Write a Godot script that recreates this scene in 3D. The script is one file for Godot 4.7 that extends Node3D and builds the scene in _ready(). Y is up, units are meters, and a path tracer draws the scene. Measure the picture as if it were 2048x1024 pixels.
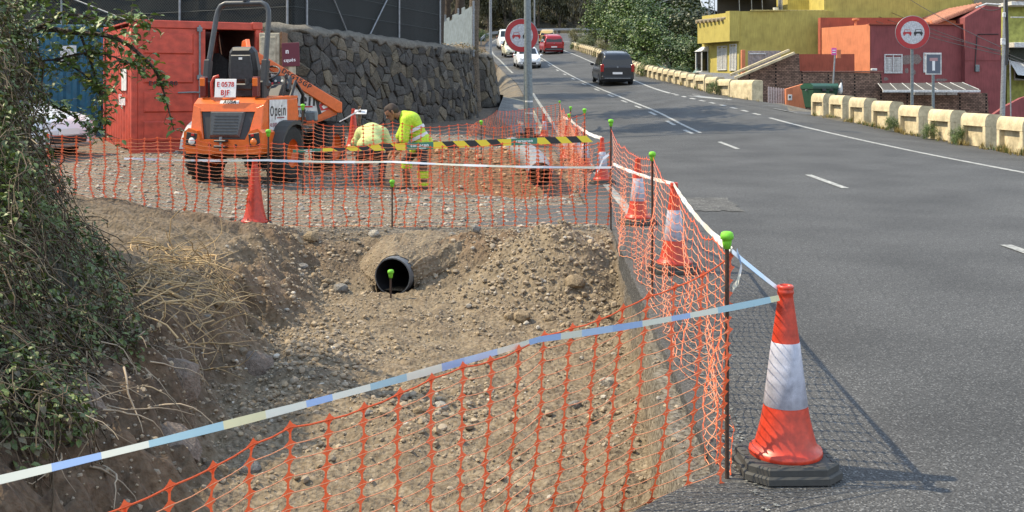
extends Node3D

const F := 2150.0
const EYE := 1.6
const HOR := 175.0

var taken := {}
var M := {}
var T := {}
var rng := RandomNumberGenerator.new()
var font: SystemFont
var n1 := FastNoiseLite.new()
var n2 := FastNoiseLite.new()
var n3 := FastNoiseLite.new()

# collects triangles for one mesh; faces are given counter-clockwise as seen from outside
class Geo:
	var v := PackedVector3Array()
	var n := PackedVector3Array()
	var c := PackedColorArray()
	var uv := PackedVector2Array()
	var ix := PackedInt32Array()
	var col := Color.WHITE

	func add(p: Vector3, nn: Vector3, u := Vector2.ZERO) -> int:
		v.append(p)
		n.append(nn)
		c.append(col)
		uv.append(u)
		return v.size() - 1

	func face(a: int, b: int, d: int) -> void:
		ix.append(a)
		ix.append(d)
		ix.append(b)

	func tri(a: Vector3, b: Vector3, d: Vector3) -> void:
		var nn := (b - a).cross(d - a).normalized()
		var i := add(a, nn)
		add(b, nn)
		add(d, nn)
		face(i, i + 1, i + 2)

	func quad(a: Vector3, b: Vector3, d: Vector3, e: Vector3) -> void:
		var nn := (d - a).cross(e - b).normalized()
		var i := add(a, nn, Vector2(0, 1))
		add(b, nn, Vector2(1, 1))
		add(d, nn, Vector2(1, 0))
		add(e, nn, Vector2(0, 0))
		face(i, i + 1, i + 2)
		face(i, i + 2, i + 3)

	func box(at: Vector3, size: Vector3, turn := Basis(), bevel := 0.0) -> Geo:
		var h := size / 2.0
		var b := minf(bevel, minf(h.x, minf(h.y, h.z)) * 0.9)
		var dirs := [Vector3.RIGHT, Vector3.LEFT, Vector3.UP, Vector3.DOWN, Vector3.BACK, Vector3.FORWARD]
		for w in dirs:
			var u: Vector3 = Vector3(absf(w.y), absf(w.z), absf(w.x))
			var t: Vector3 = w.cross(u)
			var hw: float = absf(w.dot(h))
			var hu: float = absf(u.dot(h)) - b
			var ht: float = absf(t.dot(h)) - b
			quad(at + turn * (w * hw - u * hu - t * ht), at + turn * (w * hw + u * hu - t * ht), at + turn * (w * hw + u * hu + t * ht), at + turn * (w * hw - u * hu + t * ht))
		if b > 0.0:
			for k in 3:
				for s in [-1.0, 1.0]:
					for r in [-1.0, 1.0]:
						var e := Vector3.ZERO
						e[k] = h[k] - b
						var i := (k + 1) % 3
						var j := (k + 2) % 3
						var p := Vector3.ZERO
						p[i] = s * h[i]
						p[j] = r * (h[j] - b)
						var q := Vector3.ZERO
						q[i] = s * (h[i] - b)
						q[j] = r * h[j]
						if s * r > 0:
							quad(at + turn * (p - e), at + turn * (q - e), at + turn * (q + e), at + turn * (p + e))
						else:
							quad(at + turn * (q - e), at + turn * (p - e), at + turn * (p + e), at + turn * (q + e))
			for sx in [-1.0, 1.0]:
				for sy in [-1.0, 1.0]:
					for sz in [-1.0, 1.0]:
						var a := Vector3(sx * h.x, sy * (h.y - b), sz * (h.z - b))
						var d := Vector3(sx * (h.x - b), sy * h.y, sz * (h.z - b))
						var e := Vector3(sx * (h.x - b), sy * (h.y - b), sz * h.z)
						if sx * sy * sz > 0:
							tri(at + turn * a, at + turn * d, at + turn * e)
						else:
							tri(at + turn * a, at + turn * e, at + turn * d)
		return self

	# a round bar through points, with one radius or one per point
	func tube(pts: Array, rad, sides := 6, caps := true) -> Geo:
		var up := Vector3.UP
		var rings := []
		var count := pts.size()
		var t0: Vector3 = (pts[1] - pts[0]).normalized()
		if absf(t0.dot(up)) > 0.9:
			up = Vector3.RIGHT
		var side: Vector3 = t0.cross(up).normalized()
		for i in count:
			var t: Vector3 = (pts[mini(i + 1, count - 1)] - pts[maxi(i - 1, 0)]).normalized()
			side = (side - t * side.dot(t)).normalized()
			var other := t.cross(side)
			var r: float = rad if not rad is Array else rad[i]
			var ring := []
			for k in sides:
				var a := TAU * k / sides
				var nn := side * cos(a) + other * sin(a)
				ring.append(add(pts[i] + nn * r, nn, Vector2(float(k) / sides, float(i))))
			rings.append(ring)
		for i in count - 1:
			for k in sides:
				var l := (k + 1) % sides
				face(rings[i][k], rings[i][l], rings[i + 1][l])
				face(rings[i][k], rings[i + 1][l], rings[i + 1][k])
		if caps:
			for e in [0, count - 1]:
				var t: Vector3 = (pts[0] - pts[1]).normalized() if e == 0 else (pts[count - 1] - pts[count - 2]).normalized()
				var first := v.size()
				for k in sides:
					add(v[rings[e][k]], t)
				for k in range(1, sides - 1):
					if e == 0:
						face(first, first + k + 1, first + k)
					else:
						face(first, first + k, first + k + 1)
		return self

	# profile of Vector2(radius, height) turned round the y axis of x; a sharp crease between segments
	func lathe(prof: Array, seg := 24, x := Transform3D(), crease := true) -> Geo:
		var last := []
		for i in prof.size() - 1:
			var p: Vector2 = prof[i]
			var q: Vector2 = prof[i + 1]
			var d := (q - p).normalized()
			var nn := Vector2(d.y, -d.x)
			var rows := []
			for e in 2:
				var w: Vector2 = q if e else p
				var mix := nn
				if not crease:
					var j := i + 1 if e else i - 1
					if j >= 0 and j < prof.size() - 1:
						var o: Vector2 = (prof[j + 1] - prof[j]).normalized()
						mix = (nn + Vector2(o.y, -o.x)).normalized()
				var row := []
				for k in seg + 1:
					var a := TAU * k / seg
					row.append(add(x * Vector3(cos(a) * w.x, w.y, -sin(a) * w.x), (x.basis * Vector3(cos(a) * mix.x, mix.y, -sin(a) * mix.x)).normalized(), Vector2(float(k) / seg, w.y)))
				rows.append(row)
			for k in seg:
				face(rows[0][k], rows[0][k + 1], rows[1][k + 1])
				face(rows[0][k], rows[1][k + 1], rows[1][k])
		return self

	# polygon in x,y (counter-clockwise from +z) pushed out from z0 to z1
	func prism(poly: Array, z0: float, z1: float, x := Transform3D(), inset := 0.0) -> Geo:
		var flat := PackedVector2Array()
		for p in poly:
			flat.append(p)
		if Geometry2D.is_polygon_clockwise(flat):
			flat.reverse()
		var top := flat
		if inset > 0.0:
			var o := Geometry2D.offset_polygon(flat, -inset)
			if o.size() == 1 and o[0].size() == flat.size():
				var near := 0
				for i in flat.size():
					if o[0][i].distance_to(flat[0]) < o[0][near].distance_to(flat[0]):
						near = i
				top = PackedVector2Array()
				for i in flat.size():
					top.append(o[0][(i + near) % flat.size()])
		var m := flat.size()
		var zc := z1 - (inset if top != flat else 0.0)
		for i in m:
			var j := (i + 1) % m
			quad(x * Vector3(flat[i].x, flat[i].y, z0), x * Vector3(flat[j].x, flat[j].y, z0), x * Vector3(flat[j].x, flat[j].y, zc), x * Vector3(flat[i].x, flat[i].y, zc))
			if top != flat:
				quad(x * Vector3(flat[i].x, flat[i].y, zc), x * Vector3(flat[j].x, flat[j].y, zc), x * Vector3(top[j].x, top[j].y, z1), x * Vector3(top[i].x, top[i].y, z1))
		for e in 2:
			var poly2 := top if e else flat
			var t := Geometry2D.triangulate_polygon(poly2)
			for i in range(0, t.size(), 3):
				var a := poly2[t[i]]
				var b := poly2[t[i + 1]]
				var d := poly2[t[i + 2]]
				if (b - a).cross(d - a) < 0:
					var s := b
					b = d
					d = s
				if e:
					tri(x * Vector3(a.x, a.y, z1), x * Vector3(b.x, b.y, z1), x * Vector3(d.x, d.y, z1))
				else:
					tri(x * Vector3(a.x, a.y, z0), x * Vector3(d.x, d.y, z0), x * Vector3(b.x, b.y, z0))
		return self

	# rings of the same count joined into a skin; smooth along and round
	func loft(rings: Array, caps := true) -> Geo:
		var m: int = rings[0].size()
		var base := v.size()
		for i in rings.size():
			for k in m:
				var along: Vector3 = rings[mini(i + 1, rings.size() - 1)][k] - rings[maxi(i - 1, 0)][k]
				var round_: Vector3 = rings[i][(k + 1) % m] - rings[i][(k + m - 1) % m]
				add(rings[i][k], round_.cross(along).normalized())
		for i in rings.size() - 1:
			for k in m:
				var l := (k + 1) % m
				face(base + i * m + k, base + i * m + l, base + (i + 1) * m + l)
				face(base + i * m + k, base + (i + 1) * m + l, base + (i + 1) * m + k)
		if caps:
			for e in 2:
				var ring: Array = rings[rings.size() - 1] if e else rings[0]
				var mid := Vector3.ZERO
				for p in ring:
					mid += p / m
				for k in m:
					if e:
						tri(mid, ring[k], ring[(k + 1) % m])
					else:
						tri(mid, ring[(k + 1) % m], ring[k])
		return self

	func put(other: Mesh, x: Transform3D) -> Geo:
		for s in other.get_surface_count():
			var a := other.surface_get_arrays(s)
			var base := v.size()
			var vs: PackedVector3Array = a[Mesh.ARRAY_VERTEX]
			var ns: PackedVector3Array = a[Mesh.ARRAY_NORMAL]
			for i in vs.size():
				add(x * vs[i], (x.basis * ns[i]).normalized())
			if a[Mesh.ARRAY_INDEX] != null and a[Mesh.ARRAY_INDEX].size():
				for k in a[Mesh.ARRAY_INDEX]:
					ix.append(base + k)
			else:
				for k in vs.size():
					ix.append(base + k)
		return self

	func mesh() -> ArrayMesh:
		var a := []
		a.resize(Mesh.ARRAY_MAX)
		a[Mesh.ARRAY_VERTEX] = v
		a[Mesh.ARRAY_NORMAL] = n
		a[Mesh.ARRAY_COLOR] = c
		a[Mesh.ARRAY_TEX_UV] = uv
		a[Mesh.ARRAY_INDEX] = ix
		var m := ArrayMesh.new()
		m.add_surface_from_arrays(Mesh.PRIMITIVE_TRIANGLES, a)
		return m


func P(px: float, py: float, d: float) -> Vector3:
	return Vector3((px - 1024.0) / F * d, EYE - (py - HOR) / F * d, -d)


func numbered(called: String) -> String:
	var k: int = taken.get(called, 0)
	taken[called] = k + 1
	return called if k == 0 else "%s_%03d" % [called, k]


func tag(o: Node3D, label: String, category: String, group := "") -> Node3D:
	o.set_meta("label", label)
	o.set_meta("category", category)
	if group:
		o.set_meta("group", group)
	return o


func thing(called: String, label: String, category: String, at := Vector3.ZERO, turn := 0.0, group := "") -> Node3D:
	var o := Node3D.new()
	o.name = numbered(called)
	o.position = at
	o.rotation.y = turn
	add_child(o)
	tag(o, label, category, group)
	return o


func inst(called: String, m: Mesh, mat: Material, parent: Node3D = self) -> MeshInstance3D:
	var o := MeshInstance3D.new()
	o.mesh = m
	o.material_override = mat
	o.name = numbered(called) if parent == self else called
	parent.add_child(o, true)
	return o


func obj(called: String, g: Geo, mat: Material, parent: Node3D = self, in_world := false) -> MeshInstance3D:
	var o := inst(called, g.mesh(), mat, parent)
	if in_world:
		o.position = -parent.position
	return o


func struct(called: String, g: Geo, mat: Material) -> MeshInstance3D:
	var o := obj(called, g, mat)
	o.set_meta("kind", "structure")
	return o


func many(called: String, m: Mesh, where: Array, colors: Array, mat: Material, parent: Node3D = self) -> MultiMeshInstance3D:
	var mm := MultiMesh.new()
	mm.transform_format = MultiMesh.TRANSFORM_3D
	mm.use_colors = colors.size() > 0
	mm.mesh = m
	mm.instance_count = where.size()
	for i in where.size():
		mm.set_instance_transform(i, where[i])
		if colors.size():
			mm.set_instance_color(i, colors[i])
	var o := MultiMeshInstance3D.new()
	o.multimesh = mm
	o.material_override = mat
	o.name = numbered(called) if parent == self else called
	o.set_meta("kind", "stuff")
	parent.add_child(o, true)
	return o


func dup(o: Node3D, at: Vector3, turn: float, label: String) -> Node3D:
	var base := String(o.name).rstrip("0123456789").trim_suffix("_")
	var r: Node3D = o.duplicate()
	r.name = numbered(base)
	add_child(r)
	r.position = at
	r.rotation.y = turn
	r.set_meta("label", label)
	return r


func lin(r: float, g: float, b: float) -> Color:
	return Color(r, g, b).linear_to_srgb()


func mat(c: Color, rough := 0.7, metal := 0.0) -> StandardMaterial3D:
	var m := StandardMaterial3D.new()
	m.albedo_color = c
	m.roughness = rough
	m.metallic = metal
	m.vertex_color_use_as_albedo = true
	return m


func textured(c: Color, rough: float, fine: Texture2D, fine_scale: float, broad: Texture2D = null, broad_scale := 0.1, bump: Texture2D = null, bump_cm := 0.0) -> StandardMaterial3D:
	var m := mat(c, rough)
	m.albedo_texture = fine
	m.uv1_triplanar = true
	m.uv1_world_triplanar = true
	m.uv1_scale = Vector3.ONE * fine_scale
	if broad:
		m.detail_enabled = true
		m.detail_albedo = broad
		m.detail_blend_mode = BaseMaterial3D.BLEND_MODE_MUL
		m.detail_uv_layer = BaseMaterial3D.DETAIL_UV_2
		m.uv2_triplanar = true
		m.uv2_world_triplanar = true
		m.uv2_scale = Vector3.ONE * broad_scale
	if bump:
		m.heightmap_enabled = true
		m.heightmap_texture = bump
		m.heightmap_scale = bump_cm
	return m


func noise_tex(kind: int, freq: float, octaves: int, ramp: Array, seed_: int, size := 512) -> NoiseTexture2D:
	var f := FastNoiseLite.new()
	f.noise_type = kind
	f.frequency = freq
	f.fractal_octaves = octaves
	f.fractal_type = FastNoiseLite.FRACTAL_FBM if octaves > 1 else FastNoiseLite.FRACTAL_NONE
	f.seed = seed_
	f.cellular_return_type = FastNoiseLite.RETURN_CELL_VALUE
	var g := Gradient.new()
	var off := PackedFloat32Array()
	var cols := PackedColorArray()
	for r in ramp:
		off.append(r[0])
		cols.append(r[1] if r[1] is Color else Color(r[1], r[1], r[1]))
	g.offsets = off
	g.colors = cols
	var t := NoiseTexture2D.new()
	t.width = size
	t.height = size
	t.seamless = true
	t.noise = f
	t.color_ramp = g
	return t


func words(g: Geo, text: String, height: float, x: Transform3D, deep := 0.004, squeeze := 1.0) -> Geo:
	var t := TextMesh.new()
	t.font = font
	t.text = text
	t.font_size = 32
	t.pixel_size = height / 23.0
	t.depth = deep
	return g.put(t, x * Transform3D(Basis().scaled(Vector3(squeeze, 1, 1)), Vector3.ZERO))


func frame_at(o: Vector3, right: Vector3, up := Vector3.UP) -> Transform3D:
	var r := right.normalized()
	var z := r.cross(up).normalized()
	return Transform3D(Basis(r, z.cross(r), z), o)


func spin(v: Vector3, axis: Vector3, a: float) -> Vector3:
	return v.rotated(axis, a)


func textures() -> void:
	var SX := FastNoiseLite.TYPE_SIMPLEX_SMOOTH
	var CE := FastNoiseLite.TYPE_CELLULAR
	T.grit = noise_tex(CE, 0.16, 1, [[0.0, 0.40], [0.5, 0.60], [0.86, 0.72], [0.93, 1.0], [1.0, 1.0]], 3)
	T.grit_h = noise_tex(CE, 0.16, 1, [[0.0, 0.0], [1.0, 1.0]], 3)
	T.fbm = noise_tex(SX, 0.02, 6, [[0.0, 0.55], [0.5, 0.8], [1.0, 1.0]], 5)
	T.soft = noise_tex(SX, 0.012, 4, [[0.0, 0.72], [0.5, 0.88], [1.0, 1.0]], 7)
	T.fbm_h = noise_tex(SX, 0.03, 6, [[0.0, 0.0], [1.0, 1.0]], 9)
	T.dirt = noise_tex(SX, 0.035, 6, [[0.0, Color(0.5, 0.46, 0.42)], [0.45, Color(0.76, 0.74, 0.7)], [0.75, Color(0.88, 0.87, 0.86)], [1.0, Color(1, 1, 1)]], 11)
	T.plaster = noise_tex(SX, 0.02, 5, [[0.0, 0.86], [0.5, 0.95], [1.0, 1.0]], 17)
	T.streak = noise_tex(SX, 0.05, 3, [[0.0, 0.85], [1.0, 1.0]], 13)
	# courses of small bricks for walls too far away to tell the bricks apart
	var im := Image.create(128, 128, false, Image.FORMAT_RGB8)
	var r := RandomNumberGenerator.new()
	r.seed = 5
	for row in 16:
		for k in 8:
			var s := r.randf_range(0.72, 1.0)
			im.fill_rect(Rect2i((k * 16 + (row % 2) * 8) % 128, row * 8, 15, 7), Color(s, s * 0.97, s * 0.95))
	T.brick = ImageTexture.create_from_image(im)


func materials() -> void:
	M.asphalt = textured(lin(0.222, 0.223, 0.222), 0.85, T.grit, 1.7, T.soft, 0.07, T.grit_h, 0.3)
	M.paint = textured(lin(0.62, 0.62, 0.58), 0.7, T.fbm, 1.5, T.soft, 0.4, T.grit_h, 0.2)
	M.dirt = textured(Color.WHITE, 0.95, T.dirt, 1.1, T.soft, 0.35, T.fbm_h, 2.5)
	M.stone = textured(Color.WHITE, 0.9, T.fbm, 1.4, T.soft, 0.5, T.fbm_h, 2.0)
	M.rock = textured(Color.WHITE, 0.92, T.fbm, 4.0, null, 0.1, T.fbm_h, 1.0)
	M.concrete = textured(lin(0.30, 0.295, 0.275), 0.9, T.fbm, 1.0, T.soft, 0.25, T.fbm_h, 0.6)
	M.parapet = textured(lin(0.73, 0.615, 0.395), 0.9, T.plaster, 0.8, T.soft, 0.3, T.fbm_h, 0.5)
	M.net = mat(lin(0.72, 0.11, 0.03), 0.45)
	M.net.backlight_enabled = true
	M.net.backlight = Color(0.35, 0.3, 0.3)
	M.net_cross = mat(lin(0.80, 0.33, 0.17), 0.4)
	M.net_cross.backlight_enabled = true
	M.net_cross.backlight = Color(0.35, 0.3, 0.3)
	M.patch = textured(lin(0.25, 0.243, 0.225), 0.9, T.grit, 0.9, T.soft, 0.4, T.grit_h, 0.35)
	M.cone_red = textured(lin(0.70, 0.055, 0.02), 0.4, T.streak, 2.0, T.soft, 3.0)
	M.cone_white = textured(lin(0.56, 0.57, 0.66), 0.35, T.soft, 3.0, T.streak, 8.0)
	M.rubber = textured(lin(0.048, 0.047, 0.043), 0.75, T.plaster, 3.0, null, 0.1)
	M.rebar = textured(lin(0.075, 0.04, 0.025), 0.8, T.fbm, 8.0)
	M.lime = textured(lin(0.2, 0.62, 0.03), 0.65, T.soft, 12.0)
	M.tape = mat(Color.WHITE, 0.35)
	M.tape.backlight_enabled = true
	M.tape.backlight = Color(0.3, 0.3, 0.3)
	M.orange = textured(lin(0.80, 0.15, 0.02), 0.32, T.plaster, 1.0, T.streak, 3.0)
	M.black = textured(lin(0.018, 0.018, 0.02), 0.5, T.soft, 2.0)
	M.dark_metal = textured(lin(0.05, 0.055, 0.06), 0.4, T.soft, 2.0)
	M.steel = textured(lin(0.34, 0.36, 0.38), 0.5, T.soft, 1.5, T.streak, 4.0)
	M.steel.metallic = 0.35
	M.galv = textured(lin(0.24, 0.28, 0.29), 0.55, T.soft, 1.5, T.streak, 5.0)
	M.white = textured(lin(0.72, 0.72, 0.70), 0.5, T.soft, 1.0)
	M.plate = mat(lin(0.72, 0.69, 0.67), 0.4)
	M.red_ink = mat(lin(0.45, 0.02, 0.02), 0.5)
	M.black_ink = mat(lin(0.012, 0.012, 0.014), 0.5)
	M.white_ink = mat(lin(0.75, 0.75, 0.75), 0.5)
	M.container = textured(lin(0.66, 0.085, 0.045), 0.55, T.soft, 0.8, T.streak, 2.5, T.fbm_h, 0.2)
	M.blue_box = textured(lin(0.012, 0.13, 0.22), 0.55, T.soft, 0.8, T.streak, 2.5)
	M.bark = textured(lin(0.12, 0.085, 0.06), 0.95, T.fbm, 2.0, T.soft, 0.8, T.fbm_h, 3.0)
	M.leaf = mat(Color.WHITE, 0.5)
	M.leaf.backlight_enabled = true
	M.leaf.backlight = Color(0.45, 0.5, 0.3)
	M.twig = mat(Color.WHITE, 0.85)
	M.glass = mat(lin(0.008, 0.01, 0.012), 0.06)
	M.glass.metallic_specular = 0.5
	M.sign_red = mat(lin(0.36, 0.012, 0.016), 0.45)
	M.sign_white = textured(lin(0.6, 0.6, 0.62), 0.45, T.soft, 2.0)
	M.tyre = textured(lin(0.022, 0.021, 0.02), 0.85, T.fbm, 3.0, null, 0.1, T.fbm_h, 0.3)
	M.wire = mat(lin(0.045, 0.055, 0.055), 0.6)
	M.cloth_dark = textured(lin(0.008, 0.011, 0.012), 0.9, T.fbm, 0.8)


func _ready() -> void:
	rng.seed = 20240
	# ---- camera
	var cam := Camera3D.new()
	cam.name = "camera"
	add_child(cam)
	cam.position = Vector3(0, EYE, 0)
	cam.projection = Camera3D.PROJECTION_FRUSTUM
	cam.near = 0.1
	cam.far = 3000.0
	cam.size = 1024.0 / F * cam.near
	cam.frustum_offset = Vector2(0, -(512.0 - HOR) / F * cam.near)
	cam.current = true
	# ---- sky
	var we := WorldEnvironment.new()
	we.name = "environment"
	var e := Environment.new()
	e.background_mode = Environment.BG_SKY
	var sm := ProceduralSkyMaterial.new()
	sm.sky_top_color = Color(0.50, 0.57, 0.66)
	sm.sky_horizon_color = Color(0.85, 0.86, 0.86)
	sm.sky_curve = 0.2
	sm.ground_bottom_color = Color(0.3, 0.28, 0.25)
	sm.ground_horizon_color = Color(0.6, 0.6, 0.6)
	sm.sky_energy_multiplier = 1.5
	sm.sun_angle_max = 1.0
	e.sky = Sky.new()
	e.sky.sky_material = sm
	e.tonemap_mode = Environment.TONE_MAPPER_LINEAR
	e.tonemap_exposure = 1.52
	e.sdfgi_enabled = true
	e.ssao_enabled = true
	e.ssil_enabled = true
	we.environment = e
	add_child(we)
	# ---- sun: from the left and high, a little beyond the cones
	var sun := DirectionalLight3D.new()
	sun.name = "sun"
	sun.light_energy = 1.55
	sun.light_color = Color(1.0, 0.935, 0.81)
	sun.light_angular_distance = 0.5
	sun.shadow_enabled = true
	add_child(sun)
	sun.look_at_from_position(Vector3.ZERO, Vector3(0.636, -0.763, 0.10), Vector3.UP)
	font = SystemFont.new()
	font.font_names = PackedStringArray(["Droid Sans"])
	font.font_weight = 700
	for nn in [[n1, 0.8, 4, 1], [n2, 3.2, 4, 2], [n3, 14.0, 3, 3]]:
		nn[0].noise_type = FastNoiseLite.TYPE_SIMPLEX_SMOOTH
		nn[0].frequency = nn[1]
		nn[0].fractal_octaves = nn[2]
		nn[0].seed = nn[3]
	textures()
	materials()
	# ---- the setting
	ground()
	road()
	stone_walls()
	parapets()
	houses()
	greenery()
	# ---- the works
	pit_things()
	cones_and_posts()
	nets()
	tapes()
	containers()
	dumper()
	workers()
	roadside()
	cars()


# ---------------------------------------------------------------- the lie of the land
# at each distance d down the road: left edge line x,y - centre line x,y - right edge line x,y
const ROAD := [
	[-6.0, 0.4, 0.0, 5.0, 0.0, 8.7, 0.0],
	[2.0, 0.85, 0.0, 4.72, 0.0, 8.95, 0.0],
	[5.0, 1.02, 0.0, 4.8, 0.0, 9.05, 0.0],
	[9.0, 1.33, 0.0, 4.93, 0.0, 9.15, 0.0],
	[18.4, 1.56, 0.0, 5.35, 0.0, 9.35, 0.03],
	[27.0, 1.60, 0.0, 5.55, 0.10, 9.5, 0.12],
	[34.0, 1.56, 0.03, 5.55, 0.29, 8.97, 0.42],
	[40.0, 1.40, 0.42, 5.35, 0.66, 8.3, 0.82],
	[48.0, 1.17, 0.95, 5.05, 1.03, 7.2, 1.3],
	[62.0, 0.75, 1.87, 4.0, 1.94, 7.0, 2.02],
	[75.0, -0.02, 2.65, 3.3, 2.82, 6.5, 2.95],
	[90.0, -1.0, 3.85, 2.35, 4.05, 5.6, 4.2],
	[105.0, -1.9, 4.95, 1.6, 5.15, 4.8, 5.35],
	[125.0, -2.3, 6.9, 1.6, 6.9, 5.5, 6.8],
	[140.0, -0.4, 8.2, 3.9, 8.0, 8.2, 7.7],
	[155.0, 6.0, 9.3, 9.5, 9.0, 13.0, 8.7],
	[170.0, 15.5, 10.2, 19.0, 9.9, 22.0, 9.6],
	[200.0, 36.0, 12.0, 40.0, 11.6, 44.0, 11.2],
]
# foot of the walls beside the road: d, x, y
const WALL_FAR := [[44.0, 10.3, 1.0], [48.0, 9.6, 1.2], [55.0, 8.8, 1.68], [62.0, 8.2, 2.1], [70.0, 7.75, 2.62], [80.0, 7.2, 3.42], [90.0, 6.7, 4.3], [106.0, 5.85, 5.4]]
const WALL_NEAR := [[18.0, 11.75, 0.0], [23.0, 11.95, 0.0], [27.0, 12.07, 0.03], [31.0, 11.95, 0.14], [36.0, 11.65, 0.38], [41.5, 11.45, 0.54]]


func along(table: Array, d: float) -> Array:
	var last := table.size() - 1
	if d <= table[0][0]:
		return table[0]
	if d >= table[last][0]:
		return table[last]
	var i := 0
	while table[i + 1][0] < d:
		i += 1
	var a: Array = table[maxi(i - 1, 0)]
	var b: Array = table[i]
	var c: Array = table[i + 1]
	var e: Array = table[mini(i + 2, last)]
	var t: float = (d - b[0]) / (c[0] - b[0])
	var out := [d]
	for k in range(1, b.size()):
		if a == b or c == e:
			out.append(lerpf(b[k], c[k], t))
		else:
			out.append(cubic_interpolate_in_time(b[k], c[k], a[k], e[k], t, c[0] - b[0], a[0] - b[0], e[0] - b[0]))
	return out


func wall_x(d: float) -> float:
	if d < 42.5:
		return along(WALL_NEAR, d)[1]
	if d > 44.0:
		return along(WALL_FAR, d)[1]
	return 10.9


func road_y(r: Array, x: float) -> float:
	if x < r[3]:
		return lerpf(r[2], r[4], clampf((x - r[1]) / (r[3] - r[1]), -0.3, 1.0))
	return lerpf(r[4], r[6], clampf((x - r[3]) / (r[5] - r[3]), 0.0, 1.35))


func wall_y(d: float) -> float:
	if d < 42.5:
		return along(WALL_NEAR, d)[2]
	if d > 44.0:
		return along(WALL_FAR, d)[2]
	return lerpf(0.55, 1.0, (d - 42.5) / 1.5)


# the road with the strip between its edge line and the wall
func verge_y(r: Array, x: float, d: float) -> float:
	var x0: float = r[5] + 0.35
	if x < x0 or d > 106.0:
		return road_y(r, x)
	return lerpf(road_y(r, x0), wall_y(d), clampf((x - x0) / maxf(0.1, wall_x(d) - x0), 0.0, 1.0))


# right-hand rim of the dug pit
func pit_rim(d: float) -> float:
	if d < 4.5:
		return lerpf(0.2, 0.88, clampf((d - 3.75) / 0.75, 0.0, 1.0))
	return lerpf(0.88, 1.15, clampf((d - 4.5) / 7.6, 0.0, 1.0))


func pit_left(d: float) -> float:
	var x := -2.05
	if d > 6.0:
		x = lerpf(-2.15, -2.6, clampf((d - 6.0) / 3.5, 0.0, 1.0))
	if d > 9.5:
		x = lerpf(-2.6, -2.35, clampf((d - 9.5) / 2.6, 0.0, 1.0))
	return x


func platform(d: float) -> float:
	if d < 12.0:
		return 0.0
	if d < 24.0:
		return (d - 12.0) * 0.042
	return 0.504 + (d - 24.0) * 0.012


# the side street falls away to the right
func street_y(r: Array, x: float, d: float) -> float:
	var w := wall_x(d)
	if x <= w:
		return verge_y(r, x, d) - 0.012
	if x < 14.0:
		return lerpf(wall_y(d), 0.4, clampf((x - w) / (14.0 - w), 0.0, 1.0))
	return lerpf(0.4, -1.2, clampf((x - 14.0) / 11.0, 0.0, 1.0))


const DIRT := Color(0.42, 0.342, 0.24)
const GRAVEL := Color(0.30, 0.275, 0.235)
const DARK_EARTH := Color(0.15, 0.095, 0.058)
const RED_EARTH := Color(0.32, 0.185, 0.10)


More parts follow.
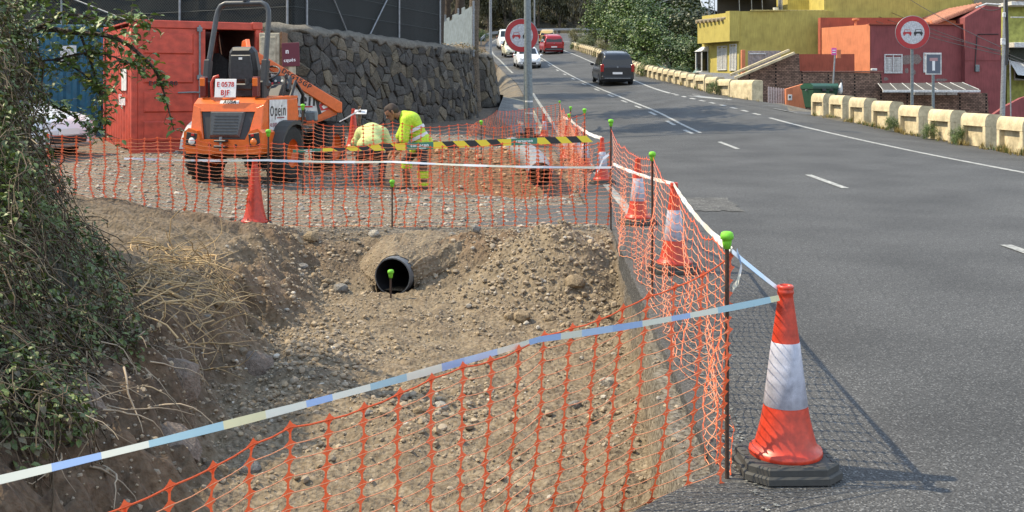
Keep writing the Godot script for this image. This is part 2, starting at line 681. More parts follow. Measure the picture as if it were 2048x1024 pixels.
# height and colour of the earth
func land(x: float, d: float) -> Array:
	var r := along(ROAD, clampf(d, -6.0, 200.0))
	var y := 0.0
	var c := GRAVEL
	var a := n1.get_noise_2d(x, d)
	var b := n2.get_noise_2d(x, d)
	var e := n3.get_noise_2d(x, d) if d < 26.0 else 0.0
	if d > 165.0:
		y = r[4] - 0.3 + maxf(0.0, d - 176.0 - maxf(0.0, x * 0.45)) * 0.34 + a * 0.4
		y += maxf(0.0, -x - 4.0) * 0.1
		return [minf(y, 75.0), Color(0.10, 0.085, 0.05)]
	if x > r[1] - 0.3:
		var w: float = wall_x(d) if d < 107.0 else r[5] + 2.0
		if x < w + 0.4:
			y = verge_y(r, x, d) - 0.05
		elif d < 40.3:
			# the ground drops behind the near wall
			y = r[6] - 0.1 - minf((x - w - 0.4) * 0.9, 2.2)
		else:
			if d < 53.0:
				return [street_y(r, x, d) - 0.06, GRAVEL]
			var lo := -1.6 if d < 58.0 else -1.6 + (d - 58.0) * 0.045
			y = lerpf(r[6] - 0.25, lo, smoothstep(0.0, 13.0 if d < 54.0 else 9.0, x - w))
			if d > 66.0:
				y = maxf(y, lo)
			y += maxf(0.0, x - 30.0) * 0.05
		c = Color(0.13, 0.11, 0.065) if x > w + 0.4 else GRAVEL
		return [y + a * 0.05 * float(x > w + 0.4), c]
	# left of the road
	var top := platform(d)
	if d < 12.4 and d > 2.5:
		var left := pit_left(d) + b * 0.12
		var rim := pit_rim(d)
		var bottom := -0.56 + 0.1 * smoothstep(9.5, 11.0, d) + a * 0.06 + b * 0.035 + e * 0.022
		# spoil heap in the far corner by the road
		var hx := (x - 0.46 - a * 0.12) / 0.78
		var hd := (d - 10.95 - b * 0.1) / 0.82
		var heap := exp(-(hx * hx + hd * hd) * 1.15) * 0.66
		var hx2 := (x + 0.1) / 0.9
		var hd2 := (d - 11.5) / 0.55
		heap = maxf(heap, exp(-(hx2 * hx2 + hd2 * hd2)) * 0.42)
		var ridge := exp(-pow((x + 1.5) / 0.35, 2.0) - pow((d - 8.4) / 1.0, 2.0)) * 0.1 + exp(-pow((x + 0.9) / 0.4, 2.0) - pow((d - 7.0) / 0.5, 2.0)) * 0.07
		var cover := 0.0
		var floor_y := bottom + cover + maxf(heap * (1.0 + b * 0.16) + e * 0.02 * float(heap > 0.1), ridge)
		var back := 12.15 + b * 0.08 + a * 0.1
		var k_far := clampf((d - back + 1.35 + a * 0.3) / 1.35, 0.0, 1.0)
		k_far = lerpf(k_far, smoothstep(0.0, 1.0, k_far), 0.5)
		# a collapsed ramp at the left back corner
		var k_left := smoothstep(left + 0.5 + a * 0.16, left - 0.12, x) if d < 9.5 else smoothstep(left + 0.75 + a * 0.2, left - 0.2, x)
		var k_near := smoothstep(3.75, 3.3, d)
		var k_right := smoothstep(rim - 0.07 + e * 0.02, rim - 0.01, x)
		var bank := 0.06 + maxf(0.0, left - x) * 0.2 + a * 0.07 + b * 0.06 + e * 0.028
		bank = lerpf(bank, top + e * 0.015 + b * 0.02, smoothstep(11.3, 12.3, d))
		y = lerpf(floor_y, bank, maxf(k_left, maxf(k_far, k_near)))
		# room for the drain pipe, which the soil round its mouth covers
		if absf(x + 1.2 - (d - 10.8) * 0.247) < 0.24 and d > 10.78 and d < 12.0:
			y = minf(y, -0.53)
		y = lerpf(y, -0.02, k_right)
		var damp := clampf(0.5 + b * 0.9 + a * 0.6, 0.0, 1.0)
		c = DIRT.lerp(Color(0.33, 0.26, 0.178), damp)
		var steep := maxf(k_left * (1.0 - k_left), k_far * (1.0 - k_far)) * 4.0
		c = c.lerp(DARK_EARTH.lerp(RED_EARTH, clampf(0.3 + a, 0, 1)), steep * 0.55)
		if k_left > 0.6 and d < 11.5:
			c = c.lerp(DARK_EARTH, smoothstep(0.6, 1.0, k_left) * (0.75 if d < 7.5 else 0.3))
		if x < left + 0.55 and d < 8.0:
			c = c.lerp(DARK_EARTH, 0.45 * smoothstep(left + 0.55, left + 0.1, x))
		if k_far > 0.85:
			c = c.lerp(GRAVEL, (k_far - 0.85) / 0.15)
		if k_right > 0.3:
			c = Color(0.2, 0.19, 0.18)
		return [y, c]
	# the yard beyond the pit
	y = lerpf(top, r[2] - 0.04, smoothstep(-1.6, r[1] - 0.5, x))
	y += (b * 0.02 + e * 0.012) * smoothstep(80.0, 26.0, d)
	c = GRAVEL.lerp(DIRT, clampf(0.25 + a * 0.8 + b * 0.4, 0.0, 0.8))
	# the shallow trench in which the men work, and the soil thrown beside it
	if d > 14.0 and d < 27.0 and x < 1.3:
		var u := (x + 0.9) / 1.5
		var w2 := (d - 17.3) / 1.3
		var dig := exp(-(u * u * u * u + w2 * w2))
		y -= dig * 0.3
		var q1 := (x - 0.2) / 1.0
		var q2 := (d - 19.4) / 1.5
		var soil := exp(-(q1 * q1 + q2 * q2)) * 0.36
		q1 = (x + 1.6) / 0.8
		q2 = (d - 19.3) / 0.7
		soil += exp(-(q1 * q1 + q2 * q2)) * 0.3
		y += soil * (1.0 + b * 0.3) + e * 0.03 * float(soil > 0.05)
		c = c.lerp(RED_EARTH, clampf(dig + soil * 3.5, 0.0, 1.0))
	if d > 27.0 and d < 47.0 and x < 1.2:
		c = c.lerp(Color(0.17, 0.12, 0.085), 0.6)
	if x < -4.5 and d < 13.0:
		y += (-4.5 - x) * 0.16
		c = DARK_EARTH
	if x < -1.2 and d > 33.0:
		# the terrace above the stone wall
		var wl: float = lerpf(-1.3, -0.9, clampf((d - 34.0) / 14.0, 0, 1)) if d < 48.0 else r[1] - 2.2
		var lift := 2.1 if d < 50.0 else lerpf(2.1, 0.9, clampf((d - 50.0) / 30.0, 0, 1))
		y += lift * smoothstep(wl - 0.25, wl - 0.6, x)
		c = Color(0.17, 0.125, 0.075)
	if d > 23.0 and d <= 33.0:
		var edge := lerpf(-5.3, -1.6, (d - 24.0) / 10.0)
		if d < 24.6:
			edge = -6.4
		if x < edge - 0.3 and (x > -5.0 or d > 26.0 + (-5.0 - x) * 0.4):
			y = maxf(y, 2.75)
	return [y, c]


func lattice(stops: Array) -> PackedFloat32Array:
	var out := PackedFloat32Array()
	for i in stops.size() - 1:
		var a: float = stops[i][0]
		var b: float = stops[i + 1][0]
		var m := int(ceil((b - a) / stops[i][1]))
		for k in m:
			out.append(a + (b - a) * k / m)
	out.append(stops[stops.size() - 1][0])
	return out


func ground() -> void:
	var xs := lattice([[-500.0, 60.0], [-60.0, 8.0], [-16.0, 0.5], [-5.6, 0.12], [-3.2, 0.035], [1.3, 0.2], [2.0, 1.0], [12.0, 0.4], [22.0, 2.0], [40.0, 8.0], [120.0, 60.0], [500.0, 1.0]])
	var ds := lattice([[-60.0, 15.0], [-5.0, 1.0], [2.5, 0.06], [4.6, 0.035], [12.5, 0.07], [21.0, 0.25], [34.0, 0.5], [64.0, 2.0], [200.0, 8.0], [330.0, 60.0], [1200.0, 1.0]])
	var w := xs.size()
	var g := Geo.new()
	for j in ds.size():
		for i in w:
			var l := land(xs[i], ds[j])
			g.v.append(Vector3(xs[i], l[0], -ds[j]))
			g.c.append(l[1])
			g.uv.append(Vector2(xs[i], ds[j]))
	for j in ds.size():
		for i in w:
			var l := g.v[j * w + maxi(i - 1, 0)]
			var r := g.v[j * w + mini(i + 1, w - 1)]
			var n := g.v[maxi(j - 1, 0) * w + i]
			var f := g.v[mini(j + 1, ds.size() - 1) * w + i]
			g.n.append((r - l).cross(f - n).normalized())
	for j in ds.size() - 1:
		for i in w - 1:
			var a := j * w + i
			g.face(a, a + 1, a + w + 1)
			g.face(a, a + w + 1, a + w)
	struct("ground", g, M.dirt)


# left rim of the asphalt at distance d
func asphalt_left(d: float) -> float:
	if d < 3.7:
		return -1.6
	if d < 12.25:
		return pit_rim(d) + 0.015 * n3.get_noise_2d(3.0, d * 0.6) - 0.02
	if d < 14.6:
		return lerpf(-1.0, 0.15, (d - 12.25) / 2.35) + 0.2 * n2.get_noise_2d(8.0, d)
	var r := along(ROAD, d)
	return r[1] - 0.5


func ribbon(g: Geo, side_a: Callable, side_b: Callable, d0: float, d1: float, step: float, lift: float) -> void:
	var m := maxi(1, int(ceil((d1 - d0) / step)))
	for k in m + 1:
		var d := lerpf(d0, d1, float(k) / m)
		var r := along(ROAD, d)
		for s in [side_a, side_b]:
			var x: float = s.call(d, r)
			g.add(Vector3(x, road_y(r, x) + lift, -d), Vector3.UP, Vector2(x, d))
		if k:
			var i := g.v.size() - 4
			g.face(i, i + 1, i + 3)
			g.face(i, i + 3, i + 2)


func road() -> void:
	var g := Geo.new()
	var ds := lattice([[-60.0, 10.0], [-6.0, 2.0], [2.0, 0.3], [3.7, 0.05], [14.6, 0.4], [60.0, 1.5], [200.0, 1.0]])
	var cols := [0.0, 0.04, 0.25, 0.5, 0.75, 1.0]
	var count := 0
	for d in ds:
		var r := along(ROAD, d)
		var xa := asphalt_left(d)
		var lw: float = r[3] - r[1]
		var rw: float = r[5] - r[3]
		var xs := [xa, xa + 0.03, maxf(r[1] + lw * 0.08, xa + 0.2), r[1] + lw * 0.24, r[1] + lw * 0.42, r[1] + lw * 0.63, r[1] + lw * 0.82, r[3], r[3] + rw * 0.22, r[3] + rw * 0.4, r[3] + rw * 0.62, r[3] + rw * 0.88, r[5], r[5] + 0.35, (wall_x(d) if d < 107.0 else r[5] + 1.5) + 0.1]
		# a rough cut edge, then the surface
		g.col = Color(0.8, 0.78, 0.75)
		g.add(Vector3(xa - 0.03, road_y(r, xa) - 0.16, -d), Vector3.LEFT)
		g.add(Vector3(xa - 0.006, road_y(r, xa) - 0.012, -d), Vector3.LEFT)
		for i in xs.size():
			var wear := n1.get_noise_2d(xs[i] * 0.5, d * 0.12) * 0.07
			var tone: float = [0.9, 0.92, 0.86, 0.74, 0.82, 0.73, 0.83, 0.8, 0.74, 0.82, 0.75, 0.84, 0.84, 0.80, 0.78][i] + wear
			var dust := clampf(1.0 - (xs[i] - xa) / 0.9, 0.0, 1.0) * clampf((24.0 - d) / 8.0, 0.0, 1.0) + (0.5 if i > 12 else 0.0)
			g.col = Color(tone, tone, tone).lerp(Color(0.98, 0.90, 0.76), dust * 0.6)
			g.add(Vector3(xs[i], verge_y(r, xs[i], d), -d), Vector3(-0.05 if i < 2 else 0.0, 1, 0).normalized())
		var w := xs.size() + 2
		if count:
			var b := g.v.size() - w
			for i in w - 1:
				g.face(b - w + i, b - w + i + 1, b + i + 1)
				g.face(b - w + i, b + i + 1, b + i)
		count += 1
	struct("road", g, M.asphalt)
	# the side street that goes down between the two walls
	g = Geo.new()
	g.col = Color(1.05, 1.03, 1.0)
	var last := []
	for k in 13:
		var t := k / 12.0
		var x := lerpf(7.9, 26.0, t)
		var row := []
		for s in 5:
			var d := lerpf(40.2 - 0.8 * t, 44.4 + 7.0 * t, s / 4.0)
			if t < 0.2:
				d = lerpf(40.2 + t * 7.0, 45.0 - t * 4.0, s / 4.0)
			var rr := along(ROAD, d)
			var y := street_y(rr, x, d)
			row.append(g.add(Vector3(x, y + 0.004, -d), Vector3.UP))
		if k:
			for s in 4:
				g.face(last[s], row[s], row[s + 1])
				g.face(last[s], row[s + 1], last[s + 1])
		last = row
	struct("side_street", g, M.asphalt)
	# painted lines
	var marks := Node3D.new()
	marks.name = "road_marking"
	marks.set_meta("kind", "structure")
	add_child(marks)
	g = Geo.new()
	g.col = Color(0.62, 0.62, 0.59)
	# flakes of the old line that the traffic has left
	var fr := RandomNumberGenerator.new()
	fr.seed = 8
	for k in 2600:
		var d := fr.randf_range(2.0, 13.0)
		var r := along(ROAD, d)
		var u := fr.randf_range(-0.055, 0.055)
		if n3.get_noise_2d(d * 0.35, u * 1.5) + fr.randf_range(-0.5, 0.3) < 0.0:
			continue
		var s := fr.randf_range(0.004, 0.012)
		var c := Vector3(r[1] + u, road_y(r, r[1] + u) + 0.005, -d)
		var a := fr.randf() * TAU
		var e := Vector3(cos(a), 0, sin(a)) * s
		var f := Vector3(-sin(a), 0, cos(a)) * s * fr.randf_range(0.5, 1.5)
		g.quad(c - e, c + f, c + e, c - f)
	obj("worn_edge_line", g, M.paint, marks)
	g = Geo.new()
	g.col = Color(0.85, 0.84, 0.8)
	ribbon(g, func(_d, r): return r[1] - 0.06, func(_d, r): return r[1] + 0.07, 13.0, 53.5, 0.5, 0.006)
	ribbon(g, func(_d, r): return r[1] - 0.06, func(_d, r): return r[1] + 0.08, 74.0, 199.0, 1.0, 0.008)
	obj("edge_line", g, M.paint, marks)
	g = Geo.new()
	ribbon(g, func(_d, r): return r[5] - 0.065, func(_d, r): return r[5] + 0.065, 2.0, 36.4, 0.5, 0.006)
	ribbon(g, func(_d, r): return r[5] - 0.065, func(_d, r): return r[5] + 0.065, 48.6, 199.0, 1.0, 0.008)
	obj("edge_line", g, M.paint, marks)
	g = Geo.new()
	ribbon(g, func(_d, r): return r[3] + 0.05, func(_d, r): return r[3] + 0.16, 32.4, 130.0, 0.8, 0.008)
	obj("centre_line", g, M.paint, marks)
	# the broken line beside it, then alone nearer the camera
	for d0 in [1.0, 8.45, 17.1, 26.4, 32.2, 35.4, 39.0, 42.6, 46.4, 50.4, 54.6, 59.0, 64.0, 69.0, 74.0, 80.0, 86.0, 93.0]:
		g = Geo.new()
		var near: bool = d0 < 30.0
		ribbon(g, func(_d, r): return r[3] - (0.06 if near else 0.22), func(_d, r): return r[3] + (0.06 if near else -0.1), d0, d0 + (2.45 if near else 1.5), 0.5, 0.008)
		obj("dash", g, M.paint, marks)
	for k in 9:
		g = Geo.new()
		ribbon(g, func(_d, r): return r[5] - 0.07, func(_d, r): return r[5] + 0.07, 37.4 + k * 1.22, 38.0 + k * 1.22, 0.5, 0.008)
		obj("dash", g, M.paint, marks)
	# the give-way bar and the line that turns into the side street
	for q in [[[1342, 188, 48.2], [1400, 193, 47.8], 0.12], [[1386, 196, 46.4], [1446, 210, 44.4], 0.3], [[1452, 206, 44.9], [1600, 236, 42.2], 0.16]]:
		g = Geo.new()
		var a := P(q[0][0], q[0][1], q[0][2])
		var b := P(q[1][0], q[1][1], q[1][2])
		var n: Vector3 = (b - a).cross(Vector3.UP).normalized() * q[2]
		var pts := [a - n, b - n, b + n, a + n]
		for i in 4:
			var p: Vector3 = pts[i]
			var rr := along(ROAD, -p.z)
			p.y = verge_y(rr, p.x, -p.z)
			if p.x > wall_x(-p.z):
				p.y = street_y(rr, p.x, -p.z)
			p.y += 0.02
			pts[i] = p
		g.quad(pts[0], pts[1], pts[2], pts[3])
		obj("turning_line", g, M.paint, marks)
	# pale repair in the near lane
	g = Geo.new()
	for i in 9:
		for j in 13:
			var u := i / 8.0 * 2.0 - 1.0
			var v := j / 12.0 * 2.0 - 1.0
			var edge := maxf(absf(u), absf(v))
			var an := atan2(v, u)
			var k := 1.0 + edge * 0.3 * n2.get_noise_2d(cos(an) * 0.7, sin(an) * 0.7)
			var x := 2.72 + (u * 0.33 + v * 0.06) * k
			var d := 14.7 + v * 0.85 * k
			g.add(Vector3(x, verge_y(along(ROAD, d), x, d) + 0.007, -d), Vector3.UP)
	for i in 8:
		for j in 12:
			var c := i * 13 + j
			g.face(c, c + 13, c + 14)
			g.face(c, c + 14, c + 1)
	struct("road_patch", g, M.patch)
	# pavement and kerb at the corner beyond the stone wall
	g = Geo.new()
	var kerb := Geo.new()
	last = []
	var kl := []
	for k in 17:
		var d := lerpf(33.5, 53.0, k / 16.0)
		var r := along(ROAD, d)
		var x1: float = r[1] - 0.45 - 2.1 * smoothstep(46.0, 53.0, d)
		var x0 := minf(lerpf(-0.7, -0.3, k / 16.0), x1 - 0.1)
		var y: float = r[2] + 0.12
		var row := [g.add(Vector3(x0, y + 0.1, -d), Vector3.UP), g.add(Vector3(x1 - 0.18, y, -d), Vector3.UP)]
		var kr := []
		for q in [Vector3(x1 - 0.18, y + 0.006, -d), Vector3(x1 - 0.03, y + 0.006, -d), Vector3(x1, y - 0.03, -d), Vector3(x1 + 0.01, y - 0.3, -d)]:
			kr.append(kerb.add(q, Vector3(0.1, 1, 0).normalized()))
		if k:
			g.face(last[0], last[1], row[1])
			g.face(last[0], row[1], row[0])
			for i in 3:
				kerb.face(kl[i], kl[i + 1], kr[i + 1])
				kerb.face(kl[i], kr[i + 1], kr[i])
		last = row
		kl = kr
	struct("pavement", g, M.concrete)
	struct("kerb", kerb, M.parapet)

# ---------------------------------------------------------------- the dug pit and what lies in it
func rock_mesh(seed_: int, rough := 0.34, fine := true) -> ArrayMesh:
	var r := RandomNumberGenerator.new()
	r.seed = seed_
	var t := (1.0 + sqrt(5.0)) / 2.0
	var vs := [Vector3(-1, t, 0), Vector3(1, t, 0), Vector3(-1, -t, 0), Vector3(1, -t, 0), Vector3(0, -1, t), Vector3(0, 1, t), Vector3(0, -1, -t), Vector3(0, 1, -t), Vector3(t, 0, -1), Vector3(t, 0, 1), Vector3(-t, 0, -1), Vector3(-t, 0, 1)]
	var fs := [[0, 11, 5], [0, 5, 1], [0, 1, 7], [0, 7, 10], [0, 10, 11], [1, 5, 9], [5, 11, 4], [11, 10, 2], [10, 7, 6], [7, 1, 8], [3, 9, 4], [3, 4, 2], [3, 2, 6], [3, 6, 8], [3, 8, 9], [4, 9, 5], [2, 4, 11], [6, 2, 10], [8, 6, 7], [9, 8, 1]]
	for i in vs.size():
		vs[i] = vs[i].normalized()
	if fine:
		var mids := {}
		var out := []
		for f in fs:
			var m := []
			for k in 3:
				var a: int = f[k]
				var b: int = f[(k + 1) % 3]
				var key := Vector2i(mini(a, b), maxi(a, b))
				if not mids.has(key):
					mids[key] = vs.size()
					vs.append(((vs[a] + vs[b]) / 2.0).normalized())
				m.append(mids[key])
			out.append([f[0], m[0], m[2]])
			out.append([f[1], m[1], m[0]])
			out.append([f[2], m[2], m[1]])
			out.append(m)
		fs = out
	# planes shave the ball into a broken stone
	for k in 9:
		var n := Vector3(r.randf_range(-1, 1), r.randf_range(-1, 1), r.randf_range(-1, 1)).normalized()
		var cut := r.randf_range(1.0 - rough, 0.95)
		for i in vs.size():
			var over: float = vs[i].dot(n) - cut
			if over > 0:
				vs[i] -= n * over
	for i in vs.size():
		vs[i] *= r.randf_range(0.94, 1.04)
	var g := Geo.new()
	for f in fs:
		g.tri(vs[f[0]], vs[f[1]], vs[f[2]])
	return g.mesh()


func ground_y(x: float, z: float) -> float:
	return land(x, -z)[0]


func pit_things() -> void:
	var rocks := []
	for k in 5:
		rocks.append(rock_mesh(50 + k))
	# stones large enough to pick out: px, distance, size, tint, label
	var tan_ := Color(0.36, 0.27, 0.165)
	var grey := Color(0.27, 0.25, 0.22)
	var pale := Color(0.5, 0.45, 0.37)
	var list := [
		[588, 11.55, 0.105, tan_, "blocky tan stone on the far bank to the left of the drain pipe"],
		[622, 11.75, 0.085, tan_, "flat tan stone behind the blocky tan stone on the far bank"],
		[747, 11.95, 0.06, pale, "whitish stone at the lip of the bank above the drain pipe"],
		[814, 11.6, 0.07, grey, "grey stone on the bank just above the rim of the drain pipe"],
		[681, 10.9, 0.075, grey, "rounded grey stone on the pit floor beside the drain pipe"],
		[604, 11.1, 0.06, grey, "dark grey stone lying at the foot of the blocky tan stone"],
		[652, 11.0, 0.045, tan_, "small tan stone on the pit floor next to the rounded grey stone"],
		[433, 8.6, 0.062, tan_, "tan stone at the foot of the left bank below the dry roots"],
		[412, 8.2, 0.05, grey, "flat grey stone at the foot of the left bank in front of the tan one"],
		[1022, 9.75, 0.062, tan_, "tan stone at the front foot of the spoil heap, left end of a row"],
		[1044, 9.7, 0.075, tan_, "largest stone at the front foot of the spoil heap"],
		[1100, 9.7, 0.055, tan_, "square tan stone at the front foot of the spoil heap, right end of a row"],
		[1160, 11.1, 0.07, tan_, "tan stone resting on the crest of the spoil heap"],
		[1178, 11.0, 0.055, pale, "pale stone near the crest of the spoil heap"],
		[1150, 10.2, 0.09, tan_, "broad earthy clod half way down the spoil heap"],
		[950, 11.5, 0.06, grey, "dark stone on the far bank between the drain pipe and the spoil heap"],
		[905, 11.75, 0.05, grey, "small dark stone near the lip of the far bank"],
		[880, 7.2, 0.05, pale, "pale stone on the pit floor amid a patch of rubble"],
		[840, 7.0, 0.045, tan_, "tan stone on the pit floor left of the pale stone in the rubble"],
		[735, 6.9, 0.04, grey, "grey stone alone on the pit floor above the tape"],
		[1215, 7.9, 0.06, pale, "whitish stone on the pit floor under the near net by the kerb"],
		[1150, 7.3, 0.045, grey, "grey stone on the pit floor under the near net"],
		[500, 6.1, 0.06, grey, "grey stone on the pit floor close to the shaded bank"],
		[440, 5.9, 0.05, tan_, "brown stone on the pit floor in the shade of the bank"],
	]
	for k in list.size():
		var q: Array = list[k]
		var d: float = q[1]
		var x: float = (q[0] - 1024.0) / F * d
		var s: float = q[2]
		var o := inst("stone", rocks[k % 5], tinted_rock(q[3]))
		o.transform = Transform3D(Basis.from_euler(Vector3(k * 0.7, k * 1.9, k * 0.4)).scaled(Vector3(s * 1.15, s * 0.85, s)), Vector3(x, ground_y(x, -d) + s * 0.35, -d))
		tag(o, q[4], "stone", "loose stones in the pit")
	# rubble nobody would count
	var r := RandomNumberGenerator.new()
	r.seed = 77
	for pass_ in 3:
		var where := []
		var cols := []
		var tries := 12000 if pass_ < 2 else 1800
		for k in tries:
			var d := 4.4 + 8.0 * pow(r.randf(), 0.75)
			var x := r.randf_range(-2.7, 1.15)
			var dens := 0.25 + 0.9 * n2.get_noise_2d(x * 0.6 + 40.0, d * 0.6)
			var near_heap := exp(-pow((x - 0.5) / 0.95, 2) - pow((d - 10.7) / 1.0, 2))
			var foot := exp(-pow((x + 2.0) / 0.35, 2)) * 0.8
			var patch := exp(-pow((x + 0.55) / 0.4, 2) - pow((d - 7.2) / 0.6, 2)) * 1.0
			var patch2 := exp(-pow((x + 1.45) / 0.35, 2) - pow((d - 8.3) / 1.2, 2)) * 1.1
			if r.randf() > dens + near_heap * 1.1 + foot + patch + patch2:
				continue
			if x > pit_rim(d) - 0.05:
				continue
			var s := r.randf_range(0.004, 0.011) * (1.0 + pow(r.randf(), 5.0) * 2.2) * (1.35 if near_heap > 0.3 else 1.0)
			if pass_ == 2:
				s = r.randf_range(0.016, 0.034)
				if near_heap + patch + patch2 + foot * 0.6 < r.randf() * 1.2:
					continue
			where.append(Transform3D(Basis.from_euler(Vector3(r.randf() * 6, r.randf() * 6, r.randf() * 6)).scaled(Vector3(s, s * r.randf_range(0.6, 1.0), s)), Vector3(x, ground_y(x, -d) + s * 0.35, -d)))
			var t := r.randf_range(0.55, 1.0)
			var c := tan_.lerp(grey, r.randf() * 0.5)
			if r.randf() < 0.03:
				c = pale
			cols.append(Color(c.r * t, c.g * t, c.b * t))
		var mm := many("rubble", rock_mesh(61 + pass_, 0.4, pass_ == 2), where, cols, M.twig)
		tag(mm, ["fine gravel strewn over the pit floor", "small broken stones over the pit and the spoil heap", "fist sized rubble about the spoil heap and the bank"][pass_], "rubble")
	# gravel of the yard
	var gw := []
	var gc := []
	for k in 9000:
		var d := 12.2 + 13.0 * pow(r.randf(), 1.3)
		var x := r.randf_range(-7.5, 1.0)
		var s := r.randf_range(0.008, 0.02) * (1.0 + pow(r.randf(), 6.0) * 2.0)
		var soil := exp(-pow((x - 0.1) / 1.3, 2) - pow((d - 19.2) / 1.6, 2))
		if soil > 0.3:
			s *= 1.6
		gw.append(Transform3D(Basis.from_euler(Vector3(r.randf() * 6, r.randf() * 6, 0)).scaled(Vector3(s, s * 0.7, s)), Vector3(x, ground_y(x, -d) + s * 0.25, -d)))
		var t := r.randf_range(0.6, 1.25)
		gc.append(Color(0.3 * t, 0.27 * t, 0.225 * t) if soil < 0.3 else Color(0.36 * t, 0.22 * t, 0.12 * t))
	tag(many("gravel", rock_mesh(66, 0.4, false), gw, gc, M.twig), "loose gravel of the yard beyond the pit", "gravel")
	# drain pipe that opens in the far bank
	var pipe := thing("drain_pipe", "grey plastic drain pipe opening black in the far bank of the pit", "pipe", Vector3(-1.2, -0.30, -10.8))
	var axis := Vector3(0.24, 0.02, -0.97).normalized()
	var fr := Transform3D(Basis(axis.cross(Vector3.UP).normalized(), axis, Vector3.ZERO), Vector3.ZERO)
	fr.basis.z = fr.basis.x.cross(fr.basis.y)
	var prof := []
	for k in 17:
		prof.append(Vector2(0.198 if k % 2 else 0.19, k * 0.09))
	var g := Geo.new().lathe(prof, 28, fr)
	g.lathe([Vector2(0.178, 0.0), Vector2(0.19, 0.0)], 28, fr)
	obj("outer_wall", g, textured(lin(0.13, 0.135, 0.14), 0.5, T.soft, 3.0), pipe)
	g = Geo.new().lathe([Vector2(0.0, 1.44), Vector2(0.178, 1.44), Vector2(0.178, 0.0)], 28, fr)
	obj("inner_wall", g, M.black, pipe)
	# soil heaped over the pipe round its mouth
	var sg := Geo.new()
	var rows_ := []
	for i in 31:
		var phi := lerpf(-0.55, PI + 0.55, i / 30.0)
		var row := []
		for j in 13:
			var tt := j / 12.0
			var jag := 0.05 * n3.get_noise_2d(i * 0.09, 3.0) + 0.03 * n2.get_noise_2d(i * 0.3, 8.0)
			var p0: Vector3 = pipe.position + fr * Vector3(cos(phi) * 0.203, 0.07 + jag + 0.05 * cos(phi), 0) + Vector3.UP * 0.0
			p0 = pipe.position + fr.basis.x * cos(phi) * 0.203 + axis * (0.08 + jag) + fr.basis.x.cross(axis) * sin(phi) * 0.203 * (1.0 if fr.basis.x.cross(axis).y > 0 else -1.0)
			var reach := 0.55 + 0.9 * maxf(0.0, sin(phi))
			var p1 := pipe.position + fr.basis.x * cos(phi) * 0.62 + axis * reach
			p1.y = ground_y(p1.x, p1.z) - 0.03
			if -p1.z < 12.0 and absf(cos(phi)) < 0.5:
				p1 = pipe.position + fr.basis.x * cos(phi) * 0.8 + axis * 1.38
				p1.y = ground_y(p1.x, p1.z) - 0.02
			var q := p0.lerp(p1, tt)
			q.y += 0.07 * sin(tt * PI) * (0.4 + 0.6 * maxf(0.0, sin(phi))) + (n3.get_noise_2d(q.x, -q.z) * 0.03 + n2.get_noise_2d(q.x, -q.z) * 0.03) * sin(tt * PI)
			q += Vector3(0, n3.get_noise_2d(q.x * 0.6, -q.z * 0.6) * 0.05 * sin(tt * PI), 0)
			# the skirt of the heap sinks into the ground
			var skirt := smoothstep(0.0, 7.0, float(mini(i, 30 - i))) 
			q.y = lerpf(minf(q.y, ground_y(q.x, q.z) - 0.05), q.y, skirt)
			row.append(q)
		rows_.append(row)
	for i in 30:
		for j in 12:
			var a: Vector3 = rows_[i][j]
			var n := n2.get_noise_2d(a.x * 1.0, a.z * 1.0)
			sg.col = Color(0.42, 0.342, 0.24).lerp(Color(0.31, 0.24, 0.165), clampf(0.5 + n, 0, 1))
			sg.quad(rows_[i][j], rows_[i + 1][j], rows_[i + 1][j + 1], rows_[i][j + 1])
	var peb := []
	var pcol := []
	for k in 420:
		var i := r.randi() % 30
		var j := r.randi() % 12
		var s := r.randf_range(0.005, 0.016)
		peb.append(Transform3D(Basis.from_euler(Vector3(r.randf() * 6, r.randf() * 6, 0)).scaled(Vector3(s, s * 0.8, s)), rows_[i][j].lerp(rows_[i + 1][j + 1], r.randf())))
		var tn := r.randf_range(0.55, 1.0)
		pcol.append(Color(0.34 * tn, 0.27 * tn, 0.18 * tn))
	tag(many("rubble", rock_mesh(69, 0.4, false), peb, pcol, M.twig), "small stones on the soil heaped over the drain pipe", "rubble")
	var mound := obj("soil_mound", sg, M.dirt)
	mound.set_meta("kind", "structure")
	# soil settled in its mouth
	g = Geo.new()
	g.col = Color(0.28, 0.2, 0.12)
	for k in 6:
		var a0 := fr * Vector3(-0.1, 0.02 + k * 0.05, 0.0) + Vector3.DOWN * (0.142 + k * 0.004)
		var a1 := fr * Vector3(-0.1, 0.07 + k * 0.05, 0.0) + Vector3.DOWN * (0.146 + k * 0.004)
		var b0 := fr * Vector3(0.1, 0.02 + k * 0.05, 0.0) + Vector3.DOWN * (0.142 + k * 0.004)
		var b1 := fr * Vector3(0.1, 0.07 + k * 0.05, 0.0) + Vector3.DOWN * (0.146 + k * 0.004)
		g.quad(a0, b0, b1, a1)
	obj("silt", g, M.dirt, pipe)
	# flexible corrugated pipe on the yard by the trench
	var hose := thing("corrugated_pipe", "grey corrugated pipe lying across the soil heap beside the trench", "pipe", Vector3(0.44, 0.05, -16.5))
	var path := []
	var rad := []
	for k in 61:
		var t := k / 60.0
		path.append(Vector3(-0.30 * t - 0.1 * t * t + 0.05 * sin(t * 5.0), 0.2 + 0.2 * sin(t * 1.7), -0.15 - 3.9 * t))
		rad.append(0.205 if k % 2 else 0.19)
	g = Geo.new().tube(path, rad, 18, false)
	obj("outer_wall", g, M.steel, hose)
	var ins := []
	for k in 20:
		ins.append(path[k])
	ins.reverse()
	g = Geo.new().tube(ins, 0.176, 18, false)
	for k in range(0, g.ix.size(), 3):
		var s := g.ix[k]
		g.ix[k] = g.ix[k + 1]
		g.ix[k + 1] = s
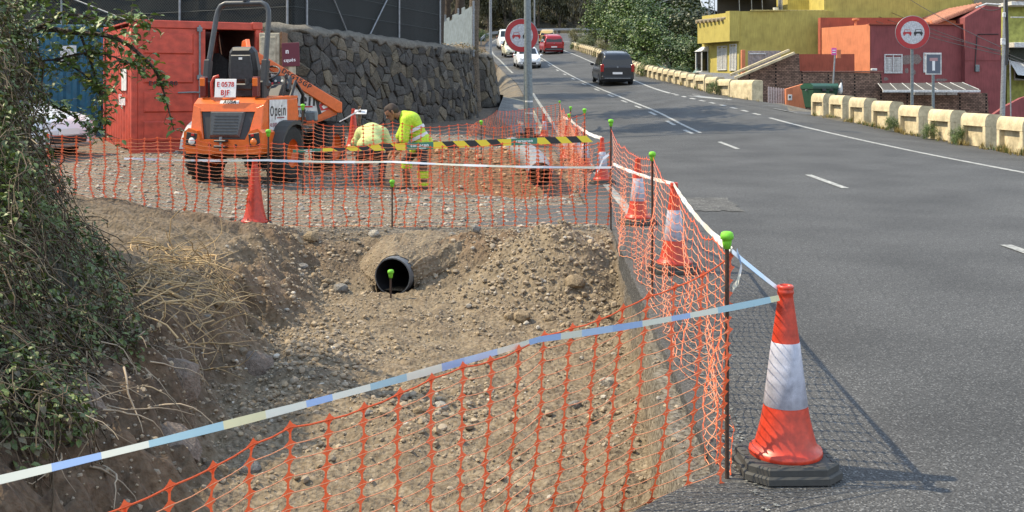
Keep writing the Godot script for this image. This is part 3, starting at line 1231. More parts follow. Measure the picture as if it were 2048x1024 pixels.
	for k in g.n.size():
		g.n[k] = -g.n[k]
	obj("inner_wall", g, M.black, hose)
	g = Geo.new()
	var dirz: Vector3 = (path[1] - path[0]).normalized()
	var f2 := Transform3D(Basis(dirz.cross(Vector3.UP).normalized(), dirz, Vector3.ZERO), path[0])
	f2.basis.z = f2.basis.x.cross(f2.basis.y)
	g.lathe([Vector2(0.174, 0.0), Vector2(0.195, 0.0)], 18, f2)
	obj("rim", g, M.black, hose)
	# dry roots torn out of the bank
	var roots := []
	var tints := []
	g = Geo.new()
	for k in 230:
		var d := r.randf_range(6.7, 9.5)
		var lx := pit_left(d)
		var x := lx - 0.55 + r.randf() * 0.8 - (0.2 if d > 9.0 else 0.0)
		var p := Vector3(x, ground_y(x, -d) + r.randf_range(0.0, 0.12) + (0.06 if x > lx - 0.1 else 0.0), -d)
		var dir := Vector3(r.randf_range(-0.3, 1.0), r.randf_range(-0.1, 0.35), r.randf_range(-0.7, 0.9)).normalized()
		var pts := [p]
		var rr := []
		var r0 := r.randf_range(0.003, 0.0085)
		var m := 5
		for i in m:
			rr.append(r0 * (1.0 - 0.14 * i))
			dir = (dir + Vector3(r.randf_range(-0.5, 0.5), r.randf_range(-0.45, 0.2), r.randf_range(-0.5, 0.5))).normalized()
			p += dir * r.randf_range(0.05, 0.11)
			pts.append(p)
		rr.append(r0 * 0.3)
		var t := r.randf_range(0.6, 1.15)
		g.col = Color(0.44 * t, 0.31 * t, 0.16 * t)
		g.tube(pts, rr, 4, false)
	var o := obj("dry_roots", g, M.twig)
	o.set_meta("kind", "stuff")
	tag(o, "tangle of pale dry roots hanging over the left bank of the pit", "roots")
	g = Geo.new()
	for k in 110:
		var d := r.randf_range(4.6, 6.8)
		var lx := pit_left(d)
		var x := lx - 0.8 + r.randf() * 0.95
		var p := Vector3(x, ground_y(x, -d) + r.randf_range(0.0, 0.1), -d)
		var dir := Vector3(r.randf_range(-0.2, 1.0), r.randf_range(-0.5, 0.1), r.randf_range(-0.9, 0.9)).normalized()
		var pts := [p]
		var rr := []
		var r0 := r.randf_range(0.003, 0.007)
		for i in 6:
			rr.append(r0 * (1.0 - 0.12 * i))
			dir = (dir + Vector3(r.randf_range(-0.5, 0.5), r.randf_range(-0.5, 0.2), r.randf_range(-0.5, 0.5))).normalized()
			p += dir * r.randf_range(0.04, 0.1)
			p.y = maxf(p.y, ground_y(p.x, p.z) + 0.004)
			pts.append(p)
		rr.append(r0 * 0.3)
		var t := r.randf_range(0.5, 1.2)
		g.col = Color(0.34 * t, 0.27 * t, 0.19 * t)
		g.tube(pts, rr, 4, false)
	o = obj("dry_roots", g, M.twig)
	o.set_meta("kind", "stuff")
	tag(o, "thin grey roots trailing down the shaded bank below the hedge", "roots")
	# pale broken rock that shows in the shaded bank
	for q in [[40, 5.75, 0.17, "pale crusted rock in the shaded bank at the lower left"], [150, 5.35, 0.15, "dark crusted rock half buried in the shaded bank"], [505, 8.1, 0.16, "grey whitish rock in the bank under the ivy"], [330, 5.8, 0.16, "brown rock showing at the foot of the shaded bank"], [345, 6.6, 0.17, "crusted grey rock at the foot of the bank below the dry roots"]]:
		var d: float = q[1]
		var x: float = (q[0] - 1024.0) / F * d
		var s: float = q[2]
		o = inst("bank_rock", rocks[int(d * 10) % 5], tinted_rock(Color(0.26, 0.2, 0.155)))
		o.transform = Transform3D(Basis.from_euler(Vector3(d * 3, d * 7, d)).scaled(Vector3(s * 1.3, s, s)), Vector3(x, ground_y(x, -d) - s * 0.25, -d))
		tag(o, q[3], "rock", "rocks in the bank")


var rock_mats := {}


func tinted_rock(c: Color) -> StandardMaterial3D:
	if not rock_mats.has(c):
		rock_mats[c] = textured(lin(c.r, c.g, c.b), 0.92, T.fbm, 4.0, null, 0.1, T.fbm_h, 0.8)
	return rock_mats[c]


# ---------------------------------------------------------------- cones and posts
func make_cone(label: String, at: Vector3, banded: bool, turn: float, group: String) -> Node3D:
	var t := thing("traffic_cone", label, "traffic cone", at, turn, group)
	# black octagonal foot in two steps
	var g := Geo.new()
	for st in [[0.2, 0.0, 0.032], [0.187, 0.032, 0.064]]:
		var h: float = st[0]
		var c := h * 0.62
		var poly := [Vector2(h, -c), Vector2(h, c), Vector2(c, h), Vector2(-c, h), Vector2(-h, c), Vector2(-h, -c), Vector2(-c, -h), Vector2(c, -h)]
		g.prism(poly, st[1], st[2], Transform3D(Basis(Vector3.RIGHT, Vector3.FORWARD, Vector3.UP), Vector3.ZERO), 0.008)
	for k in 5:
		for s in [-1.0, 1.0]:
			g.box(Vector3(s * 0.168, 0.065, (k - 2) * 0.05), Vector3(0.022, 0.004, 0.03), Basis(), 0.002)
			g.box(Vector3((k - 2) * 0.05, 0.065, s * 0.168), Vector3(0.03, 0.004, 0.022), Basis(), 0.002)
	obj("foot", g, M.rubber, t)
	var prof := [Vector2(0.149, 0.063), Vector2(0.152, 0.072), Vector2(0.149, 0.089), Vector2(0.134, 0.094), Vector2(0.124, 0.118), Vector2(0.113, 0.16), Vector2(0.101, 0.21), Vector2(0.0905, 0.27), Vector2(0.0735, 0.40), Vector2(0.0575, 0.53), Vector2(0.032, 0.715), Vector2(0.0315, 0.728), Vector2(0.0345, 0.733), Vector2(0.0345, 0.745), Vector2(0.031, 0.75), Vector2(0.034, 0.756), Vector2(0.033, 0.765), Vector2(0.026, 0.768), Vector2(0.024, 0.755), Vector2(0.024, 0.5)]
	obj("body", Geo.new().lathe(prof, 36, Transform3D(), false), M.cone_red, t)
	if banded:
		obj("band", Geo.new().lathe([Vector2(0.0901, 0.268), Vector2(0.0919, 0.27), Vector2(0.0749, 0.40), Vector2(0.0589, 0.53), Vector2(0.0565, 0.532)], 36, Transform3D(), false), M.cone_white, t)
	return t


func cones_and_posts() -> void:
	var gr := "cones along the edge of the works"
	make_cone("tall red and white cone on black foot, nearest, with tape tied round its tip", Vector3(1.145, 0.006, -4.5), true, 0.03, gr)
	make_cone("red and white cone behind the net, next beyond the nearest cone", Vector3(1.41, 0.006, -9.35), true, 0.2, gr)
	make_cone("red and white cone behind the net between the two middle lime capped posts", Vector3(1.475, 0.006, -12.6), true, 0.5, gr)
	make_cone("red and white cone with tape hanging across it beside the far corner post", Vector3(1.5, 0.0, -17.9), true, 0.3, gr)
	make_cone("red and white cone just left of and beyond the taped corner cone", Vector3(1.38, 0.0, -20.4), true, 0.6, gr)
	make_cone("small looking distant cone on the white edge line before the lamp post", Vector3(1.0, 0.02, -33.4), true, 0.1, gr)
	make_cone("crumpled red and white cone wrapped in netting beside the road", Vector3(1.17, 0.02, -23.0), true, 0.1, gr)
	make_cone("second cone wrapped in netting, just this side of the crumpled one", Vector3(1.3, 0.02, -21.6), true, 0.1, gr)
	make_cone("plain red cone without a band in front of the dumper's wheel", Vector3(-2.87, land(-2.87, 12.0)[0], -12.0), false, 0.2, gr)
	make_cone("plain red cone standing behind the dumper's right wheels", Vector3(-3.1, land(-3.1, 18.2)[0], -18.2), false, 0.4, gr)
	make_cone("plain red cone beside the pale shirted worker", Vector3(-2.95, land(-2.95, 20.0)[0] + 0.1, -20.0), false, 0.1, gr)
	var pg := "rebar posts holding the nets"
	for q in [
		[0.88, 4.4, 0.0, 1.0, "rusty rebar post with lime cap beside the nearest cone"],
		[1.07, 8.2, -0.2, 1.1, "rusty rebar post with lime cap in the net between the second and third cones"],
		[1.115, 12.12, -0.1, 1.23, "rebar corner post with lime cap where the cross net meets the roadside net"],
		[1.10, 16.3, 0.0, 1.27, "rebar post with lime cap behind the corner post at the end of the striped tape"],
		[1.33, 30.0, 0.0, 1.22, "farthest rebar post with small green cap in the roadside net"],
		[1.06, 20.0, 0.0, 1.1, "rebar post with yellow cap among the bunched netting"],
		[1.2, 22.0, 0.0, 1.2, "rebar post in the bunched netting beyond the yellow capped one"],
		[-1.36, 12.2, 0.0, 0.54, "short rebar stake with lime cap at the lip of the pit above the pipe"],
		[-2.72, 12.0, 0.0, 1.12, "rebar post with lime cap beside the plain red cone"],
		[-2.88, 14.8, 0.0, 1.36, "thin rebar post with lime cap before the dumper's skip"],
		[-1.19, 10.55, -0.5, -0.2, "low stake with lime cap in front of the drain pipe's mouth"],
		[-0.55, 19.2, 0.0, 1.0, "rebar stake with pale cap at the foot of the stone wall"],
	]:
		var base: float = minf(land(q[0], q[1])[0], q[3] - 0.2)
		var h: float = q[3] - base
		var t := thing("rebar_post", q[4], "post", Vector3(q[0], base, -q[1]), 0.0, pg)
		var prof := []
		var m := int(h / 0.02)
		var g := Geo.new()
		if q[1] < 9.0:
			for k in m:
				prof.append(Vector2(0.0085, k * h / m))
				prof.append(Vector2(0.0097, (k + 0.35) * h / m))
			g.lathe(prof, 7, Transform3D(), false)
		else:
			g.tube([Vector3(0, -0.05, 0), Vector3(0, h, 0)], 0.0105, 6)
		obj("rod", g, M.rebar, t)
		g = Geo.new().lathe([Vector2(0.0, -0.062), Vector2(0.015, -0.06), Vector2(0.0195, -0.032), Vector2(0.02, -0.022), Vector2(0.027, -0.02), Vector2(0.0275, -0.006), Vector2(0.024, 0.006), Vector2(0.015, 0.011), Vector2(0.0, 0.013)], 16, Transform3D(Basis().scaled(Vector3.ONE * (1.0 if q[1] < 10.0 else 1.15)), Vector3(0, h, 0)), false)
		obj("cap", g, M.lime, t)


# ---------------------------------------------------------------- plastic safety netting
func net(label: String, top: Array, bottom: Array, seed_: int, wild := 1.0, thick := 1.0, rows := 21) -> void:
	var r := RandomNumberGenerator.new()
	r.seed = seed_
	var wob := FastNoiseLite.new()
	wob.seed = seed_
	wob.frequency = 0.9
	var lens := [0.0]
	for i in range(1, top.size()):
		lens.append(lens[i - 1] + top[i].distance_to(top[i - 1]))
	var length: float = lens[lens.size() - 1]
	var cols := int(length / 0.134)
	var grid := []
	var sides := []
	for k in cols + 1:
		var s := length * k / cols
		var i := 0
		while i < lens.size() - 2 and lens[i + 1] < s:
			i += 1
		var f: float = (s - lens[i]) / (lens[i + 1] - lens[i])
		var a: Vector3 = top[i].lerp(top[i + 1], f)
		var b: Vector3 = bottom[i].lerp(bottom[i + 1], f)
		var dir: Vector3 = (top[i + 1] - top[i]).normalized()
		var out := dir.cross(Vector3.UP).normalized()
		# the top hem hangs between its posts
		a.y -= 0.045 * sin(f * PI) * wild
		var col := []
		for j in rows:
			var t := float(j) / (rows - 1)
			var p := a.lerp(b, t)
			p += out * wob.get_noise_2d(s * 1.3, t * 0.8) * 0.14 * wild * sin(clampf(t * 1.4, 0.0, 1.0) * PI * 0.5)
			p += dir * (wob.get_noise_2d(s * 2.2 + 30.0, t * 1.6) * 0.07 * wild * t + r.randf_range(-0.004, 0.004))
			p.y += wob.get_noise_2d(s * 2.0 + 70.0, t * 1.3) * 0.035 * wild + r.randf_range(-0.003, 0.003)
			col.append(p)
		grid.append(col)
		sides.append(dir)
	var g := Geo.new()
	var cross := Geo.new()
	var wv := 0.0042 * thick
	var wh := 0.0021 * thick
	for k in cols + 1:
		var dir: Vector3 = sides[k]
		for j in rows:
			var p: Vector3 = grid[k][j]
			var up: Vector3 = (grid[k][maxi(j - 1, 0)] - grid[k][mini(j + 1, rows - 1)]).normalized()
			var out := dir.cross(up).normalized()
			# the lozenge where strands cross
			var hw := 0.022 * thick
			var hh := 0.021 * thick
			g.col = Color(1, 1, 1)
			var ring := [p + dir * hw, p + dir * hw * 0.42 + up * hh * 0.42, p + up * hh, p - dir * hw * 0.42 + up * hh * 0.42, p - dir * hw, p - dir * hw * 0.42 - up * hh * 0.42, p - up * hh, p + dir * hw * 0.42 - up * hh * 0.42]
			var c := g.add(p, out)
			for q in ring:
				g.add(q, out)
			for i in 8:
				g.face(c, c + 1 + i, c + 1 + (i + 1) % 8)
			if j < rows - 1:
				var q: Vector3 = grid[k][j + 1]
				var b := g.add(p - dir * wv, out)
				g.add(p + dir * wv, out)
				g.add(q + dir * wv, out)
				g.add(q - dir * wv, out)
				g.face(b, b + 2, b + 1)
				g.face(b, b + 3, b + 2)
			if k < cols:
				# stretched strand between two columns, three-sided
				var q: Vector3 = grid[k + 1][j]
				var sag := Vector3.DOWN * (0.004 + 0.006 * r.randf()) * wild
				var rr := wh * (1.7 if j == 0 or j == rows - 1 else 1.0)
				(g if j == 0 else cross).tube([p, p.lerp(q, 0.5) + sag, q], rr, 3, false)
	var o := thing("safety_net", label, "safety net", bottom[0], 0.0, "orange safety nets round the works")
	obj("upright_strands", g, M.net, o, true)
	obj("cross_strands", cross, M.net_cross, o, true)


func on_ground(pts: Array, drop := 0.0) -> Array:
	var out := []
	for p in pts:
		out.append(Vector3(p.x, maxf(ground_y(p.x, p.z), -0.6) + 0.02 - drop, p.z))
	return out


func nets() -> void:
	var a := [Vector3(0.90, 0.90, -4.43), Vector3(0.72, 0.83, -4.38), Vector3(0.52, 0.765, -4.28), Vector3(0.14, 0.685, -4.0), Vector3(-0.185, 0.635, -3.69), Vector3(-0.727, 0.565, -3.22), Vector3(-1.08, 0.49, -2.82), Vector3(-2.0, 0.40, -1.95)]
	var b := [Vector3(0.84, -0.10, -4.33), Vector3(0.62, -0.16, -4.28), Vector3(0.38, -0.22, -4.2), Vector3(0.06, -0.3, -3.95), Vector3(-0.22, -0.35, -3.6), Vector3(-0.75, -0.42, -3.15), Vector3(-1.1, -0.5, -2.75), Vector3(-2.0, -0.5, -1.9)]
	net("orange safety net sagging across the near end of the pit", a, b, 5, 0.5)
	a = [Vector3(0.885, 0.925, -4.42), Vector3(0.96, 0.96, -6.2), Vector3(1.075, 1.07, -8.2), Vector3(1.08, 1.02, -10.1), Vector3(1.12, 1.11, -12.1)]
	b = [Vector3(0.90, -0.03, -4.45), Vector3(0.98, 0.0, -6.2), Vector3(1.06, 0.02, -8.2), Vector3(1.1, 0.03, -10.1), Vector3(1.13, 0.05, -12.1)]
	net("orange safety net along the road edge between the three lime capped posts", a, b, 9, 1.0)
	a = [Vector3(1.11, 0.98, -12.12), Vector3(0.1, 0.98, -12.2), Vector3(-1.36, 0.96, -12.22), Vector3(-2.72, 0.97, -12.02), Vector3(-3.7, 1.06, -11.6), Vector3(-4.75, 1.12, -11.0)]
	b = on_ground(a)
	b[0] = Vector3(1.1, 0.06, -12.15)
	net("orange safety net across the far lip of the pit", a, b, 14, 0.9, 0.95)
	a = [Vector3(1.1, 1.2, -16.28), Vector3(0.3, 1.08, -15.9), Vector3(-0.6, 1.08, -15.5), Vector3(-1.7, 1.1, -15.1), Vector3(-2.88, 1.13, -14.82)]
	b = on_ground(a)
	net("orange safety net across the yard in front of the two workers", a, b, 21, 1.1, 0.95)
	a = [Vector3(1.11, 1.16, -16.32), Vector3(1.03, 0.98, -18.0), Vector3(1.06, 1.05, -20.0), Vector3(1.2, 1.1, -22.0), Vector3(1.22, 1.08, -25.5), Vector3(1.33, 1.15, -30.0)]
	b = on_ground(a)
	net("bunched orange netting along the road edge past the trench", a, b, 25, 2.6, 1.1)
	a = [Vector3(1.33, 1.15, -30.02), Vector3(0.4, 1.02, -29.6), Vector3(-0.4, 0.98, -28.6), Vector3(-0.9, 0.75, -27.0), Vector3(-1.0, 0.72, -25.0)]
	b = on_ground(a)
	net("farthest orange net closing off the yard by the lamp post", a, b, 29, 1.0, 1.1)


# ---------------------------------------------------------------- tapes
func tape(label: String, pts: Array, width: float, colors: Array, piece: float, twist: float, seed_: int, group := "barrier tapes strung round the works") -> MeshInstance3D:
	var r := RandomNumberGenerator.new()
	r.seed = seed_
	var g := Geo.new()
	var s := 0.0
	var k := 0
	for i in pts.size() - 1:
		var a: Vector3 = pts[i]
		var b: Vector3 = pts[i + 1]
		var length := a.distance_to(b)
		var dir := (b - a).normalized()
		var side := dir.cross(Vector3.UP).normalized()
		var m := maxi(2, int(length / 0.045))
		var prev := []
		for j in m + 1:
			var t := float(j) / m
			var p := a.lerp(b, t) + Vector3.DOWN * 0.03 * length * t * (1.0 - t)
			var an := twist * sin((s + t * length) * 1.7 + seed_) + 0.25
			var w := width * 0.5 * (1.0 + 0.12 * sin((s + t * length) * 9.0))
			var up := Vector3.UP.rotated(dir, an)
			var o := side.rotated(dir, an) * width * 0.16
			var row := [p + up * w, p + o, p - up * w]
			if j:
				# slanting bands of the print
				var at := (s + t * length) / piece
				g.col = colors[int(at) % colors.size()]
				g.quad(prev[1], row[1], row[0], prev[0])
				g.col = colors[int(at + 0.33) % colors.size()]
				g.quad(prev[2], row[2], row[1], prev[1])
				# the sheet is folded double
				var back := side.rotated(dir, an) * -width * 0.12
				g.quad(row[0], row[2] + back, prev[2] + back, prev[0])
			prev = row
		s += length
	var mi := obj("barrier_tape", g, M.tape)
	tag(mi, label, "barrier tape", group)
	return mi


func tapes() -> void:
	var blue := Color(0.27, 0.38, 0.58)
	var cream := Color(0.58, 0.58, 0.48)
	var blue2 := Color(0.36, 0.47, 0.62)
	var pale := Color(0.66, 0.68, 0.68)
	var yellow := Color(0.56, 0.52, 0.30)
	var teal := Color(0.28, 0.42, 0.46)
	var white := Color(0.78, 0.78, 0.77)
	tape("blue and cream twisted tape from the nearest cone across the front of the pit", [Vector3(1.11, 0.725, -4.47), Vector3(0.10, 0.675, -3.95), Vector3(-1.43, 0.505, -3.0), Vector3(-2.6, 0.42, -2.3)], 0.0235, [yellow, teal, teal, cream, blue, cream, blue, blue2, cream, blue, cream, blue2, blue, cream, teal, cream, blue, cream], 0.125, 0.35, 3)
	tape("white and pale blue tape from the nearest cone past its post to the second cone", [Vector3(1.13, 0.745, -4.52), Vector3(0.9, 0.93, -4.42), Vector3(1.405, 0.765, -9.35), Vector3(1.14, 0.74, -12.1)], 0.03, [pale, Color(0.55, 0.68, 0.78), white, pale, Color(0.7, 0.72, 0.6)], 0.17, 0.3, 8)
	tape("loose tape end hanging from the near lime capped post", [Vector3(0.93, 0.925, -4.43), Vector3(0.945, 0.87, -4.42), Vector3(0.925, 0.80, -4.41), Vector3(0.905, 0.775, -4.41)], 0.03, [blue, pale, cream], 0.07, 0.6, 2)
	tape("white tape strung level across the net at the far lip of the pit", [Vector3(1.12, 0.70, -12.1), Vector3(-1.36, 0.76, -12.16), Vector3(-2.72, 0.79, -11.98), Vector3(-4.15, 0.84, -11.5)], 0.024, [pale, cream, Color(0.5, 0.54, 0.6), pale, cream], 0.3, 0.2, 4)
	tape("white tape from the corner cone to the cones up the road", [Vector3(1.5, 0.76, -17.9), Vector3(1.38, 0.77, -20.4), Vector3(1.2, 0.95, -22.5), Vector3(1.25, 0.9, -26.0)], 0.055, [white, pale], 0.3, 0.4, 5)
	tape("torn white tape dangling across the corner cone", [Vector3(1.6, 0.5, -17.75), Vector3(1.5, 0.42, -17.72), Vector3(1.4, 0.2, -17.68)], 0.05, [white], 0.3, 0.4, 6)
	tape("white tape running from the red cone up to the little white board", [Vector3(-3.06, 0.95, -18.2), Vector3(-2.75, 1.2, -19.5)], 0.045, [white], 0.3, 0.3, 7)
	# black and yellow tape with green panels
	var t := thing("striped_tape", "black and yellow striped tape with green printed panels in front of the workers", "barrier tape", Vector3(1.15, 0.82, -15.7), 0.0, "barrier tapes strung round the works")
	var a := Vector3(1.15, 0.84, -15.9)
	var b := Vector3(-2.75, 0.745, -14.6)
	var length := a.distance_to(b)
	var fr := frame_at(a, (a - b))
	var ymat := mat(lin(0.72, 0.55, 0.03), 0.45)
	var gmat := mat(lin(0.03, 0.17, 0.11), 0.45)
	var x := 0.0
	var k := 0
	while x < length:
		var w := 0.098 * clampf(1.0 - (x - 2.9) / 1.6, 0.42, 1.0)
		var h := w / 2.0
		var panel: bool = k in [5, 13, 21, 29]
		var step := 0.40 if panel else 0.165
		var g := Geo.new()
		var lean := 0.0 if panel else 0.05
		var lean2 := 0.0 if panel or (k + 1) in [5, 13, 21, 29] else 0.05
		var lean1 := 0.0 if panel or (k - 1) in [5, 13, 21, 29] else 0.05
		for z in [0.0008, -0.0008]:
			var q := [Vector3(-x - step + lean2, -h, z), Vector3(-x + lean1, -h, z), Vector3(-x - lean1, h, z), Vector3(-x - step - lean2, h, z)]
			if z > 0:
				g.quad(fr * q[0], fr * q[1], fr * q[2], fr * q[3])
			else:
				g.quad(fr * q[1], fr * q[0], fr * q[3], fr * q[2])
		var pane := obj("printed_panel" if panel else ("yellow_stripe" if k % 2 == 0 else "black_stripe"), g, gmat if panel else (ymat if k % 2 == 0 else M.black_ink), t, true)
		if panel:
			var ink := Geo.new()
			words(ink, "corsacon", 0.04 * w / 0.098, fr * Transform3D(Basis(), Vector3(-x - step / 2, 0.008, 0.003)), 0.001, 1.1)
			ink.box(fr * Vector3(-x - step * 0.42, -0.033 * w / 0.098, 0.002), Vector3(0.12, 0.008, 0.001), fr.basis)
			obj("lettering", ink, M.white_ink, pane)
		x += step
		k += 1
	# little white board on a stake
	t = thing("stake_board", "little white board on a wooden stake behind the pale shirted worker", "board", Vector3(-2.78, land(-2.78, 19.6)[0], -19.6))
	var y0 := t.position.y
	obj("stake", Geo.new().box(Vector3(0, 0.45, 0), Vector3(0.05, 0.95, 0.04), Basis(), 0.004), textured(lin(0.22, 0.14, 0.08), 0.9, T.fbm, 2.0), t)
	obj("plate", Geo.new().box(Vector3(0.02, 1.15 - y0, 0), Vector3(0.22, 0.12, 0.02), Basis(Vector3.RIGHT, -0.9), 0.003), M.white, t)

# ---------------------------------------------------------------- dry stone walls
func clip_cell(poly: Array, mid: Vector2, n: Vector2) -> Array:
	var out := []
	for i in poly.size():
		var a: Vector2 = poly[i]
		var b: Vector2 = poly[(i + 1) % poly.size()]
		var da := (a - mid).dot(n)
		var db := (b - mid).dot(n)
		if da <= 0:
			out.append(a)
		if da * db < 0:
			out.append(a.lerp(b, da / (da - db)))
	return out


# path of Vector2(x, d) with the outside on its right hand; tops one height per point
func stone_wall(label: String, path: Array, tops: Array, batter: float, cell: float, seed_: int, bases: Array) -> Node3D:
	var r := RandomNumberGenerator.new()
	r.seed = seed_
	var t := thing("stone_wall", label, "wall", Vector3(path[0].x, bases[0], -path[0].y))
	var lens := [0.0]
	for i in range(1, path.size()):
		lens.append(lens[i - 1] + path[i].distance_to(path[i - 1]))
	var total: float = lens[lens.size() - 1]
	var frame := func(s: float, h: float, out: float) -> Vector3:
		var i := 0
		while i < lens.size() - 2 and lens[i + 1] < s:
			i += 1
		var f: float = (s - lens[i]) / (lens[i + 1] - lens[i])
		var p: Vector2 = path[i].lerp(path[i + 1], f)
		# outward direction turns smoothly round the corners
		var d0: Vector2 = (path[i + 1] - path[i]).normalized()
		var dp: Vector2 = (path[i] - path[maxi(i - 1, 0)]).normalized() if i else d0
		var dn: Vector2 = (path[mini(i + 2, path.size() - 1)] - path[i + 1]).normalized() if i + 2 < path.size() else d0
		var dir: Vector2 = ((d0 + dp).lerp(d0 + dn, f)).normalized()
		var n := Vector2(dir.y, -dir.x)
		var y0: float = lerpf(bases[i], bases[i + 1], f)
		var y1: float = lerpf(tops[i], tops[i + 1], f)
		var q := p + n * (out + batter * (1.0 - h))
		return Vector3(q.x, lerpf(y0, y1, h), -q.y)
	# earth and mortar behind the stones
	var g := Geo.new()
	var m := int(total / 0.4)
	g.col = Color(0.085, 0.075, 0.06)
	for k in m:
		var s0 := total * k / m
		var s1 := total * (k + 1) / m
		for j in 4:
			g.quad(frame.call(s0, j / 4.0, 0), frame.call(s1, j / 4.0, 0), frame.call(s1, (j + 1) / 4.0, 0), frame.call(s0, (j + 1) / 4.0, 0))
		g.quad(frame.call(s0, 1, 0), frame.call(s1, 1, 0), frame.call(s1, 1, -0.7), frame.call(s0, 1, -0.7))
		g.quad(frame.call(s1, 0, -0.7), frame.call(s0, 0, -0.7), frame.call(s0, 1, -0.7), frame.call(s1, 1, -0.7))
	for e in [0.0, total]:
		var q := [frame.call(e, 0, 0), frame.call(e, 0, -0.7), frame.call(e, 1, -0.7), frame.call(e, 1, 0)]
		if e == 0.0:
			q.reverse()
		g.quad(q[0], q[1], q[2], q[3])
	obj("core", g, M.stone, t, true)
	var high: float = tops[0] - bases[0]
	var sites := []
	var rows := int(high / (cell * 0.82))
	for j in range(-1, rows + 1):
		var across := int(total / cell)
		for k in range(-1, across + 1):
			sites.append(Vector2((k + 0.5 + (j % 2) * 0.45 + r.randf_range(-0.46, 0.46)) * cell, (j + 0.5 + r.randf_range(-0.44, 0.44)) * cell * 0.82))
	for site in sites:
		if site.x < 0.05 or site.x > total - 0.05 or site.y < 0.0 or site.y > high - 0.1:
			continue
		var w := cell * 1.5
		var poly := [site + Vector2(-w, -w), site + Vector2(w, -w), site + Vector2(w, w), site + Vector2(-w, w)]
		for o in sites:
			var gap: Vector2 = o - site
			if o != site and gap.length_squared() < w * w * 3.0:
				poly = clip_cell(poly, site + gap * 0.5, gap.normalized())
		if poly.size() < 3:
			continue
		var pale := r.randf()
		var tone := r.randf_range(0.6, 1.25)
		var c := Color(0.112, 0.102, 0.088)
		if pale > 0.72:
			c = Color(0.225, 0.185, 0.125)
		elif pale > 0.6:
			c = Color(0.20, 0.18, 0.15)
		c = Color(c.r * tone, c.g * tone, c.b * tone)
		g = Geo.new()
		g.col = c
		var proud := r.randf_range(0.02, 0.09)
		var tilt := Vector2(r.randf_range(-0.12, 0.12), r.randf_range(-0.12, 0.12))
		var ring0 := []
		var ring1 := []
		var ring2 := []
		var n := poly.size()
		var pts := []
		# soften the corners of the cell
		for i in n:
			var p: Vector2 = poly[i]
			var q: Vector2 = poly[(i + 1) % n]
			pts.append(p.lerp(q, 0.09))
			pts.append(p.lerp(q, 0.91))
		for p in pts:
			var v: Vector2 = p
			v = site + (v - site) * (1.0 - 0.010 / maxf(0.06, site.distance_to(v)))
			v.y = clampf(v.y, 0.0, high - 0.02)
			v.x = clampf(v.x, 0.01, total - 0.01)
			ring0.append(frame.call(v.x, v.y / high, -0.01))
			var v1: Vector2 = site + (v - site) * 0.95
			ring1.append(frame.call(v1.x, v1.y / high, proud * 0.75 + (v1 - site).dot(tilt) + r.randf_range(-0.006, 0.006)))
			var v2: Vector2 = site + (v - site) * 0.68
			ring2.append(frame.call(v2.x, v2.y / high, proud * 1.0 + (v2 - site).dot(tilt) * 1.2 + r.randf_range(-0.012, 0.012)))
		var mid: Vector3 = frame.call(site.x, site.y / high, proud * 1.08)
		var cnt := pts.size()
		for i in cnt:
			var l := (i + 1) % cnt
			g.quad(ring0[i], ring0[l], ring1[l], ring1[i])
			g.quad(ring1[i], ring1[l], ring2[l], ring2[i])
			g.tri(mid, ring2[i], ring2[l])
		obj("stone", g, M.stone, t, true)
	# rough cement along the top
	g = Geo.new()
	var rings := []
	var mm := int(total / 0.18)
	for k in mm + 1:
		var s := total * k / mm
		var a := n2.get_noise_2d(s * 0.5, seed_) * 0.05
		var b := n2.get_noise_2d(s * 0.7, seed_ + 9.0) * 0.09
		var lo := 1.0 - (0.17 + b * 1.8) / high
		var ring := []
		for q in [[lo, 0.02 + a * 0.4], [lo + 0.03, 0.06 + a * 0.8], [0.985, 0.035 + a * 0.8], [1.012 + a * 0.3, 0.0], [1.045 + b * 0.25, -0.2], [1.03, -0.62], [1.0, -0.72], [lo, -0.72]]:
			ring.append(frame.call(s, q[0], q[1] + n3.get_noise_2d(s * 0.4, q[1] * 9.0) * 0.02))
		ring.reverse()
		rings.append(ring)
	g.col = Color(0.27, 0.24, 0.195)
	g.loft(rings)
	obj("coping", g, M.stone, t, true)
	return t


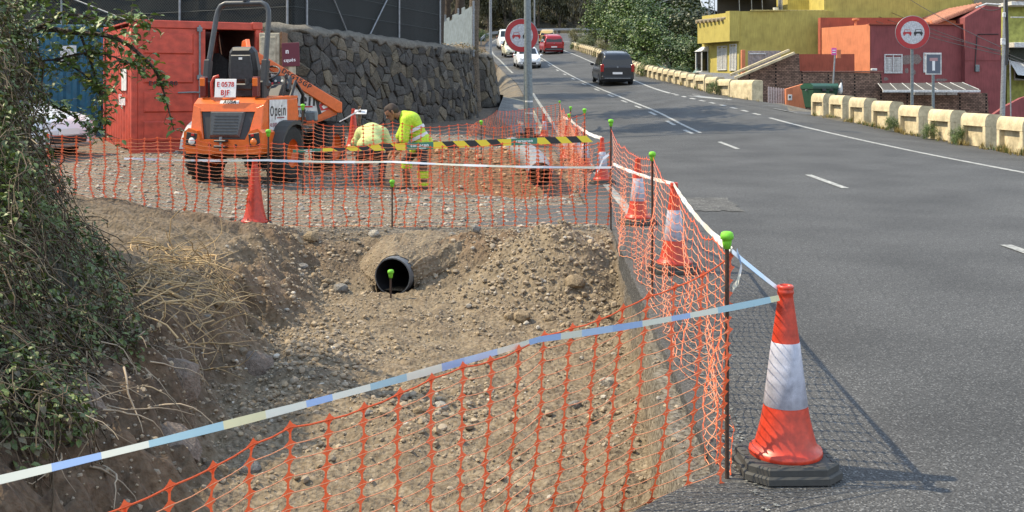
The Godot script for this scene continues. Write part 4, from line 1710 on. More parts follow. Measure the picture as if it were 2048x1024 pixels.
func stone_walls() -> void:
	var path := [Vector2(-5.5, 24.25), Vector2(-4.75, 24.7), Vector2(-1.78, 33.0), Vector2(-1.47, 34.6), Vector2(-1.44, 36.6)]
	stone_wall("dark basalt rubble wall with rough cement top behind the dumper", path, [2.98, 2.95, 2.80, 2.8, 2.95], 0.26, 0.375, 11, [0.42, 0.45, 0.5, 0.3, 0.55])
	path = [Vector2(-2.8, 44.6), Vector2(-1.2, 45.2), Vector2(-0.92, 46.2), Vector2(-1.05, 52.0)]
	stone_wall("lower dark stone wall at the pavement corner, topped with dry leaves", path, [3.0, 3.0, 3.0, 3.2], 0.38, 0.5, 17, [0.75, 0.78, 0.8, 1.3])
	# fence with black shade cloth along the top
	var t := thing("mesh_fence", "wire mesh fence backed with black shade cloth along the stone wall", "fence", Vector3(-5.1, 2.95, -25.1))
	var ends := [[Vector3(-15.0, 2.75, -28.6), Vector3(-5.1, 2.95, -25.15)], [Vector3(-5.1, 2.95, -25.15), Vector3(-2.15, 2.8, -33.2)]]
	for e in ends:
		var a: Vector3 = e[0]
		var b: Vector3 = e[1]
		var len_ := Vector2(a.x - b.x, a.z - b.z).length()
		var dir := (b - a).normalized()
		var out := dir.cross(Vector3.UP).normalized()
		var high := 2.1
		var g := Geo.new()
		# sagging cloth in strips
		var m := int(len_ / 0.3)
		for k in m:
			var p := a.lerp(b, float(k) / m) - out * (0.07 + 0.02 * sin(k * 1.1))
			var q := a.lerp(b, float(k + 1) / m) - out * (0.07 + 0.02 * sin((k + 1) * 1.1))
			g.quad(p, q, q + Vector3.UP * high, p + Vector3.UP * high)
		obj("shade_cloth", g, M.cloth_dark, t, true)
		g = Geo.new()
		g.col = Color(1, 1, 1)
		var w := 0.0024
		var n := int((len_ + high) / 0.075)
		for k in n:
			for s in 2:
				var u0 := k * 0.075 - (high if s == 0 else 0.0)
				var u1 := u0 + (high if s == 0 else -high)
				var v0 := 0.0
				var v1 := high
				if s == 1:
					u0 = k * 0.075
					u1 = u0 - high
				if u0 < 0:
					v0 = -u0
					u0 = 0.0
				if u1 > len_:
					v1 = high - (u1 - len_)
					u1 = len_
				if s == 1:
					if u1 < 0:
						v1 = high + u1
						u1 = 0.0
					if u0 > len_:
						v0 = u0 - len_
						u0 = len_
				if v1 - v0 < 0.02:
					continue
				var p := a.lerp(b, u0 / len_) + Vector3.UP * v0
				var q := a.lerp(b, u1 / len_) + Vector3.UP * v1
				var side := (q - p).normalized().cross(out) * w
				g.quad(p - side, q - side, q + side, p + side)
		obj("wire_mesh", g, M.wire, t, true).set_meta("kind", "stuff")
		for h in [0.08, 0.55, 1.02, 1.5, 2.0]:
			obj("tension_wire", Geo.new().tube([a + Vector3.UP * h + out * 0.01, b + Vector3.UP * h + out * 0.01], 0.006, 4), M.wire, t, true)
		var posts := [0.03, 0.36, 0.70, 0.985] if len_ > 9.5 else [0.06, 0.64, 0.97]
		for f in posts:
			var p := a.lerp(b, f) + out * 0.035
			obj("post", Geo.new().tube([p + Vector3.DOWN * 0.15, p + Vector3.UP * 2.2], 0.03, 8), M.steel, t, true)
		for br in ([[0.10, 0.0, -0.0], [0.66, 0.2, 0.0]] if len_ > 9.5 else [[0.30, 0.12, 0.0], [0.42, 0.62, 0.0]]):
			var p := a.lerp(b, br[0]) + out * 0.04
			var q := a.lerp(b, br[1]) + out * 0.04 + Vector3.UP * 1.75
			obj("brace", Geo.new().tube([p, q], 0.022, 6), M.steel, t, true)
	# upright sheets of pale corrugated metal past the wall
	t = thing("corrugated_fence", "pale blue grey corrugated metal fence on the terrace past the stone wall", "fence", Vector3(-1.6, 2.7, -37.0))
	var pa := Vector3(-2.75, 2.75, -43.5)
	var pb := Vector3(-1.36, 2.75, -36.6)
	for k in 9:
		var g := Geo.new()
		var p := pa.lerp(pb, k / 9.0)
		var q := pa.lerp(pb, (k + 1) / 9.0)
		var dir := (q - p).normalized()
		var out := dir.cross(Vector3.UP)
		var h := 1.5 + 0.1 * sin(k * 2.3) + k * 0.02
		for c in 8:
			var a := p.lerp(q, c / 8.0) + out * (0.02 if c % 2 else 0.0)
			var b := p.lerp(q, (c + 1) / 8.0) + out * (0.0 if c % 2 else 0.02)
			g.quad(a, b, b + Vector3.UP * h, a + Vector3.UP * h)
		obj("metal_sheet", g, textured(lin(0.22, 0.27, 0.30), 0.5, T.soft, 0.6), t, true)
	for f in [0.0, 0.5, 1.0]:
		var p := pa.lerp(pb, f) + Vector3(0.05, 0, 0.0)
		obj("post", Geo.new().box(p + Vector3.UP * 0.85, Vector3(0.07, 1.9, 0.07), Basis(), 0.008), M.steel, t, true)
	obj("brace", Geo.new().tube([pa.lerp(pb, 0.35) + Vector3(0.08, 0.4, 0), pb + Vector3(0.08, 1.5, 0.0)], 0.03, 6), M.steel, t, true)


# ---------------------------------------------------------------- cream parapets
func parapet_block(length: float, high: float, deep: float, recess: bool, label: String) -> Node3D:
	var t := thing("parapet_block", label, "parapet", Vector3.ZERO, 0.0, "cream parapet blocks along the road")
	# local x runs along the wall, the road side is +z
	var rail := high * 0.74
	var arch := []
	for k in 9:
		var a := PI / 2 * k / 8.0
		arch.append(Vector2(0.30 * deep - 0.30 * deep * cos(a) * 0.98, rail + (high - rail) * sin(a)))
	var prof := [Vector2(0.0, rail - 0.1)] + arch + [Vector2(deep - 0.04, high - 0.02), Vector2(deep, high - 0.07), Vector2(deep, -0.3), Vector2(0.16, -0.3), Vector2(0.16, rail - 0.1)]
	if not recess:
		prof = [Vector2(0.0, -0.3)] + arch + [Vector2(deep - 0.04, high - 0.02), Vector2(deep, high - 0.07), Vector2(deep, -0.3)]
	var x := Transform3D(Basis(Vector3.FORWARD, Vector3.UP, Vector3.RIGHT), Vector3.ZERO)
	var g := Geo.new().prism(prof, -length / 2, length / 2, x, 0.015)
	# the plinth of the pier leaves the panel set back from frame and piers
	if recess:
		for s in [-1.0, 1.0]:
			g.box(Vector3(s * (length / 2 - 0.075), (rail - 0.103 - 0.3) / 2, -0.082), Vector3(0.146, rail - 0.103 + 0.3, 0.16), Basis(), 0.012)
	obj("cast_frame", g, M.parapet, t)
	if recess:
		g = Geo.new().box(Vector3(0, (rail - 0.1) / 2, -0.148), Vector3(length - 0.3, rail - 0.1, 0.03), Basis(), 0.01)
		obj("panel", g, M.parapet, t)
	return t


func ordinal(n: int) -> String:
	var small := ["last", "first", "second", "third", "fourth", "fifth", "sixth", "seventh", "eighth", "ninth", "tenth", "eleventh", "twelfth", "thirteenth", "fourteenth", "fifteenth", "sixteenth", "seventeenth", "eighteenth", "nineteenth", "twentieth"]
	if n <= 20:
		return small[n]
	if n % 10 == 0:
		return {3: "thirtieth", 4: "fortieth", 5: "fiftieth", 6: "sixtieth"}[n / 10]
	return {2: "twenty-", 3: "thirty-", 4: "forty-", 5: "fifty-"}[n / 10] + small[n % 10]


func parapets() -> void:
	var proto: Node3D = null
	var n := 0
	var names := ["off the edge", "off the edge", "off the edge", "with dry weeds, cut by the right-hand edge", "with dry weeds, second from the right-hand edge", "between the two sign posts and the right-hand edge", "in front of the dead end sign's post", "in front of the round sign's post", "first to the left of the round sign's post", "last but one before the side street", "at the very end by the rubbish containers", "last"]
	var d := 23.32
	while d < 41.0:
		var a := along(WALL_NEAR, d)
		var b := along(WALL_NEAR, d + 1.4)
		var at := Vector3((a[1] + b[1]) / 2, (a[2] + b[2]) / 2, -(a[0] + b[0]) / 2)
		var turn := atan2(-(a[0] - b[0]) * -1.0, (a[1] - b[1]))
		var label: String = "cream parapet block " + names[mini(int((d - 19.2) / 2.06 + 0.01), 11)]
		if proto == null:
			proto = parapet_block(1.42, 0.87, 0.46, true, label)
			proto.position = at
			proto.rotation.y = turn
		else:
			dup(proto, at, turn, label)
		d += 2.06
		n += 1
	proto = null
	var proto2: Node3D = null
	d = 45.2
	n = 0
	while d < 105.0:
		var big := d < 53.0
		var l := 2.5 if n == 0 else (1.75 if big else 1.3)
		var a := along(WALL_FAR, d)
		var b := along(WALL_FAR, d + l)
		var at := Vector3((a[1] + b[1]) / 2, (a[2] + b[2]) / 2, -(a[0] + b[0]) / 2)
		var dirv := Vector3(a[1] - b[1], 0, -(a[0] - b[0]))
		var turn := atan2(-dirv.z, dirv.x)
		var label := "%s small cream parapet block with sunk panel beyond the plain corner block" % ordinal(n)
		if n == 0:
			parapet_block(2.5, 0.8, 0.5, false, "plain stained cream parapet block at the corner of the side street").transform = Transform3D(Basis(Vector3.UP, turn), at)
		elif big:
			if proto2 == null:
				proto2 = parapet_block(1.68, 0.74, 0.44, true, label)
				proto2.position = at
				proto2.rotation.y = turn
			else:
				dup(proto2, at, turn, label)
		else:
			if proto == null:
				proto = parapet_block(1.25, 0.68, 0.42, true, label)
				proto.position = at
				proto.rotation.y = turn
			else:
				dup(proto, at, turn, label)
		d += l * absf(dirv.normalized().z) + 0.06
		n += 1

# ---------------------------------------------------------------- houses across the road
func plan(g: Geo, pts: Array, y0: float, y1: float) -> Geo:
	return g.prism(pts, y0, y1, Transform3D(Basis(Vector3.RIGHT, Vector3.FORWARD, Vector3.UP), Vector3.ZERO))


# frame on an upright wall: origin at a, x towards b, z outwards
func on_wall(a: Vector2, b: Vector2, y: float) -> Transform3D:
	return frame_at(Vector3(a.x, y, -a.y), Vector3(b.x - a.x, 0, -(b.y - a.y)))


func window_at(parent: Node3D, fr: Transform3D, x: float, y: float, w: float, h: float, shutters: bool, called := "window") -> void:
	var g := Geo.new()
	var f := 0.06
	for q in [[x + w / 2, y + f / 2, w, f], [x + w / 2, y + h - f / 2, w, f]]:
		g.box(fr * Vector3(q[0], q[1], 0.03), Vector3(q[2], q[3], 0.08), fr.basis, 0.006)
	for q in [[x + f / 2, y + h / 2, f, h - 2 * f], [x + w - f / 2, y + h / 2, f, h - 2 * f], [x + w / 2, y + h / 2, 0.05, h - 2 * f]]:
		g.box(fr * Vector3(q[0], q[1], 0.028), Vector3(q[2], q[3], 0.07), fr.basis, 0.006)
	var win := obj(called, g, M.white, parent, true)
	g = Geo.new()
	if shutters:
		for k in int(h / 0.09) - 2:
			for s in 2:
				g.box(fr * Vector3(x + w * (0.25 + 0.5 * s), y + 0.11 + k * 0.09, 0.02), Vector3(w / 2 - 0.1, 0.075, 0.03), fr.basis * Basis(Vector3.RIGHT, 0.4), 0.0)
		var o := obj("louvres", g, M.white, win)
		o.set_meta("kind", "stuff")
	else:
		g.box(fr * Vector3(x + w / 2, y + h / 2, 0.004), Vector3(w - 0.1, h - 0.1, 0.012), fr.basis)
		obj("pane", g, M.glass, win)


func houses() -> void:
	var yellow := textured(lin(0.50, 0.415, 0.105), 0.9, T.plaster, 0.5, T.plaster, 0.13)
	var maroon := textured(lin(0.27, 0.072, 0.072), 0.9, T.plaster, 0.4, T.plaster, 0.11)
	var orange := textured(lin(0.66, 0.225, 0.105), 0.9, T.plaster, 0.5, T.plaster, 0.15)
	var brickred := textured(lin(0.38, 0.09, 0.05), 0.9, T.plaster, 0.5, T.plaster, 0.12)
	var lime := textured(lin(0.42, 0.45, 0.12), 0.9, T.soft, 0.4)
	var brick := textured(lin(0.33, 0.22, 0.165), 0.92, T.brick, 0.75, T.soft, 0.3)
	var tile := textured(lin(0.55, 0.24, 0.15), 0.85, T.fbm, 1.0)
	for m in [yellow, maroon, orange, brickred]:
		m.uv1_scale = Vector3(1.1, 0.12, 1.1)
	# --- yellow house
	var t := thing("yellow_house", "mustard yellow house with overhanging upper floor and white shutters", "house", Vector3(14.5, -1.5, -63.0))
	obj("wall", plan(Geo.new(), [Vector2(13.1, 62.05), Vector2(18.05, 61.6), Vector2(26, 72), Vector2(15.5, 76), Vector2(11.7, 66.2)], -1.6, 6.0), yellow, t, true)
	obj("overhang", plan(Geo.new(), [Vector2(12.56, 62.0), Vector2(13.3, 62.4), Vector2(12.0, 66.4), Vector2(11.27, 65.3)], 4.27, 5.55), yellow, t, true)
	obj("corner_pier", plan(Geo.new(), [Vector2(12.55, 61.99), Vector2(13.12, 61.98), Vector2(13.3, 62.6), Vector2(12.42, 62.5)], 4.268, 6.02), yellow, t, true)
	var tiles := [Vector2(12.45, 62.55), Vector2(11.27, 65.3)]
	for k in 7:
		var a: Vector2 = tiles[0].lerp(tiles[1], (k + 0.5) / 7.0)
		obj("roof_tile", Geo.new().tube([Vector3(a.x - 0.22, 5.57, -a.y + 0.06), Vector3(a.x + 0.5, 5.66, -a.y - 0.1)], 0.12, 8), textured(lin(0.5, 0.4, 0.25), 0.9, T.fbm, 1.0), t, true)
	var fr := on_wall(Vector2(11.7, 66.2), Vector2(13.1, 62.05), 2.2)
	window_at(t, fr, 1.95, 0.42, 1.1, 1.45, true)
	window_at(t, fr, 3.4, 0.38, 0.75, 1.55, true)
	# glazed bay at the end
	var bay := Geo.new()
	for q in [[0.02, 0.0], [0.75, 0.0], [0.02, 0.42], [0.75, 0.42]]:
		bay.box(fr * Vector3(q[0], 1.0, q[1]), Vector3(0.07, 1.2, 0.07), fr.basis, 0.005)
	bay.box(fr * Vector3(0.385, 0.36, 0.21), Vector3(0.86, 0.1, 0.55), fr.basis, 0.01)
	bay.prism([Vector2(0.0, 1.6), Vector2(0.52, 1.6), Vector2(0.0, 1.9)], -0.05, 0.82, fr * Transform3D(Basis(Vector3.BACK, Vector3.UP, Vector3.LEFT), Vector3(0.78, 0, 0)))
	var b := obj("bay_window", bay, M.white, t, true)
	obj("pane", Geo.new().box(fr * Vector3(0.385, 1.0, 0.21), Vector3(0.68, 1.18, 0.36), fr.basis), M.glass, b)
	# upper storey set back
	obj("top_storey", plan(Geo.new(), [Vector2(16.8, 65.5), Vector2(18.05, 65.3), Vector2(18.12, 62.4), Vector2(26.9, 62.6), Vector2(28, 74), Vector2(17.2, 74)], 4.9, 11.0), yellow, t, true)
	var up := on_wall(Vector2(16.98, 69.5), Vector2(16.81, 65.7), 6.05)
	window_at(t, up, 1.4, 0.1, 1.1, 2.0, false)
	obj("cornice", Geo.new().box(Vector3(15.9, 6.03, -61.82), Vector3(4.4, 0.06, 0.1), Basis(), 0.01), textured(lin(0.5, 0.42, 0.15), 0.9, T.soft, 1.0), t, true)
	# clutter on its flat roof
	t = thing("roof_shed", "dark open shed with grey sheet roof on top of the yellow house", "shed", Vector3(13.5, 6.0, -66.0))
	obj("back_wall", plan(Geo.new(), [Vector2(13.2, 69.0), Vector2(17.0, 69.0), Vector2(17.0, 69.2), Vector2(13.2, 69.2)], 5.9, 7.4), M.black, t, true)
	obj("sheet_roof", Geo.new().box(Vector3(14.6, 7.4, -67.3), Vector3(3.6, 0.05, 3.8), Basis(Vector3.FORWARD, 0.06) * Basis(Vector3.RIGHT, 0.08), 0.01), textured(lin(0.2, 0.12, 0.08), 0.9, T.fbm, 1.0), t, true)
	for x in [13.9, 14.65, 15.3]:
		obj("post", Geo.new().tube([Vector3(x, 5.95, -65.6), Vector3(x - 0.05, 7.3, -65.6)], 0.03, 6), M.steel, t, true)
	tag(obj("roof_bucket", Geo.new().lathe([Vector2(0.0, 0.0), Vector2(0.13, 0.0), Vector2(0.18, 0.4), Vector2(0.16, 0.4)], 12, Transform3D(Basis(), Vector3(15.85, 6.0, -64.6))), M.white), "white bucket standing on the roof of the yellow house", "bucket")
	# hut with a pale sheet roof further back
	t = thing("grey_hut", "grey hut with pale tin roof half hidden behind the yellow house", "hut", Vector3(17.0, 2.0, -92.0))
	obj("wall", Geo.new().box(Vector3(18.6, 5.6, -92), Vector3(4.0, 5.0, 4.0)), textured(lin(0.1, 0.095, 0.085), 0.9, T.fbm, 0.5), t, true)
	obj("tin_roof", Geo.new().box(Vector3(18.3, 8.5, -91.5), Vector3(4.8, 0.08, 5.5), Basis(Vector3.FORWARD, 0.28) * Basis(Vector3.RIGHT, 0.35), 0.01), textured(lin(0.45, 0.47, 0.5), 0.5, T.streak, 1.0), t, true)
	# --- terrace wall of brown brick with its stair
	t = thing("brick_terrace_wall", "brown brick terrace wall with a sloping cream coping at its left", "wall", Vector3(15.0, 0.0, -54.5))
	var px := [[1478, 215], [1478, 151], [1586, 107], [1598, 107], [1600, 144], [1762, 146], [1766, 184], [1975, 186], [1978, 236], [1600, 240]]
	var poly := []
	for q in px:
		var v := P(q[0], q[1], 54.5)
		poly.append(Vector2(v.x, v.y))
	obj("wall", Geo.new().prism(poly, -54.9, -54.5, Transform3D()), brick, t, true)
	var a3 := P(1470, 156, 54.2)
	var b3 := P(1588, 106, 54.2)
	for k in 2:
		var g := Geo.new()
		var o := Vector3(-0.12, 0.16, -0.5) * k
		g.box((a3 + b3) / 2 + o, Vector3(a3.distance_to(b3), 0.13, 0.3), frame_at(Vector3.ZERO, b3 - a3, Vector3.UP).basis, 0.015)
		obj("coping", g, M.parapet, t, true)
	obj("top_course", Geo.new().box(P(1682, 143.5, 54.7), Vector3(4.1, 0.07, 0.5), Basis(), 0.01), textured(lin(0.25, 0.12, 0.09), 0.9, T.soft, 1.0), t, true)
	t = thing("yard_gate", "greyish pink sheet metal gate in the yard of the yellow house", "gate", P(1530, 138, 57.5))
	for k in 8:
		obj("sheet", Geo.new().box(P(1500 + k * 8.2, 124, 57.5 + 0.03 * (k % 2)), Vector3(0.215, 1.2, 0.03), Basis(), 0.004), textured(lin(0.36, 0.3, 0.28), 0.6, T.soft, 1.0), t, true)
	obj("rail", Geo.new().box(P(1515, 107.5, 57.45), Vector3(0.85, 0.06, 0.06), Basis(), 0.004), M.white, t, true)
	tag(obj("gate_pillar", Geo.new().box(P(1486, 128, 57.3), Vector3(0.2, 1.5, 0.24), Basis(), 0.015), orange), "narrow orange pillar beside the pink sheet metal gate", "pillar")
	tag(obj("lean_to_roof", Geo.new().box(P(1446, 153, 58.0), Vector3(2.2, 0.06, 3.2), Basis(Vector3.FORWARD, 0.04) * Basis(Vector3.RIGHT, 0.12), 0.01), textured(lin(0.22, 0.22, 0.22), 0.8, T.fbm, 0.8)), "flat grey lean-to roof behind the far parapet before the yellow house", "roof")
	# --- orange and maroon house
	t = thing("orange_house", "orange and maroon house with two white shuttered windows", "house", Vector3(20.0, -1.5, -58.0))
	obj("orange_wall", plan(Geo.new(), [Vector2(18.98, 57.0), Vector2(19.4, 60.5), Vector2(17.4, 60.4)], -1.6, 4.95), orange, t, true)
	obj("terrace_wall", plan(Geo.new(), [Vector2(14.9, 56.4), Vector2(17.9, 56.2), Vector2(18.0, 56.5), Vector2(15.0, 56.7)], -1.0, 3.35), brickred, t, true)
	obj("roof_parapet", plan(Geo.new(), [Vector2(17.42, 60.7), Vector2(24.2, 60.9), Vector2(24.2, 61.4), Vector2(17.42, 61.2)], 3.0, 5.55), brickred, t, true)
	obj("maroon_wall", plan(Geo.new(), [Vector2(19.0, 57.02), Vector2(23.97, 57.3), Vector2(24.2, 60.7), Vector2(19.45, 60.6)], -1.6, 4.93), maroon, t, true)
	var mw := on_wall(Vector2(19.0, 57.02), Vector2(23.97, 57.3), 0.0)
	window_at(t, mw, 0.75, 2.35, 0.98, 1.02, true)
	window_at(t, mw, 2.87, 2.4, 0.98, 1.05, true)
	obj("flat_roof", plan(Geo.new(), [Vector2(18.9, 56.9), Vector2(24.05, 57.15), Vector2(24.25, 60.75), Vector2(19.4, 60.7)], 4.93, 4.99), brickred, t, true)
	var gp := Geo.new()
	gp.col = Color(0.9, 0.8, 0.8)
	for q in [[1.95, 3.02, 0.32, 0.2], [2.5, 3.1, 0.3, 0.26], [2.2, 3.2, 0.5, 0.12], [1.98, 2.5, 0.1, 0.14], [2.37, 2.42, 0.09, 0.15], [0.85, 2.05, 0.13, 0.09], [3.85, 2.0, 0.34, 0.08]]:
		var ring := []
		for k in 12:
			var an := TAU * k / 12
			var rr := 1.0 + 0.35 * n2.get_noise_2d(k * 2.1, q[0] * 9)
			ring.append(mw * Vector3(q[0] + cos(an) * q[2] * rr, q[1] + sin(an) * q[3] * rr, 0.006))
		for k in 12:
			gp.tri(mw * Vector3(q[0], q[1], 0.007), ring[k], ring[(k + 1) % 12])
	obj("bare_plaster", gp, textured(lin(0.34, 0.3, 0.27), 0.95, T.fbm, 1.5), t, true).set_meta("kind", "stuff")
	obj("chimney_vent", Geo.new().lathe([Vector2(0.07, 4.9), Vector2(0.07, 5.25), Vector2(0.2, 5.25), Vector2(0.2, 5.35), Vector2(0, 5.38)], 10, Transform3D(Basis(), Vector3(18.7, 0, -58.5))), orange, t, true)
	obj("wall_lamp", Geo.new().box(mw * Vector3(0.15, 2.55, 0.12), Vector3(0.3, 0.12, 0.2), Basis(), 0.02), M.white, t, true)
	# lower annex, with tiled roof
	var t2 := thing("maroon_house", "taller maroon house with sloping salmon tile roof behind the utility pole", "house", Vector3(25.0, -1.5, -58.0))
	var gable := [Vector2(23.98, -1.6), Vector2(25.85, -1.6), Vector2(25.9, 5.85), Vector2(25.1, 5.95), Vector2(23.98, 5.3)]
	obj("wall", Geo.new().prism(gable, -66.0, -56.9), maroon, t2, true)
	var roof := Geo.new()
	var ra := Vector3(22.6, 5.0, 0)
	var rb := Vector3(25.25, 6.02, 0)
	roof.prism([Vector2(22.6, 4.95), Vector2(25.25, 5.95), Vector2(25.25, 6.05), Vector2(22.55, 5.05)], -66.0, -57.6)
	var rf := obj("roof", roof, tile, t2, true)
	for k in 16:
		var z := -57.8 - k * 0.5
		obj("roof_tile", Geo.new().tube([ra + Vector3(0, 0.05, z), rb + Vector3(0, 0.05, z)], 0.13, 8), tile, rf)
	obj("eave_wall", Geo.new().box(Vector3(23.3, 4.97, -61.0), Vector3(1.3, 0.5, 6.0)), orange, t2, true)
	var gr := on_wall(Vector2(23.98, 56.9), Vector2(25.85, 56.9), 0.0)
	obj("conduit", Geo.new().tube([gr * Vector3(1.75, 4.42, 0.03), gr * Vector3(0.68, 4.42, 0.03), gr * Vector3(0.62, 4.35, 0.03), gr * Vector3(0.5, 2.45, 0.03)], 0.025, 6), M.black, t2, true)
	obj("meter_box", Geo.new().box(gr * Vector3(0.62, 2.62, 0.06), Vector3(0.2, 0.36, 0.12), Basis(), 0.01), M.galv, t2, true)
	obj("string_course", Geo.new().box(gr * Vector3(0.93, 3.05, 0.012), Vector3(1.86, 0.04, 0.03)), maroon, t2, true)
	obj("verge", Geo.new().tube([gr * Vector3(0.55, 5.82, 0.05), gr * Vector3(1.1, 6.03, 0.05), gr * Vector3(1.85, 5.98, 0.05)], 0.05, 6), M.white, t2, true)
	var t3 := thing("maroon_yard_wall", "low maroon yard wall with a rounded rising top at the right-hand edge", "wall", Vector3(24.5, -1.5, -51.0))
	obj("wall", Geo.new().prism([Vector2(22.0, -1.6), Vector2(27.0, -1.6), Vector2(27.0, 1.35), Vector2(25.0, 1.32), Vector2(24.2, 1.12), Vector2(23.4, 0.7), Vector2(22.6, 0.15), Vector2(22.0, -0.1)], -51.3, -51.0), maroon, t3, true)
	obj("vent", Geo.new().box(Vector3(24.6, 0.2, -50.97), Vector3(0.5, 0.6, 0.06), Basis(), 0.01), M.galv, t3, true)
	# lean-to with glazed roof before the maroon wall
	t3 = thing("glazed_canopy", "white framed glazed canopy along the brick wall under the maroon house", "canopy", P(1860, 175, 53.6))
	var l0 := P(1767, 181, 53.4)
	var r0 := P(1958, 179, 53.4)
	var back := Vector3(0.0, 0.36, -0.8)
	var hor := Vector3(0.5, 0, 0)
	for k in 8:
		var f := k / 7.0
		obj("rafter", Geo.new().tube([l0.lerp(r0, f), l0.lerp(r0, f) + back - hor * f], 0.018, 4), M.white, t3, true)
	for k in 7:
		var a := l0.lerp(r0, k / 7.0)
		var c := l0.lerp(r0, (k + 1) / 7.0)
		var g := Geo.new()
		g.quad(a, c, c + back - hor * ((k + 1) / 7.0), a + back - hor * (k / 7.0))
		obj("pane", g, textured(lin(0.11, 0.095, 0.075), 0.5, T.soft, 1.0), t3, true)
	obj("front_beam", Geo.new().box((l0 + r0) / 2 + Vector3(0, -0.06, 0.03), Vector3(l0.distance_to(r0) + 0.1, 0.12, 0.08), Basis(), 0.01), M.white, t3, true)
	for k in 4:
		obj("louvre_window", Geo.new().box(P(1838 + k * 22, 184.5, 54.45), Vector3(0.52, 0.28, 0.06), Basis(), 0.012), M.white, t3, true)
	# --- green house at the edge
	t = thing("green_house", "lime green house with white balcony bands and tile eaves at the right-hand edge", "house", Vector3(30.0, -1.5, -62.0))
	obj("wall", plan(Geo.new(), [Vector2(27.9, 60.6), Vector2(36.0, 60.0), Vector2(36.0, 70.0), Vector2(28.2, 70.0)], -1.6, 6.2), lime, t, true)
	obj("balcony_slab", Geo.new().box(Vector3(31.5, 3.95, -60.0), Vector3(7.6, 0.28, 1.4), Basis(), 0.02), M.white, t, true)
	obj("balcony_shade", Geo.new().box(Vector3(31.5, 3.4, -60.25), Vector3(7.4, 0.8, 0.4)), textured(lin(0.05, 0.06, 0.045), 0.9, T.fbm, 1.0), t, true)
	obj("parapet_rail", Geo.new().box(Vector3(31.5, 5.5, -59.7), Vector3(7.6, 0.06, 0.08), Basis(), 0.01), M.white, t, true)
	obj("eave_board", Geo.new().box(Vector3(31.6, 6.25, -60.2), Vector3(8.0, 0.22, 1.6), Basis(), 0.02), M.white, t, true)
	for k in 14:
		obj("roof_tile", Geo.new().tube([Vector3(27.9 + k * 0.3, 6.5, -59.3), Vector3(27.9 + k * 0.3, 7.4, -63.0)], 0.13, 8), textured(lin(0.4, 0.27, 0.16), 0.85, T.fbm, 1.0), t, true)
	var aw := Geo.new()
	aw.quad(Vector3(27.75, 2.3, -59.0), Vector3(31.5, 1.75, -58.6), Vector3(31.5, 2.6, -60.3), Vector3(27.75, 3.4, -60.4))
	obj("awning", aw, M.white, t, true)
	window_at(t, on_wall(Vector2(27.9, 60.55), Vector2(36.0, 59.95), 0.0), 0.35, 2.0, 1.9, 0.9, false)
	# --- small wall, gate, bins and poles at the mouth of the side street
	t = thing("orange_wall", "small salmon orange wall with a white meter box beside the gate", "wall", P(1592, 213, 52.6))
	poly = []
	for q in [[1572, 214], [1612, 222], [1612, 168], [1606, 168], [1572, 178]]:
		var v := P(q[0], q[1], 52.6)
		poly.append(Vector2(v.x, v.y))
	obj("wall", Geo.new().prism(poly, -52.9, -52.6, Transform3D(), 0.01), orange, t, true)
	obj("meter_box", Geo.new().box(P(1580, 195, 52.57), Vector3(0.2, 0.28, 0.06), Basis(), 0.01), M.white, t, true)
	obj("meter_dial", Geo.new().box(P(1580, 194, 52.53), Vector3(0.08, 0.1, 0.02), Basis(), 0.01), M.black_ink, t, true)
	t = thing("slatted_gate", "white pink slatted gate at the mouth of the side street", "gate", P(1552, 207, 52.9))
	for k in 7:
		var c := P(1537.5 + k * 5.0, 190.0 + k * 0.6, 52.9)
		var g := Geo.new()
		g.prism([Vector2(-0.045, -0.42), Vector2(0.045, -0.42), Vector2(0.045, 0.38), Vector2(0.0, 0.43), Vector2(-0.045, 0.38)], -0.012, 0.012, Transform3D(Basis(), c))
		obj("slat", g, textured(lin(0.56, 0.45, 0.42), 0.7, T.soft, 2.0), t, true)
	for y in [180.0, 202.0]:
		obj("rail", Geo.new().box(P(1552.5, y, 52.95), Vector3(0.85, 0.06, 0.03), Basis(Vector3.FORWARD, 0.05), 0.005), textured(lin(0.45, 0.33, 0.3), 0.7, T.soft, 2.0), t, true)
	for q in [[1631, 49.0, 0.3, "green wheeled rubbish container at the mouth of the side street"], [1655, 50.6, -0.2, "second green rubbish container half hidden behind the first"]]:
		var base := P(q[0], 226, q[1])
		base.y = 0.5
		t = thing("rubbish_container", q[3], "rubbish bin", base, q[2], "green rubbish containers")
		var g := Geo.new()
		var rings := []
		for s in [[0.16, 0.30, 0.30], [0.2, 0.34, 0.33], [1.0, 0.42, 0.48], [1.04, 0.46, 0.52], [1.1, 0.46, 0.52]]:
			rings.append([Vector3(-s[1], s[0], s[2]), Vector3(-s[1], s[0], -s[2]), Vector3(s[1], s[0], -s[2]), Vector3(s[1], s[0], s[2])])
		for i in rings.size() - 1:
			for k in 4:
				var l := (k + 1) % 4
				g.quad(rings[i][l], rings[i][k], rings[i + 1][k], rings[i + 1][l])
		g.quad(rings[0][0], rings[0][1], rings[0][2], rings[0][3])
		obj("tub", g, textured(lin(0.012, 0.062, 0.035), 0.5, T.soft, 1.5), t)
		g = Geo.new().prism([Vector2(-0.54, 1.1), Vector2(0.54, 1.1), Vector2(0.5, 1.2), Vector2(0.2, 1.29), Vector2(-0.3, 1.29), Vector2(-0.52, 1.18)], -0.46, 0.46, Transform3D(Basis(Vector3.FORWARD, Vector3.UP, Vector3.RIGHT), Vector3.ZERO), 0.02)
		obj("lid", g, textured(lin(0.014, 0.08, 0.045), 0.45, T.soft, 1.5), t)
